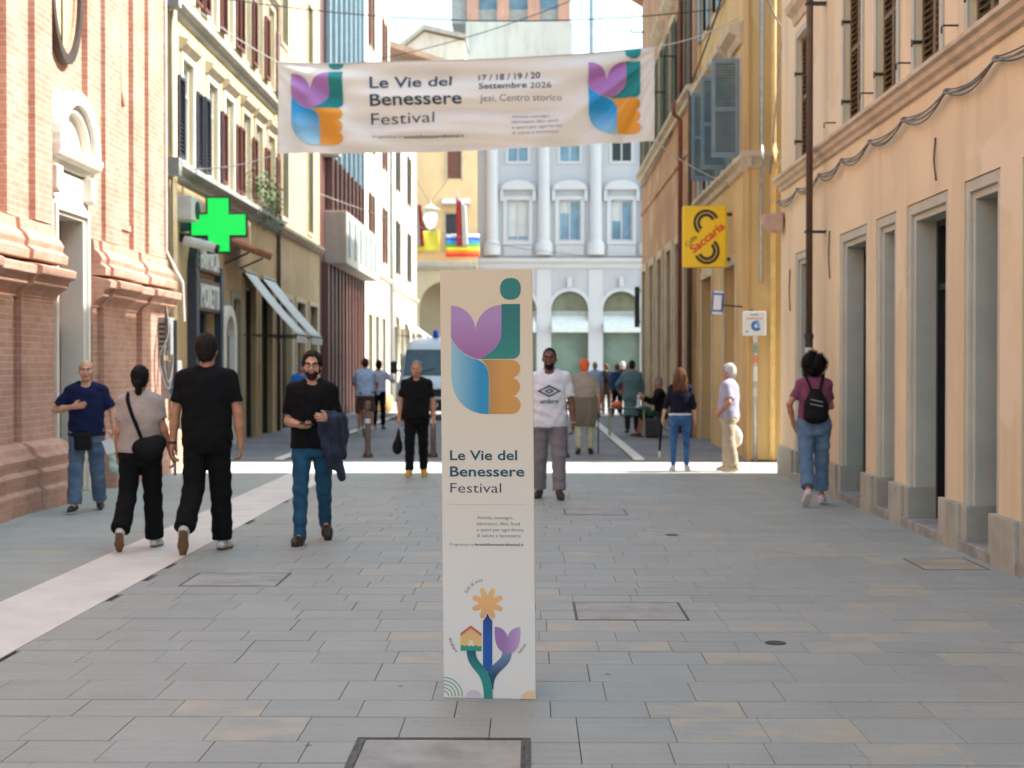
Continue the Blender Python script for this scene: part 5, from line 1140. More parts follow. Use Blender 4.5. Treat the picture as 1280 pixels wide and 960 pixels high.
for s_ in (-1, 1):
    MB().prism([(s_ * .62, .78), (s_ * .95, .86), (s_ * .97, 1.14), (s_ * .80, 1.06)], lambda x, z, y: (x, y, z), .0, .30).build('headlight', M_plain('headlamp', (0.5, 0.55, 0.58), .1), VAN, bevel=.02)
    mr = MB().box(s_ * 1.06, s_ * 1.26, .95, 1.13, 1.38, 1.76).build('mirror', m_vdark, VAN, bevel=.04); MB().tube([(s_ * .93, 1.05, 1.45), (s_ * 1.1, 1.05, 1.5)], .03, 6).build('mirror_arm', m_vdark, mr)
    MB().box(s_ * .952, s_ * .99, 1.4, 2.3, 1.38, 2.0).build('side_window', m_vglass, VAN, bevel=.02)
    for y_ in (.95, 4.3):
        wl = MB().lathe([(.20, -.11), (.33, -.11), (.345, -.07), (.345, .07), (.33, .11), (.20, .11)], (s_ * .88, y_, .345), 24, 'X').build('tyre', m_vdark, VAN, smooth=False); MB().lathe([(.0, -.1), (.2, -.1), (.2, .1), (.0, .1)], (s_ * .885, y_, .345), 20, 'X').build('rim', m_greystone, wl)
MB().box(-.26, .26, -.075, -.061, .40, .51).build('number_plate', M_plain('plate', (0.6, 0.6, 0.58), .4), VAN)
MB().lathe([(.09, 2.48), (.10, 2.56), (.10, 2.68), (.06, 2.74), (0, 2.75)], (.05, 2.1, 0), 16).build('beacon', M_plain('beacon blue', lin((20, 90, 190)), .2), VAN)

# ---------------------------------------------------------------- folding table with things on it, chair, bag
TB = thing('folding_table', 'small folding table with a dark top on the right hand sidewalk', 'table', (2.16, 31.7, .03))
MB().box(-.40, .40, -.3, .3, .62, .65).build('top', M('dark green top', (0.05, 0.07, 0.06), .5), TB, bevel=.006)
m_tleg = M('pale metal leg', (0.45, 0.43, 0.36), .45, .1, 6, .03)
for a in (-1, 1):
    for b in (-1, 1): MB().tube([(a * .36, b * .26, .62), (a * .38, b * .28, 0)], .018, 8).build('leg', m_tleg, TB)
t = MB().lathe([(.0, 0), (.09, .01), (.12, .06), (.11, .12), (.05, .15), (.02, .15)], (0, 0, 0), 16).build('orange_bowl', M_plain('orange ceramic', lin((240, 110, 50)), .4), loc=(1.95, 31.6, .68), smooth=True); tag(t, 'bright orange round bowl on the folding table', 'bowl')
t = MB().lathe([(.06, 0), (.07, .02), (.035, .07), (.04, .16), (.025, .22), (.03, .28), (0, .29)], (0, 0, 0), 14).build('white_figurine', M_plain('white glaze', (0.62, 0.64, 0.66), .4), loc=(2.42, 31.6, .68), smooth=True); tag(t, 'small white figurine standing on the folding table', 'figurine')
CHR = thing('folding_chair', 'folding chair under the seated man at the small table', 'chair', (2.98, 31.9, .03))
MB().box(-.22, .22, -.22, .22, .43, .46).build('seat', m_black, CHR, bevel=.008); MB().box(.22, .25, -.22, .22, .62, .88).build('backrest', m_black, CHR, bevel=.008)
for a in (-1, 1):
    for x0_, x1_ in ((-.2, .24), (.2, -.22)): MB().tube([(x0_, a * .235, .44), (x1_ if x1_ > 0 else -.24, a * .235, 0)], .014, 8).build('leg', m_tleg, CHR)
    MB().tube([(.2, a * .235, .44), (.245, a * .235, .9)], .014, 8).build('back_post', m_tleg, CHR)
t = thing('black_bag', 'black bag standing on the sidewalk beside the folding chair', 'bag', (2.72, 31.35, .03))
MB().box(-.17, .17, -.1, .1, 0, .42).build('body', m_black, t, bevel=.04); MB().tube([(-.1, 0, .4), (-.08, 0, .55), (.08, 0, .55), (.1, 0, .4)], .012, 6).build('handle', m_black, t)
t = thing('tan_planter', 'round tan planter beside the van in front of the white house', 'planter', (-5.1, 49, .0)); MB().lathe([(.22, 0), (.36, .12), (.40, .4), (.36, .6), (.3, .62), (.3, .56)], (0, 0, 0), 20).build('pot', M('tan clay', lin((196, 160, 116)), .85), t, smooth=True)
# ================================================================ PEOPLE
def V3(*a): return np.array(a, dtype=np.float64)
def unit(v): v = np.asarray(v, float); return v / np.linalg.norm(v)
class Sdf:
    """smooth union of simple solids, meshed as one continuous surface"""
    def __init__(s): s.items = []
    def put(s, fn, lo, hi, k=.02, op='+'): s.items.append((fn, np.asarray(lo, float), np.asarray(hi, float), k, op)); return s
    def cone(s, a, b, ra, rb, k=.02, op='+', flat=False, squash=None):
        a, b = np.asarray(a, float), np.asarray(b, float); ab = b - a; L = max(ab @ ab, 1e-9); n = ab / math.sqrt(L)
        def fn(P):
            q = P - a; t = np.clip(q @ ab / L, 0, 1); r = q - t[..., None] * ab
            if squash is not None: r = r + (r @ squash[0])[..., None] * squash[0] * (squash[1] - 1)
            d = np.sqrt((r * r).sum(-1)) - (ra + (rb - ra) * t)
            if flat: d = np.maximum(d, (P - b) @ n)
            return d
        m = max(ra, rb); return s.put(fn, np.minimum(a, b) - m, np.maximum(a, b) + m, k, op)
    def chain(s, pts, rs, k=.02):
        for i in range(len(pts) - 1): s.cone(pts[i], pts[i + 1], rs[i], rs[i + 1], k)
        return s
    def ell(s, c, r, k=.02, op='+', M_=None):
        c, r = np.asarray(c, float), np.asarray(r, float)
        def fn(P):
            q = P - c
            if M_ is not None: q = q @ M_
            k0 = np.sqrt(((q / r) ** 2).sum(-1)); k1 = np.sqrt(((q / (r * r)) ** 2).sum(-1)) + 1e-9
            return k0 * (k0 - 1) / k1
        m = max(r); return s.put(fn, c - m, c + m, k, op)
    def loft(s, zs, rx, ry, cx, cy, k=.02, e=2.3, op='+'):
        zs, rx, ry, cx, cy = map(lambda v: np.asarray(v, float), (zs, rx, ry, cx, cy))
        def fn(P):
            z = P[..., 2]; a = np.interp(z, zs, rx); b = np.interp(z, zs, ry)
            u = np.abs((P[..., 0] - np.interp(z, zs, cx)) / a); v = np.abs((P[..., 1] - np.interp(z, zs, cy)) / b)
            d = ((u ** e + v ** e) ** (1 / e) - 1) * np.minimum(a, b)
            return np.maximum(d, np.maximum(zs[0] - z, z - zs[-1]))
        lo = (min(cx - rx), min(cy - ry), zs[0]); hi = (max(cx + rx), max(cy + ry), zs[-1]); return s.put(fn, lo, hi, k, op)
    def plane(s, p, n, k=.006):
        p, n = np.asarray(p, float), unit(n); return s.put(lambda P: (P - p) @ n, None, None, k, '&') if False else s.items.append((lambda P: (P - p) @ n, None, None, k, '&')) or s
    def mesh(s, h):
        lo = np.min([i[1] for i in s.items if i[4] == '+'], axis=0) - 3 * h; hi = np.max([i[2] for i in s.items if i[4] == '+'], axis=0) + 3 * h
        n = np.ceil((hi - lo) / h).astype(int) + 1
        ax = [lo[i] + h * np.arange(n[i]) for i in range(3)]
        D = np.full(tuple(n), .2)
        for fn, a, b, k, op in s.items:
            if a is None: i0, i1 = np.zeros(3, int), n
            else:
                i0 = np.clip(np.floor((a - .05 - lo) / h).astype(int), 0, n); i1 = np.clip(np.ceil((b + .05 - lo) / h).astype(int) + 1, 0, n)
                if (i1 <= i0).any(): continue
            sl = tuple(slice(p, q) for p, q in zip(i0, i1))
            P = np.stack(np.meshgrid(*[ax[i][sl[i]] for i in range(3)], indexing='ij'), -1); d = fn(P); C = D[sl]
            if op == '+':
                t = np.clip(.5 + .5 * (C - d) / k, 0, 1); D[sl] = C * (1 - t) + d * t - k * t * (1 - t)
            else:
                if op == '-': d = -d
                t = np.clip(.5 - .5 * (C - d) / k, 0, 1); D[sl] = C * (1 - t) + d * t + k * t * (1 - t)
        return nets(D, lo, h)
def nets(D, lo, h):
    S = D < 0; n = np.array(D.shape); c = tuple(n - 1)
    acc = np.zeros(c + (3,)); cnt = np.zeros(c)
    for axis in range(3):
        o1, o2 = [i for i in range(3) if i != axis]
        for p in (0, 1):
            for q in (0, 1):
                sa = [None] * 3; sb = [None] * 3
                sa[axis] = slice(0, n[axis] - 1); sb[axis] = slice(1, n[axis]); sa[o1] = sb[o1] = slice(p, n[o1] - 1 + p); sa[o2] = sb[o2] = slice(q, n[o2] - 1 + q)
                A, B = D[tuple(sa)], D[tuple(sb)]; m = (A < 0) != (B < 0)
                t = np.where(m, A / np.where(m, A - B, 1), 0); f = [None] * 3; f[axis] = t; f[o1] = np.full_like(t, p); f[o2] = np.full_like(t, q)
                for i in range(3): acc[..., i] += np.where(m, f[i], 0)
                cnt += m
    act = cnt > 0; idx = np.full(c, -1); idx[act] = np.arange(act.sum())
    cells = np.argwhere(act); V = lo + h * (cells + acc[act] / cnt[act][:, None]); F = []
    for axis in range(3):
        o1, o2 = [(1, 2), (2, 0), (0, 1)][axis]
        sa = [slice(1, n[i] - 1) for i in range(3)]; sb = list(sa); sa[axis] = slice(0, n[axis] - 1); sb[axis] = slice(1, n[axis])
        A, B = S[tuple(sa)], S[tuple(sb)]; e = np.argwhere(A != B); fl = A[A != B]
        e = e + np.array([0 if i == axis else 1 for i in range(3)])
        def at(d1, d2): q = e.copy(); q[:, o1] += d1; q[:, o2] += d2; return idx[q[:, 0], q[:, 1], q[:, 2]]
        Q = np.stack([at(-1, -1), at(0, -1), at(0, 0), at(-1, 0)], 1); Q[~fl] = Q[~fl][:, ::-1]; F.append(Q)
    return V, np.concatenate(F)
def relax(V, F, it=1, w=.5):
    for _ in range(it):
        A = np.zeros_like(V); c = np.zeros(len(V))
        for i in range(4): np.add.at(A, F[:, i], V[F[:, (i + 1) % 4]] + V[F[:, i - 1]]); np.add.at(c, F[:, i], 2)
        V = V * (1 - w) + w * A / np.maximum(c, 1)[:, None]
    return V
def normals(V, F):
    N = np.cross(V[F[:, 2]] - V[F[:, 0]], V[F[:, 3]] - V[F[:, 1]]); A = np.zeros_like(V)
    for i in range(4): np.add.at(A, F[:, i], N)
    return A / np.maximum(np.linalg.norm(A, axis=1), 1e-9)[:, None]
def ripple(V, F, amp, dirs, seed=0):
    """cloth folds / hair strands: warped waves pushed along the surface normal"""
    r = np.random.RandomState(seed); N = normals(V, F); d = np.zeros(len(V))
    for (kx, ky, kz, a) in dirs:
        k = V3(kx, ky, kz); ph = r.rand() * 6; k2 = r.randn(3) * 9; d += a * np.sin(V @ k + ph + 1.6 * np.sin(V @ k2 + r.rand() * 6))
    return V + N * (amp * d)[:, None]
def mesh_obj(name, V, F, mat, parent):
    me = bpy.data.meshes.new(name); me.vertices.add(len(V)); me.vertices.foreach_set('co', V.astype(np.float32).ravel())
    me.loops.add(F.size); me.loops.foreach_set('vertex_index', F.astype(np.int32).ravel()); me.polygons.add(len(F))
    me.polygons.foreach_set('loop_start', np.arange(0, F.size, 4, dtype=np.int32)); me.polygons.foreach_set('loop_total', np.full(len(F), 4, dtype=np.int32))
    me.polygons.foreach_set('use_smooth', np.ones(len(F), bool)); me.update(calc_edges=True); me.validate(); me.materials.append(mat)
    o = bpy.data.objects.new(name, me); COL.objects.link(o); o.parent = parent; return o
FOLD_SHIRT = [(18, 14, 30, .5), (-26, 10, 22, .45), (40, 20, -26, .3), (12, -8, 60, .22)]
FOLD_LEG = [(10, 6, 46, .45), (16, -10, 70, .3), (-22, 12, 28, .4), (60, 30, 16, .2)]
def M_skin(name, c):
    m = M(name, c, .55, .08, 40, .1, 300, .001); return m
SK = {'fair': M_skin('fair skin', lin((206, 158, 132))), 'tan': M_skin('tanned skin', lin((190, 136, 106))), 'dark': M_skin('brown skin', lin((118, 80, 60)))}
def M_cloth(name, c, rough=.9, var=.06): return M(name, lin(c), rough, var, 30, .25, 500, .001, spec=.2, sheen=.1 if sum(c) > 200 else 0)
def M_hair(name, c): return M(name, lin(c), .65, .3, 70, .5, 260, .004, spec=.25)
def M_jeans(name, c, c2):
    if name in MATS: return MATS[name]
    m, nt, bs = nodes_of(name); pos = add(nt, 'ShaderNodeTexCoord').outputs['Object']
    n1 = noise(nt, pos, 7, 4); n2 = noise(nt, pos, 220, 2); col = mixc(nt, ramp(nt, n1, .35, .7), lin(c), lin(c2)); col = mixc(nt, ramp(nt, n2, .3, .8), mixc(nt, 1., col, (.75, .75, .78), 'MULTIPLY'), col)
    nt.links.new(col, bs.inputs['Base Color']); bs.inputs['Roughness'].default_value = .9; MATS[name] = m; return m
m_eye = M_plain('eye white', (.55, .53, .5), .25); m_iris = M_plain('iris dark', (.02, .015, .012), .15); m_lip = M_plain('lip', lin((160, 96, 84)), .5)
m_shoeblk = M('black shoe leather', (.015, .014, .013), .5, .1, 20, .1); m_solew = M('white rubber', (.6, .6, .58), .6, .05, 20, .05); m_soleb = M('brown rubber sole', lin((120, 88, 62)), .7, .1, 20, .1)

class Person:
    def __init__(p, x, y, rz, H, label, **kw):
        p.o = dict(fat=1.0, female=False, lean=0, head_yaw=0, head_pitch=0, skin='tan', h=.011, ground=0.0, shoulder=1.0,
                   legs={'R': (0, 2, 2, 0), 'L': (0, 2, 2, 0)}, arms={'R': ((-.22, -.02, -1), (-.08, -.15, -1)), 'L': ((.22, -.02, -1), (.08, -.15, -1))}, hand={}, seed=1)
        p.o.update(kw); o = p.o; p.s = H / 1.75; s = p.s
        p.e = thing('person', label, 'person', (x, y, 0), rz); p.seed = o['seed']
        J = {}; ln = math.tan(R(o['lean']))
        def sp(x_, y_, z_): return V3(x_ * s, (y_ - ln * max(0, z_ - .95)) * s, z_ * s)     # on the leaning spine (front is -y)
        p.sp = sp
        hw = .088 if not o['female'] else .092
        for sd, sg_ in (('R', -1), ('L', 1)):
            th, kn, out, ft = o['legs'][sd][:4]
            hip = V3(sg_ * hw, 0, .92) * s; a = R(th); b = R(th - kn); ox = math.sin(R(out)) * sg_
            knee = hip + V3(ox * .43, -math.sin(a) * .43, -math.cos(a) * .43) * s; ank = knee + V3(ox * .3 * .41, -math.sin(b) * .41, -math.cos(b) * .41) * s
            fa = R(ft)              # heel lift
            toe = ank + V3(sg_ * .03, -math.cos(fa) * .165 + 0, -.065 - math.sin(fa) * .15) * s if ft >= 0 else ank + V3(sg_ * .03, -.165, -.065 + .06) * s
            heel = ank + V3(0, .05 * math.cos(fa), -.055 + math.sin(fa) * .04) * s
            J['hip' + sd], J['knee' + sd], J['ank' + sd], J['toe' + sd], J['heel' + sd] = hip, knee, ank, toe, heel
            shw = (.168 if not o['female'] else .148) * o['shoulder']
            sh = sp(sg_ * shw, .0, 1.405); ed, wd = o['arms'][sd][:2]
            el = sh + unit(ed) * .285 * s; wr = el + unit(wd) * .25 * s
            J['sh' + sd], J['el' + sd], J['wr' + sd] = sh, el, wr
        if 'drop' in o: dz_ = o['drop'] * s
        else: dz_ = min(min(J['toe' + q][2] - .022 * s, J['heel' + q][2] - .028 * s) for q in 'RL')
        p.e.location.z = o['ground'] - dz_ if 'drop' not in o else o['ground'] + o['drop']
        J['neck'] = sp(0, .012, 1.48); J['head'] = sp(0, -.012, 1.632); p.J = J
        cy_, sy_ = math.cos(R(o['head_yaw'])), math.sin(R(o['head_yaw'])); cp_, sn = math.cos(R(o['head_pitch'])), math.sin(R(o['head_pitch']))
        p.HR = np.array([[cy_, -sy_, 0], [sy_, cy_, 0], [0, 0, 1]]) @ np.array([[1, 0, 0], [0, cp_, -sn], [0, sn, cp_]])
        p.body()
    def hp(p, x, y, z): return p.J['head'] + p.HR @ (V3(x, y, z) * p.s * 1.04)
    def world(p, v): return Vector(p.e.location) + Matrix.Rotation(p.e.rotation_euler.z, 3, 'Z') @ Vector([float(c) for c in v])
    def torso(p, S, g=0.0, zs=None, k=.03, hem=None, straight=0.0):
        f = p.o['fat']; s = p.s; fm = p.o['female']
        Z = [.80, .90, .97, 1.06, 1.16, 1.28, 1.38, 1.44, 1.475, 1.50]
        X = ([.150, .172, .168, .150, .150, .165, .178, .160, .110, .062] if not fm else [.160, .182, .172, .138, .136, .148, .155, .138, .095, .055])
        Y = ([.105, .118, .118, .110, .112, .120, .114, .092, .074, .058] if not fm else [.115, .124, .115, .098, .104, .118, .104, .084, .068, .054])
        X = [x * (1 + (f - 1) * (.9 if z < 1.3 else .35)) * (p.o['shoulder'] if z > 1.2 else 1) for x, z in zip(X, Z)]; Y = [y * (1 + (f - 1) * (1.6 if z < 1.25 else .5)) for y, z in zip(Y, Z)]
        if straight:
            mx = max(X[1:7]); my = max(Y[1:6]); X = [x + (mx - x) * straight if z < 1.35 else x for x, z in zip(X, Z)]; Y = [y + (my - y) * straight if z < 1.3 else y for y, z in zip(Y, Z)]
        cy_ = [-.004 if f <= 1.05 else -.02 * (f - 1) * 5 * math.exp(-((z - 1.08) / .15) ** 2) for z in Z]
        pts = [p.sp(0, c, z) for c, z in zip(cy_, Z)]
        S.loft([q[2] for q in pts], [x * s + g for x in X], [y * s + g for y in Y], [0] * len(Z), [q[1] for q in pts], k)
        for sg_ in (-1, 1): S.cone(p.sp(sg_ * .05, .01, 1.46), p.J['shR' if sg_ < 0 else 'shL'], .040 * s + g, .052 * s + g, .04)
        if fm:
            for sg_ in (-1, 1): S.ell(p.sp(sg_ * .07, -.085, 1.26), V3(.062, .05, .06) * s + g, .04)
    def body(p):
        S = Sdf(); J = p.J; s = p.s; f = p.o['fat'] ** .6; fm = .88 if p.o['female'] else 1.0
        p.torso(S, -.016)
        for q in 'RL':
            th_ = 1.0 if p.o.get('bare') else .66; S.cone(J['hip' + q], J['knee' + q], .074 * s * f * th_, .052 * s * th_, .03); S.cone(J['knee' + q], J['ank' + q], .053 * s * th_, .034 * s * (th_ + .1), .02); S.ell(J['knee' + q] * .65 + J['ank' + q] * .35 + V3(0, .014, 0) * s, V3(.046, .048, .1) * s * th_ * (1 if th_ == 1 else .9), .03)
            S.cone(J['ank' + q], J['toe' + q], .034 * s, .024 * s, .02); S.cone(J['ank' + q], J['heel' + q], .032 * s, .026 * s, .02)
            S.cone(J['sh' + q], J['el' + q], .049 * s * fm * f, .038 * s * fm, .03); S.cone(J['el' + q], J['el' + q] * .6 + J['wr' + q] * .4, .038 * s * fm, .039 * s * fm, .02); S.cone(J['el' + q] * .6 + J['wr' + q] * .4, J['wr' + q], .039 * s * fm, .026 * s * fm, .02)
            p.hand(S, q)
        S.cone(J['neck'] - V3(0, 0, .03) * s, p.hp(0, .022, -.05), .056 * s * fm, .052 * s * fm, .025)
        HR = p.HR; hs = s * (1.0 if p.o['female'] else 1.04)
        S.ell(p.hp(0, .016, .030), V3(.074, .094, .088) * hs, .015, M_=HR); S.ell(p.hp(0, -.022, -.03), V3(.062, .074, .088) * hs, .02, M_=HR); S.ell(p.hp(0, -.062, -.092), V3(.032, .026, .024) * hs, .025, M_=HR)
        S.cone(p.hp(0, -.094, .012), p.hp(0, -.108, -.026), .009 * hs, .0145 * hs, .012); S.ell(p.hp(0, -.086, .028), V3(.05, .014, .010) * hs, .012, M_=HR)
        for sg_ in (-1, 1): S.ell(p.hp(sg_ * .077, .012, -.008), V3(.010, .020, .031) * hs, .006, M_=HR); S.ell(p.hp(sg_ * .031, -.1, .006), V3(.016, .014, .011) * hs, .010, '-', HR); S.ell(p.hp(sg_ * .042, -.07, -.022), V3(.024, .02, .02) * hs, .02, M_=HR)
        S.ell(p.hp(0, -.096, -.056), V3(.024, .012, .011) * hs, .01, M_=HR)
        V, F = S.mesh(p.o['h'] * .82); V = relax(V, F, 1, .4)
        p.body_o = mesh_obj('body', V, F, SK[p.o['skin']], p.e)
    def face(p, brow=(60, 45, 36)):
        s = p.s; mb = lambda pts, r, nm, mat: MB().tube([Vector(q) for q in pts], r, 6).build(nm, mat, p.e, smooth=True)
        for sg_ in (-1, 1):
            S = Sdf().ell(p.hp(sg_ * .031, -.082, .005), V3(.0125, .0115, .0058) * s); V, F = S.mesh(.0025); e = mesh_obj('eye', V, F, m_eye, p.e)
            S = Sdf().ell(p.hp(sg_ * .031, -.0895, .005), V3(.006, .005, .0052) * s); V, F = S.mesh(.002); mesh_obj('iris', V, F, m_iris, e)
            mb([p.hp(sg_ * .012, -.102, .024), p.hp(sg_ * .032, -.099, .030), p.hp(sg_ * .052, -.084, .024)], .0055 * s, 'eyebrow', M_hair('brow %d' % brow[0], brow))
        mb([p.hp(-.024, -.100, -.056), p.hp(-.010, -.1075, -.054), p.hp(.010, -.1075, -.054), p.hp(.024, -.100, -.056)], .0055 * s, 'mouth', m_lip)
    def hand(p, S, q):
        J = p.J; s = p.s * (.9 if p.o['female'] else 1); w_ = J['wr' + q]; hd = p.o['hand'].get(q, {}); d = unit(hd.get('dir', w_ - J['el' + q])); sg_ = -1 if q == 'R' else 1
        n = np.asarray(hd.get('palm', (-sg_, 0, 0)), float); n = unit(n - d * (n @ d)); t = np.asarray(hd.get('thumb', (0, -1, 0)), float); t = t - d * (t @ d) - n * (t @ n); t = unit(t); c = hd.get('curl', 25)
        S.cone(w_, w_ + d * .03 * s, .027 * s, .026 * s, .02)
        M_ = np.stack([t, n, d], 1); S.ell(w_ + d * .055 * s, V3(.040, .017, .05) * s, .015, M_=M_)
        for i in range(4):
            b = w_ + d * (.088 + .006 * (1.5 - abs(i - 1.3))) * s + t * (.030 - .020 * i) * s; L = (.036, .040, .037, .029)[i] * s; a0, a1, a2 = R(c * .7), R(c * 1.7), R(c * 2.5); pts = [b]
            for a, l in ((a0, L), (a1, L * .75), (a2, L * .55)): pts.append(pts[-1] + (d * math.cos(a) + n * math.sin(a)) * l)
            S.chain(pts, [.0092 * s, .0088 * s, .0082 * s, .0072 * s], .004)
        b = w_ + d * .025 * s + t * .03 * s; S.chain([b, b + (t * .6 + d * .7 + n * .25) * .038 * s, b + (t * .75 + d * 1.5 + n * .6) * .040 * s], [.014 * s, .011 * s, .0088 * s], .01)
    # ---- clothes
    def shirt(p, mat, hem=.87, sleeve=.72, ease=.016, name='shirt', loose=.6, fold=.006, open_neck=.0, flare=0.0, h=None, collar=None):
        S = Sdf(); J = p.J; s = p.s; p.torso(S, ease, straight=loose)
        if hem < .82:
            for q in (0,): S.loft([hem * s - .02, .84 * s, .95 * s], [(.185 + flare) * s, .19 * s, .185 * s], [(.135 + flare) * s, .14 * s, .13 * s], [0, 0, 0], [0, 0, 0], .04)
        fm = .88 if p.o['female'] else 1.0
        for q in 'RL':
            a, b = J['sh' + q], J['el' + q]
            if sleeve <= 1: S.cone(a, a + (b - a) * sleeve, .053 * s * fm + ease * .7, .051 * s * fm + ease * .8, .03, flat=True)
            else:
                S.cone(a, b, .055 * s * fm + ease * .8, .044 * s * fm + ease * .7, .03); S.cone(b, b + (J['wr' + q] - b) * (sleeve - 1), .044 * s * fm + ease * .7, .034 * s * fm + ease * .6, .02, flat=True)
        S.plane((0, 0, hem * s), (0, 0, -1))
        S.cone(p.sp(0, .02, 1.43), p.hp(0, .0, -.03), (.058 + open_neck) * s, .066 * s, .008, '-'); S.ell(p.sp(0, -.07, 1.485), V3(.05 + open_neck, .05, .035 + open_neck * 1.5) * s, .01, '-')
        V, F = S.mesh(h or p.o['h']); V = ripple(V, F, fold, FOLD_SHIRT, p.seed); V = relax(V, F, 1, .3); o = mesh_obj(name, V, F, mat, p.e)
        if collar:
            mb = MB(); n = 18; c0 = p.sp(0, .012, 1.475)
            rr = [[(c0 + V3(math.sin(a) * (.068 + k * .012) * s, -math.cos(a) * (.064 + k * .012) * s - .012 * s, (.022 - k * .032 - .02 * math.cos(a)) * s)) for a in [R(14 + 332 * i / n) for i in range(n + 1)]] for k in (0, 1)]
            mb.add(rr[0] + rr[1], [(i, i + 1, n + 2 + i, n + 1 + i) for i in range(n)]); cl = mb.build('collar', mat, o, smooth=True); m_ = cl.modifiers.new('thick', 'SOLIDIFY'); m_.thickness = .006
        return o
    def trousers(p, mat, ease=.012, cut=.93, wide=1.0, top=1.03, fold=.0055, ankle=.045, name='trousers'):
        S = Sdf(); J = p.J; s = p.s; f = p.o['fat'] ** .6; fm = p.o['female']
        S.loft([.80 * s, .90 * s, .97 * s, 1.06 * s], [.150 * s * f + ease, (.172 if not fm else .182) * s * f + ease, .168 * s * f + ease, .155 * s * f + ease], [.105 * s * f + ease, .118 * s * f + ease, .116 * s * f + ease, .11 * s * f + ease], [0] * 4, [0.0] * 4, .03)
        for sg_ in (-1, 1): S.ell(V3(sg_ * .075, .055, .90) * s, V3(.085, .078, .095) * s * f + ease * .4, .03)
        for q in 'RL':
            S.cone(J['hip' + q], J['knee' + q], (.086 * f + .0) * s + ease, (.058 * wide) * s + ease, .03)
            e = J['knee' + q] + (J['ank' + q] - J['knee' + q]) * cut; S.cone(J['knee' + q], e, .058 * wide * s + ease, ankle * wide * s + ease, .02, flat=True)
        S.plane((0, 0, top * s), (0, 0, 1))
        V, F = S.mesh(p.o['h']); V = ripple(V, F, fold, FOLD_LEG, p.seed + 3); V = relax(V, F, 1, .3); return mesh_obj(name, V, F, mat, p.e)
    def shoes(p, mat, sole=None, name='shoe', bulk=1.0):
        J = p.J; s = p.s
        for q in 'RL':
            a, t, hl = J['ank' + q], J['toe' + q], J['heel' + q]; S = Sdf(); mid = hl * .35 + t * .65
            S.cone(hl + V3(0, 0, .012) * s, mid + V3(0, 0, .012) * s, .036 * s * bulk, .042 * s * bulk, .02); S.cone(mid + V3(0, 0, .01) * s, t + V3(0, 0, .004) * s, .042 * s * bulk, .030 * s * bulk, .02); S.cone(a - V3(0, 0, .02) * s, hl * .4 + a * .6, .042 * s * bulk, .036 * s, .025)
            up = unit(np.cross(unit(t - hl), V3(1, 0, 0))); up = up if up[2] > 0 else -up
            S.plane(hl - up * .018 * s, -up)
            V, F = S.mesh(p.o['h'] * .75); V = relax(V, F, 1, .3); o = mesh_obj(name, V, F, mat, p.e)
            if sole:
                S = Sdf(); S.cone(hl, mid, .038 * s * bulk, .044 * s * bulk, .02); S.cone(mid, t, .044 * s * bulk, .034 * s * bulk, .02); S.plane(hl - up * .008 * s, up); S.plane(hl - up * .028 * s, -up)
                V, F = S.mesh(p.o['h'] * .7); mesh_obj('sole', V, F, sole, o)
    def hair(p, mat, kind='short', fold=.003, bulk=0.0):
        S = Sdf(); s = p.s; HR = p.HR; g = bulk
        if kind in ('short', 'crop', 'sides'):
            t = .012 if kind == 'short' else .005
            S.ell(p.hp(0, .018, .036), V3(.074 + t + g, .094 + t + g, .088 + t * 1.4 + g) * s, .01, M_=HR); S.ell(p.hp(0, .05, -.03), V3(.066 + g, .062 + g, .07) * s, .03, M_=HR)
            S.put(lambda P: np.maximum(np.maximum(((P - p.hp(0, -.048, 0)) @ (HR @ V3(0, 1, 0))), ((P - p.hp(0, 0, .072)) @ (HR @ V3(0, .25, 1)))), -1), p.hp(0, 0, 0) - .3, p.hp(0, 0, 0) + .3, .012, '-')
            S.put(lambda P: np.maximum((P - p.hp(0, -.01, 0)) @ (HR @ V3(0, 1, 0)), (P - p.hp(0, 0, .01)) @ (HR @ V3(0, 0, 1))), p.hp(0, 0, 0) - .3, p.hp(0, 0, 0) + .3, .012, '-')
            S.plane(p.hp(0, 0, -.078), HR @ V3(0, -.25, -1))
            if kind == 'sides': S.ell(p.hp(0, -.03, .105), V3(.075, .105, .085) * s, .012, '-', HR)
        elif kind == 'bun':
            S.ell(p.hp(0, .02, .034), V3(.083, .103, .094) * s, .01, M_=HR); S.ell(p.hp(0, .05, -.03), V3(.07, .06, .06) * s, .03, M_=HR); S.ell(p.hp(0, .105, -.045), V3(.045, .04, .045) * s, .012, M_=HR); S.ell(p.hp(0, .09, -.11), V3(.03, .03, .05) * s, .02, M_=HR)
            S.put(lambda P: np.maximum((P - p.hp(0, -.045, 0)) @ (HR @ V3(0, 1, 0)), (P - p.hp(0, 0, .06)) @ (HR @ V3(0, 0, 1))), p.hp(0, 0, 0) - .3, p.hp(0, 0, 0) + .3, .012, '-')
        elif kind == 'curly':
            r = np.random.RandomState(5)
            for _ in range(46):
                v = unit(r.randn(3)); v[1] = abs(v[1]) * .9 - .1; v = unit(v)
                S.ell(p.hp(v[0] * .10, .035 + v[1] * .10, .012 + v[2] * .108), V3(.044, .042, .042) * s * r.uniform(.75, 1.15), .012)
            S.ell(p.hp(0, .03, .02), V3(.09, .1, .1) * s, .02)
            S.put(lambda P: np.maximum((P - p.hp(0, -.05, 0)) @ (HR @ V3(0, 1, 0)), (P - p.hp(0, 0, .06)) @ (HR @ V3(0, 0, 1))), p.hp(0, 0, 0) - .3, p.hp(0, 0, 0) + .3, .012, '-')
        elif kind == 'long':
            S.ell(p.hp(0, .02, .034), V3(.086, .106, .098) * s, .01, M_=HR)
            for x_ in (-.06, -.02, .02, .06): S.cone(p.hp(x_, .07, .0), p.hp(x_ * 1.5, .09, -.22 - .02 * (x_ > 0)), .05 * s, .032 * s, .03)
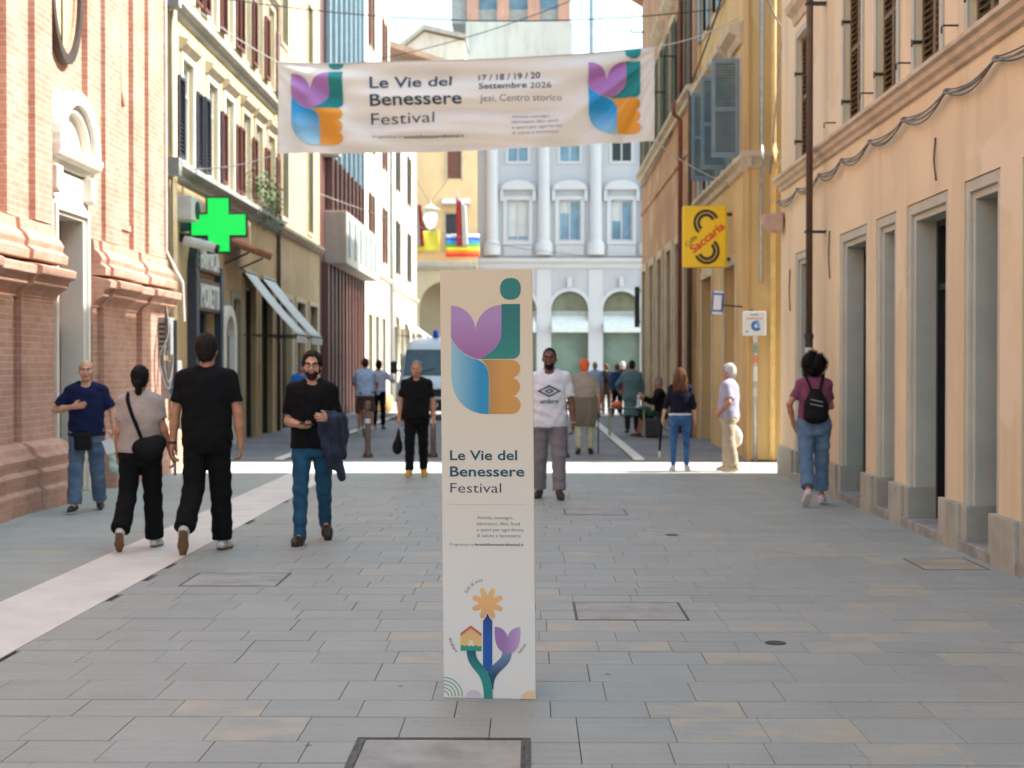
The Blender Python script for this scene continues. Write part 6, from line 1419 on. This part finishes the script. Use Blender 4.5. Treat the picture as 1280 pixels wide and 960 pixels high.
            S.put(lambda P: np.maximum((P - p.hp(0, -.045, 0)) @ (HR @ V3(0, 1, 0)), (P - p.hp(0, 0, .06)) @ (HR @ V3(0, 0, 1))), p.hp(0, 0, 0) - .3, p.hp(0, 0, 0) + .3, .012, '-')
        V, F = S.mesh(p.o['h'] * .72); V = ripple(V, F, fold, [(180, 30, 20, .6), (-150, 60, 60, .5), (90, 200, 40, .5), (260, 90, 10, .4)], p.seed); o = mesh_obj('hair', V, F, mat, p.e)
        if p.o['h'] < .0115 and kind != 'sides': p.strands(o, mat, {'curly': 900, 'long': 700, 'crop': 300}.get(kind, 520), {'curly': .05, 'long': .12, 'crop': .018, 'bun': .06}.get(kind, .045), .012 if kind == 'curly' else 0)
        return o
    def strands(p, hair, mat, n=420, length=.05, curl=0.0, width=.0026):
        """loose locks lying over the hair so that its outline is not smooth"""
        nv = len(hair.data.vertices); V = np.empty(nv * 3); hair.data.vertices.foreach_get('co', V); V = V.reshape(-1, 3); N = np.empty(nv * 3); hair.data.vertices.foreach_get('normal', N); N = N.reshape(-1, 3)
        r = np.random.RandomState(p.seed + 50); vs, fs = [], []; top = p.hp(0, .02, .12)
        for i in r.choice(nv, n):
            q, m = V[i], N[i]; d = q - top; d = d - m * (d @ m); d = d + r.randn(3) * .012 + V3(0, .004, -.01); d = d - m * (d @ m) * .8; d = d / (np.linalg.norm(d) + 1e-6); sd_ = np.cross(d, m); L = length * r.uniform(.5, 1.2) * p.s; o = len(vs); ph = r.rand() * 6
            for k in range(5):
                t = k / 4; c = q + m * (.001 + .007 * t * r.uniform(.2, 1)) + d * L * (t - .3) + (sd_ * math.sin(ph + 7 * t) + m * (1 + math.cos(ph + 7 * t))) * curl; w_ = width * (1.1 - .9 * t); vs += [c - sd_ * w_, c + sd_ * w_]
            fs += [(o + 2 * k, o + 2 * k + 1, o + 2 * k + 3, o + 2 * k + 2) for k in range(4)]
        MB().add([tuple(v) for v in vs], fs).build('locks', mat, hair, smooth=True, kind='stuff')
    def beard(p, mat):
        S = Sdf(); HR = p.HR; s = p.s; S.ell(p.hp(0, -.022, -.034), V3(.064, .080, .092) * s, .01, M_=HR); S.ell(p.hp(0, -.064, -.095), V3(.038, .032, .03) * s, .03, M_=HR)
        S.put(lambda P: (P - p.hp(0, -.09, -.036)) @ (HR @ V3(0, -.5, 1)), p.hp(0, 0, 0) - .3, p.hp(0, 0, 0) + .3, .01, '&') if False else S.plane(p.hp(0, -.1, -.034), HR @ V3(0, .35, 1))
        S.ell(p.hp(0, -.115, -.056), V3(.016, .022, .006) * s, .004, '-', HR); S.ell(p.hp(0, -.118, -.02), V3(.022, .026, .022) * s, .006, '-', HR)
        V, F = S.mesh(p.o['h'] * .55); V = ripple(V, F, .0015, [(300, 80, 90, .6), (-240, 160, 120, .5)], 3); return mesh_obj('beard', V, F, mat, p.e)
    def glasses(p):
        s = p.s; mb = MB()
        for sg_ in (-1, 1):
            c = p.hp(sg_ * .032, -.108, .004); mb.tube([Vector(p.hp(sg_ * .032 + .023 * math.cos(a), -.108 + .006 * abs(math.cos(a)), .004 + .018 * math.sin(a))) for a in [2 * math.pi * i / 14 for i in range(15)]], .0022, 5); mb.tube([Vector(p.hp(sg_ * .055, -.104, .008)), Vector(p.hp(sg_ * .08, .0, .008))], .002, 5)
        mb.tube([Vector(p.hp(-.009, -.111, .008)), Vector(p.hp(.009, -.111, .008))], .002, 5); mb.build('glasses', m_black, p.e)
    def strap(p, pts, w_=.02, mat=None, name='strap', parent=None):
        mb = MB(); mb.tube([Vector(q) for q in pts], w_, 6); return mb.build(name, mat or m_black, parent or p.e)

def held(p, name, label, cat, at):
    t = thing(name, label, cat, p.world(at), p.e.rotation_euler.z); return t
m_blacktee = M_cloth('black jersey', (17, 17, 20)); m_blackpants = M_cloth('black trousers', (15, 15, 17)); m_navypolo = M_cloth('navy polo', (24, 32, 68)); m_taupe = M_cloth('taupe jersey', (176, 160, 152))
m_jean1 = M_jeans('faded jeans', (78, 100, 128), (110, 132, 156)); m_jean2 = M_jeans('blue jeans', (24, 72, 102), (40, 98, 132)); m_jean3 = M_jeans('light jeans', (88, 116, 146), (112, 140, 168)); m_jean4 = M_jeans('bright jeans', (36, 84, 140), (70, 120, 170))
m_whitetee = M_cloth('white jersey', (226, 228, 236)); m_greytr = M_cloth('grey trousers', (128, 125, 130)); m_mauve = M_cloth('mauve jersey', (128, 70, 96)); m_navytop = M_cloth('navy knit', (24, 26, 44)); m_lilac = M_cloth('lilac shirt', (170, 166, 190)); m_beige = M_cloth('beige cotton', (184, 170, 148))
m_denimj = M_jeans('dark denim jacket', (32, 40, 62), (52, 62, 86)); m_bagblk = M_cloth('black nylon', (16, 17, 20), .7)
hr_dark = M_hair('dark brown hair', (40, 30, 26)); hr_grey = M_hair('grey hair', (150, 142, 136)); hr_white = M_hair('white hair', (226, 222, 216)); hr_black = M_hair('black hair', (20, 16, 16)); hr_brown = M_hair('light brown hair', (128, 86, 56)); hr_orange = M_hair('orange hair', (226, 112, 66))

# 1 man in navy polo, hand on chest
P = Person(-4.88, 15.6, R(10), 1.66, 'balding man in navy polo and jeans walking with a hand on his chest', fat=1.10, skin='fair', head_yaw=4, h=.009, seed=2,
           legs={'R': (14, 6, 3, 0), 'L': (-10, 12, 3, 12)}, arms={'R': ((-.62, -.1, -.8), (.86, -.5, .16)), 'L': ((.45, .05, -.9), (.1, -.25, -1))}, hand={'R': dict(palm=(.1, 1, 0), thumb=(0, 0, 1), curl=6), 'L': dict(curl=45)})
P.shirt(m_navypolo, .90, .8, .02, collar=True, open_neck=.012); P.trousers(m_jean1, .018, .99, 1.12, ankle=.055); P.shoes(m_shoeblk, m_solew, 'sneaker'); P.hair(hr_grey, 'sides', .0015); P.face((124, 96, 82))
OLD = P; s = P.s
t = held(P, 'waist_bag', 'black waist bag worn at the front by the balding man in navy', 'bag', V3(-.02, -.205, .86) * s)
MB().box(-.09, .09, -.035, .04, -.13, .06).build('pouch', m_bagblk, t, bevel=.025); MB().box(-.08, .08, -.05, -.034, -.12, -.02).build('pocket', m_bagblk, t, bevel=.012)
mb = MB(); mb.tube([(.02 + .192 * math.sin(a), .196 - .172 * math.cos(a), .035) for a in [R(12 + 336 * i / 20) for i in range(21)]], .014, 6); mb.build('belt', m_bagblk, t)
wl = P.J['wrL']
t = held(P, 'paper_sheet', 'folded white paper held by the balding man in navy', 'paper', wl + V3(.02, -.07, -.10)); mb = MB(); mb.obox((-.02, 0, -.03), (.10, 0, .03), (0, .004, 0), (-.03, 0, .075)); mb.build('sheet', M_plain('paper white', (.7, .72, .72), .8), t)
t = held(P, 'plastic_bag', 'pale green plastic bag hanging from the hand of the man in navy', 'bag', wl + V3(.02, -.03, -.12)); S_ = Sdf(); S_.ell((0, 0, -.20), (.085, .05, .13), .04); S_.cone((0, 0, -.02), (0, 0, -.12), .015, .05, .04)
V, F_ = S_.mesh(.009); V = ripple(V, F_, .008, [(40, 30, 50, .6), (-60, 30, 30, .5)], 4); mesh_obj('bag', V, F_, M('pale green plastic', lin((190, 216, 200)), .35, .15, 20, .3, 60), t)
# 2 woman in taupe tee, from behind
P = Person(-3.42, 12.45, R(180 + 4), 1.60, 'woman in taupe tee and black trousers walking away with a bag on a strap', female=True, fat=1.08, skin='tan', h=.009, seed=5,
           legs={'R': (8, 2, 2, 0), 'L': (-12, 34, 2, 52)}, arms={'R': ((-.30, .05, -1), (-.25, -.25, -1)), 'L': ((.22, .1, -1), (.1, -.5, -1))}, hand={'R': dict(curl=40)})
P.shirt(m_taupe, .92, .62, .024, loose=.55); P.trousers(m_blackpants, .016, 1.0, 1.2, ankle=.06); P.shoes(m_solew, m_soleb, 'sneaker'); P.hair(hr_black, 'bun'); s = P.s
t = held(P, 'shoulder_bag', 'black crescent shoulder bag on the back of the woman in taupe', 'bag', P.sp(-.10, .15, .97))
S_ = Sdf(); S_.ell((0, 0, 0), (.14, .05, .10), .03); S_.ell((-.08, -.02, .05), (.08, .04, .07), .03); V, F_ = S_.mesh(.01); mesh_obj('pouch', V, F_, m_bagblk, t)
pts = smooth_path([P.sp(.10, -.02, 1.50), P.sp(.10, .05, 1.50), P.sp(.095, .118, 1.43), P.sp(.05, .158, 1.3), P.sp(-.01, .166, 1.15), P.sp(-.06, .172, 1.02)], 4); o0 = P.sp(-.10, .15, .97)
for dx in (-.008, .008): MB().tube([Vector(q - o0) + Vector((dx, 0, 0)) for q in [V3(*v) for v in pts]], .009, 6).build('strap', m_bagblk, t)
wr = P.J['wrR']; t = held(P, 'phone', 'phone in a pale case in the hand of the woman in taupe', 'phone', wr + V3(-.02, -.04, -.11)); MB().box(-.006, .006, -.04, .04, -.08, .07).build('case', M_plain('pale case', (.55, .56, .56), .4), t, bevel=.005); MB().box(-.0075, -.0062, -.034, .034, -.07, .06).build('screen', m_black, t)
# 3 tall man in black, from behind
P = Person(-2.80, 12.3, R(180), 1.86, 'tall dark haired man all in black walking away', shoulder=1.10, fat=1.02, skin='tan', h=.009, seed=7,
           legs={'R': (6, 2, 2, 0), 'L': (-9, 38, 1, 60)}, arms={'R': ((-.25, .02, -1), (-.06, -.12, -1)), 'L': ((.25, .06, -1), (.10, -.06, -1))}, hand={'L': dict(curl=32), 'R': dict(curl=38)})
P.shirt(m_blacktee, .90, .72, .02, loose=.7); P.trousers(m_blackpants, .02, 1.0, 1.15, ankle=.055); P.shoes(m_solew, m_soleb, 'sneaker'); P.hair(hr_dark, 'short', bulk=.003)
wl = P.J['wrL']; MB().lathe([(.033, -.012), (.036, -.01), (.036, .01), (.033, .012)], tuple(wl), 16).build('wristwatch', m_black, P.e)
# 4 bearded man with phone and jacket
P = Person(-1.97, 12.85, R(6), 1.72, 'bearded man with glasses in black tee and blue jeans looking ahead', skin='fair', h=.009, seed=9, shoulder=.96,
           legs={'R': (9, 2, 2, 0), 'L': (-12, 24, 2, 28)}, arms={'R': ((-.20, .08, -1), (.46, -.80, -.12)), 'L': ((.20, .0, -1), (-.30, -.9, .12))}, hand={'R': dict(palm=(.2, .3, 1), thumb=(.3, -1, .3), curl=35), 'L': dict(palm=(-.6, .8, 0), thumb=(0, 0, 1), curl=48)})
P.shirt(m_blacktee, .88, .78, .026, loose=.6); P.trousers(m_jean2, .013, 1.12, .98, ankle=.045, fold=.006); P.shoes(m_shoeblk, m_shoeblk, 'boot', 1.22); P.hair(hr_dark, 'short', bulk=.006); P.beard(hr_dark); P.face((44, 32, 26)); P.glasses()
wr = P.J['wrR']; el = P.J['elR']; d_ = unit(wr - el); t = held(P, 'phone', 'dark phone in the hand of the bearded man', 'phone', wr + d_ * .11 + V3(0, 0, .035)); MB().obox((0, 0, 0), Vector(d_) * .075, Vector(unit(np.cross(d_, V3(0, 0, 1)))) * .037, (0, 0, .005)).build('body', m_black, t, bevel=.004)
el, wl = P.J['elL'], P.J['wrL']; c_ = (el + wl) / 2; t = held(P, 'denim_jacket', 'dark denim jacket draped over the forearm of the bearded man', 'jacket', c_)
S_ = Sdf(); a_, b_ = el - c_, wl - c_ - unit(wl - el) * .04
S_.cone(a_, b_, .078, .070, .03); lat = unit(np.cross(unit(b_ - a_), V3(0, 0, 1)))
for k_, (u, L_, r_) in enumerate(((.05, .20, .055), (.3, .36, .05), (.55, .42, .05), (.8, .40, .048), (1.0, .30, .04))):
    q = a_ + (b_ - a_) * u; S_.cone(q - lat * .05, q - lat * .05 + V3(-.01 * k_, 0, -L_), r_, r_ * .75, .05); S_.cone(q + lat * .05, q + lat * .06 + V3(.01, 0, -L_ * .72), r_ * .8, r_ * .6, .05)
S_.cone(a_ + V3(.05, 0, .0), a_ + V3(.07, .0, -.30), .05, .04, .04); S_.cone(b_ * .4 + a_ * .6 + V3(.03, -.03, -.3), b_ * .4 + a_ * .6 + V3(.09, -.03, -.52), .04, .03, .04)
V, F_ = S_.mesh(.010); V = ripple(V, F_, .014, [(50, 34, 20, .6), (-40, 50, 26, .5), (80, -30, 30, .3)], 8); mesh_obj('cloth', V, F_, m_denimj, t)
# 5 grey haired man in black with yellow shoes
P = Person(-1.64, 20.6, R(4), 1.66, 'grey haired man in black with yellow shoes walking towards the panel', fat=1.08, skin='tan', seed=11, h=.011, head_yaw=-8, head_pitch=8,
           legs={'R': (9, 4, 2, 0), 'L': (-4, 8, 2, 8)}, arms={'R': ((-.28, .0, -1), (-.06, -.14, -1)), 'L': ((.30, .0, -1), (.05, -.2, -1))}, hand={'R': dict(curl=60)})
P.shirt(m_blacktee, .88, .74, .02, loose=.6); P.trousers(m_blackpants, .016, 1.0, 1.05); P.shoes(M_cloth('yellow suede', (206, 158, 50)), m_solew, 'shoe', 1.1); P.hair(hr_grey, 'crop', .0012); P.face((120, 108, 98))
wr = P.J['wrR']; t = held(P, 'hand_bag', 'black soft bag hanging from the hand of the man with yellow shoes', 'bag', wr + V3(-.01, -.03, -.13)); S_ = Sdf(); S_.ell((-.02, 0, -.30), (.075, .06, .10), .05); S_.cone((0, 0, -.02), (-.01, 0, -.22), .012, .05, .05); V, F_ = S_.mesh(.012); mesh_obj('pouch', V, F_, m_bagblk, t)
# 6 man in white tee with diamond emblem
P = Person(.24, 17.2, R(-2), 1.80, 'man in white tee with diamond emblem, grey trousers and sandals', fat=1.10, skin='dark', seed=13, h=.010, head_yaw=-3, shoulder=1.04,
           legs={'R': (-4, 8, 3, 6), 'L': (9, 4, 3, 0)}, arms={'R': ((-.28, .0, -1), (-.05, -.15, -1)), 'L': ((.30, -.0, -1), (.08, -.18, -1))}, hand={'L': dict(curl=38)})
TEE = P.shirt(m_whitetee, .83, .80, .022, loose=.7, fold=.009); P.trousers(m_greytr, .02, .98, 1.12, ankle=.052); P.shoes(M('dark leather sandal', lin((44, 34, 30)), .6), m_shoeblk, 'sandal', 1.02); P.hair(hr_black, 'crop', .0012); P.beard(hr_black); P.face((30, 22, 20)); P.glasses()
s = P.s; TV = np.empty(len(TEE.data.vertices) * 3); TEE.data.vertices.foreach_get('co', TV); TV = TV.reshape(-1, 3); FR = TV[TV[:, 1] < 0]
def front_y(x, z):
    d2 = (FR[:, 0] - x) ** 2 + (FR[:, 2] - z) ** 2; i = np.argsort(d2)[:6]; return FR[i, 1].mean() - .006
def on_tee(vs, fs, nm):
    vs, fs = chop(vs, fs, .02); MB().add([(x, front_y(x, z), z) for x, z in vs], fs).build(nm, m_navytx, TEE)
zc = 1.255 * s
for a, b, ia, ib in ((.145, .072, .105, .049), (.062, .032, .024, .012)):
    o = [(a, 0), (0, b), (-a, 0), (0, -b)]; i_ = [(ia, 0), (0, ib), (-ia, 0), (0, -ib)]
    on_tee([(x, zc + z) for x, z in o + i_], [(k, (k + 1) % 4, 4 + (k + 1) % 4, 4 + k) for k in range(4)], 'diamond_emblem')
v, f, k = text_fit('umbro', .225, .02); on_tee([(x - .112, zc - .145 + y * .9) for x, y in v], f, 'lettering')
wl = P.J['wrL']; MB().lathe([(.033, -.012), (.036, -.01), (.036, .01), (.033, .012)], tuple(wl), 16).build('wristwatch', m_greystone, P.e)
# 7 orange haired person with a stick and a jacket round the waist
m_gtop = M_cloth('grey-taupe top', (150, 142, 132))
P = Person(1.0, 25.95, R(178), 1.70, 'orange haired person in grey with a jacket tied round the waist and a stick', fat=1.18, skin='fair', seed=15, h=.013, legs={'R': (4, 3, 2, 0), 'L': (-4, 5, 2, 5)}, arms={'R': ((-.3, .0, -1), (-.05, -.3, -1)), 'L': ((.3, 0, -1), (.05, -.25, -1))}, hand={'R': dict(curl=60)})
P.shirt(m_gtop, .86, .95, .022, loose=.8); P.trousers(M_cloth('pale green trousers', (186, 186, 164)), .016, .96, 1.05); P.shoes(m_shoeblk, m_shoeblk); P.hair(hr_orange, 'short', .004, .008)
S_ = Sdf(); S_.loft([.52 * P.s, .75 * P.s, 1.0 * P.s, 1.06 * P.s], [.215, .245, .238, .23], [.11, .155, .19, .185], [0] * 4, [.05, .04, 0, 0], .02); V, F_ = S_.mesh(.014); V = ripple(V, F_, .008, [(46, 20, 8, .7), (-30, 12, 14, .5)], 3); mesh_obj('tied_jacket', V, F_, M_cloth('olive grey jacket', (112, 104, 94)), P.e)
wr = P.world(P.J['wrR'] + V3(0, -.03, -.07)); t = thing('walking_stick', 'dark walking stick held by the orange haired person', 'stick', (wr.x, wr.y, 0)); MB().tube([(0, 0, 0), (0, 0, wr.z - .01)], .012, 8).build('shaft', m_black, t); MB().tube([(-.05, 0, wr.z + .005), (.06, 0, wr.z + .005)], .016, 8).build('handle', m_black, t)
# 8 woman in navy top with an umbrella
P = Person(2.30, 21.75, R(176), 1.56, 'woman with long brown hair in navy top and blue jeans seen from behind', female=True, skin='fair', seed=17, h=.010, legs={'R': (3, 2, 2, 0), 'L': (-3, 4, 3, 0)}, arms={'R': ((-.30, .04, -1), (-.10, -.1, -1)), 'L': ((.34, .04, -1), (.22, -.1, -1))}, hand={'L': dict(curl=60)})
P.shirt(m_navytop, .97, 1.35, .012, loose=.4); P.trousers(m_jean4, .006, 1.0, .9, ankle=.036, fold=.003); P.shoes(m_solew, m_solew, 'sneaker'); P.hair(hr_brown, 'long', .005)
S_ = Sdf(); S_.loft([.952 * P.s, .985 * P.s], [.183, .178], [.128, .124], [0, 0], [0, 0], .01); V, F_ = S_.mesh(.012); mesh_obj('shirt_hem', V, F_, m_whitetee, P.e)
wl = P.J['wrL']; t = held(P, 'folded_umbrella', 'folded black umbrella with white tip in the hand of the woman in navy', 'umbrella', wl + V3(.02, -.02, -.08)); MB().tube([(.0, 0, .1), (.03, 0, -.42)], .034, 10, .016).build('canopy', m_bagblk, t); MB().tube([(.03, 0, -.42), (.035, 0, -.52)], .018, 8, .01).build('tip', m_solew, t); MB().tube([(-.006, 0, .1), (-.01, 0, .2)], .014, 8).build('handle', m_black, t)
# 9 white haired man, side on
P = Person(3.04, 21.7, R(-112), 1.62, 'white haired man in lilac shirt and beige trousers standing side on', fat=1.10, skin='tan', seed=19, h=.010, head_pitch=4, legs={'R': (6, 4, 2, 0), 'L': (-5, 6, 2, 0)}, arms={'R': ((-.2, .25, -1), (.05, -.3, -1)), 'L': ((.24, .22, -1), (-.15, -.85, -.8))}, hand={'R': dict(curl=60), 'L': dict(curl=30)})
P.shirt(m_lilac, .88, .75, .026, loose=.8); P.trousers(m_beige, .02, .99, 1.12, ankle=.055); P.shoes(M_cloth('tan shoes', (190, 170, 140)), m_solew); P.hair(hr_white, 'short', .003, .006); P.face((200, 196, 190))
wr = P.J['wrR']; t = held(P, 'white_bag', 'white carrier bag hanging behind the white haired man', 'bag', wr + V3(-.01, .02, -.1)); S_ = Sdf(); S_.ell((0, .03, -.22), (.06, .11, .16), .05); S_.cone((0, 0, .0), (0, .02, -.12), .012, .06, .05); V, F_ = S_.mesh(.012); V = ripple(V, F_, .006, [(40, 30, 40, .6)], 4); mesh_obj('bag', V, F_, M_cloth('white cotton bag', (232, 228, 218)), t)
# 10 woman in mauve with a backpack
P = Person(3.27, 16.4, R(176), 1.70, 'curly haired woman in mauve tee and light jeans walking by the doorways', female=True, fat=1.06, skin='tan', seed=21, h=.009, legs={'R': (7, 2, 1, 0), 'L': (-10, 26, 1, 46)}, arms={'R': ((-.22, -.28, -.9), (.2, -.9, -.1)), 'L': ((.52, .22, -.85), (-.22, -.35, -.9))}, hand={'L': dict(palm=(-1, 0, 0), curl=25)})
P.shirt(m_mauve, .95, .68, .014, loose=.4); P.trousers(m_jean3, .018, .86, 1.12, ankle=.056); P.shoes(M_cloth('pink and white sneaker', (222, 190, 200)), m_solew, 'sneaker', 1.08); P.hair(hr_black, 'curly', .004)
t = held(P, 'backpack', 'small black backpack on the back of the woman in mauve', 'backpack', P.sp(0, .16, 1.18)); S_ = Sdf(); S_.ell((0, .02, -.04), (.14, .065, .17), .03); S_.ell((0, .02, -.15), (.145, .075, .08), .04); S_.ell((0, .0, .1), (.08, .04, .07), .04); V, F_ = S_.mesh(.010); mesh_obj('pack', V, F_, m_bagblk, t)
for sg_ in (-1, 1):
    MB().tube([(sg_ * .045, .02, .14), (sg_ * .075, -.05, .24), (sg_ * .10, -.11, .31), (sg_ * .115, -.19, .33)], .016, 6).build('strap', m_bagblk, t)
for k_ in range(2): MB().tube([(-.07, .092 + .004 * k_, .02 - .05 * k_), (.07, .092, .05 - .05 * k_)], .004, 5).build('reflective_line', M_plain('silver line', (.5, .5, .5), .3), t)
# 11 cyclist from behind and companion
m_sky = M_cloth('pale blue shirt', (170, 186, 214)); m_brownsh = M_cloth('brown shorts', (96, 74, 64))
P = Person(-3.78, 32.6, R(182), 1.72, 'man in pale blue shirt astride a bicycle seen from behind', fat=1.12, skin='tan', seed=23, h=.014, lean=8, bare=True, legs={'R': (34, 40, 6, 0), 'L': (16, 22, 6, 0)}, arms={'R': ((-.35, -.45, -.8), (.1, -.9, -.35)), 'L': ((.35, -.45, -.8), (-.1, -.9, -.35))}, hand={'R': dict(curl=60), 'L': dict(curl=60)}, drop=.06)
P.shirt(m_sky, .88, .8, .024, loose=.8); P.trousers(m_brownsh, .024, .1, 1.15, ankle=.07, name='shorts'); P.shoes(m_solew, m_solew, 'sneaker'); P.hair(hr_dark, 'crop')
BK = thing('bicycle', 'dark city bicycle under the man in pale blue', 'bicycle', (-3.78, 33.0, .0)); 
for y_ in (-.52, .52):
    wl = MB(); wl.tube([(0, y_ + .33 * math.cos(a), .345 + .33 * math.sin(a)) for a in [2 * math.pi * i / 28 for i in range(29)]], .018, 8); o = wl.build('wheel', m_vdark, BK)
    mb = MB()
    for i in range(10): mb.tube([(0, y_, .345), (0, y_ + .32 * math.cos(i * .628), .345 + .32 * math.sin(i * .628))], .002, 4)
    mb.build('spokes', m_zinc, o, kind='stuff')
for a, b, r_ in (((0, -.52, .345), (0, -.12, .33), .012), ((0, -.12, .33), (0, -.22, .88), .017), ((0, -.12, .33), (0, .34, .78), .018), ((0, -.2, .75), (0, .32, .86), .018), ((0, .52, .345), (0, .33, .95), .016), ((0, -.52, .345), (0, -.2, .78), .010)): MB().tube([a, b], r_, 8).build('frame_tube', m_vdark, BK)
MB().prism([(-.08, -.2), (.08, -.2), (.02, .08), (-.02, .08)], lambda x, y, z: (x, y - .2, z), .88, .93).build('saddle', m_black, BK, bevel=.02); MB().tube([(-.3, .28, 1.02), (-.1, .36, 1.02), (.1, .36, 1.02), (.3, .28, 1.02)], .014, 8).build('handlebar', m_zinc, BK); MB().box(-.05, .05, -.92, -.86, .52, .60).build('rear_reflector', M_plain('reflector', (.4, .02, .02), .3), BK)
P = Person(-3.82, 36.0, R(180), 1.74, 'dark haired man in pale top beyond the cyclist', skin='tan', seed=25, h=.016, arms={'R': ((-.6, -.2, -.6), (.1, -.8, .3)), 'L': ((.25, 0, -1), (.1, -.2, -1))}); P.shirt(M_cloth('pale lilac tee', (190, 190, 210)), .88, .8, .02); P.trousers(m_blackpants); P.shoes(m_shoeblk); P.hair(hr_black, 'short')
# 12 people on the right, farther off
def extra(x, y, rz, H, label, top, bot, hairm, kind='short', seed=30, hem=.88, sleeve=.8, fat=1.08, female=False, skin='fair', flare=0.0, ground=.0, **kw):
    P = Person(x, y, R(rz), H, label, fat=fat, female=female, skin=skin, seed=seed, h=.017, ground=ground, legs={'R': (4, 3, 3, 0), 'L': (-4, 5, 3, 0)}, **kw); P.shirt(top, hem, sleeve, .024, loose=.7, flare=flare); P.trousers(bot, .014, .98, 1.05); P.shoes(m_shoeblk); P.hair(hairm, kind, .003); return P
m_ltblue = M_cloth('light blue shirt', (150, 176, 214)); m_red = M_cloth('crimson knit', (150, 18, 32)); m_blue = M_cloth('dark blue coat', (30, 52, 92)); m_coat = M_cloth('slate green coat', (96, 122, 128)); m_dk = M_cloth('charcoal cloth', (40, 40, 44))
extra(2.02, 44.0, 170, 1.72, 'grey haired man in light blue shirt among the people by the brown building', m_ltblue, m_beige, hr_grey, 'crop', 31)
extra(2.50, 46.5, 190, 1.68, 'man in black vest and brown shorts in the group by the brown building', m_dk, m_brownsh, hr_brown, 'crop', 32)
extra(2.78, 45.2, 150, 1.66, 'person in blue jacket and dark trousers in the group by the brown building', m_blue, m_blackpants, hr_brown, 'short', 33, sleeve=1.9)
extra(3.02, 43.4, 200, 1.68, 'person in crimson knit top in the group by the brown building', m_red, m_dk, hr_grey, 'short', 34, sleeve=1.9)
extra(3.10, 47.4, 165, 1.74, 'white haired person standing behind the one in crimson', m_dk, m_dk, hr_white, 'short', 35)
extra(2.40, 33.4, 184, 1.70, 'broad person in long slate green coat standing behind the small table', m_coat, m_dk, hr_dark, 'crop', 36, hem=.42, sleeve=1.85, fat=1.22, flare=.03, ground=.03, arms={'R': ((-.3, 0, -1), (-.05, -.2, -1)), 'L': ((.62, -.1, -.8), (-.2, -.7, -.6))})
P = Person(.42, 30.5, R(0), 1.72, 'dark haired person mostly hidden behind the man in the white tee', skin='tan', seed=37, h=.015); P.shirt(m_dk, .88, .8, .02); P.trousers(m_blackpants); P.shoes(m_shoeblk); P.hair(hr_black, 'long')
P = Person(-4.75, 29.6, R(20), 1.66, 'person in bright blue top standing outside the shops behind the bearded man', skin='tan', seed=38, h=.015, ground=.03); P.shirt(M_cloth('bright blue top', (40, 110, 180)), .88, .8, .02); P.trousers(m_dk); P.shoes(m_shoeblk); P.hair(M_hair('blue cap', (40, 110, 180)), 'short')
# seated man at the table
P = Person(2.95, 31.9, R(-88), 1.70, 'seated man in black at the small folding table', fat=1.06, skin='tan', seed=39, h=.013, lean=6, bare=True, drop=-.385, ground=.03, head_pitch=10,
           legs={'R': (84, 72, 6, 0), 'L': (80, 82, 6, 0)}, arms={'R': ((-.25, -.5, -.8), (.2, -.85, .35)), 'L': ((.25, -.6, -.75), (-.15, -.8, .5))}); P.shirt(m_blacktee, .86, 1.9, .02); P.trousers(M_cloth('dark green shorts', (30, 52, 44)), .02, .05, 1.1, ankle=.06, name='shorts'); P.shoes(m_shoeblk); P.hair(hr_grey, 'crop')
t = thing('green_bag', 'green and white patterned bag on the lap of the seated man', 'bag', (2.55, 31.72, .62)); S_ = Sdf(); S_.ell((0, 0, 0), (.16, .1, .1), .03); S_.ell((.1, 0, -.05), (.1, .09, .08), .03); V, F_ = S_.mesh(.014); V = ripple(V, F_, .008, [(40, 30, 40, .6)], 4); mesh_obj('bag', V, F_, M('green patterned cloth', lin((60, 120, 84)), .8, .5, 14, .1), t)
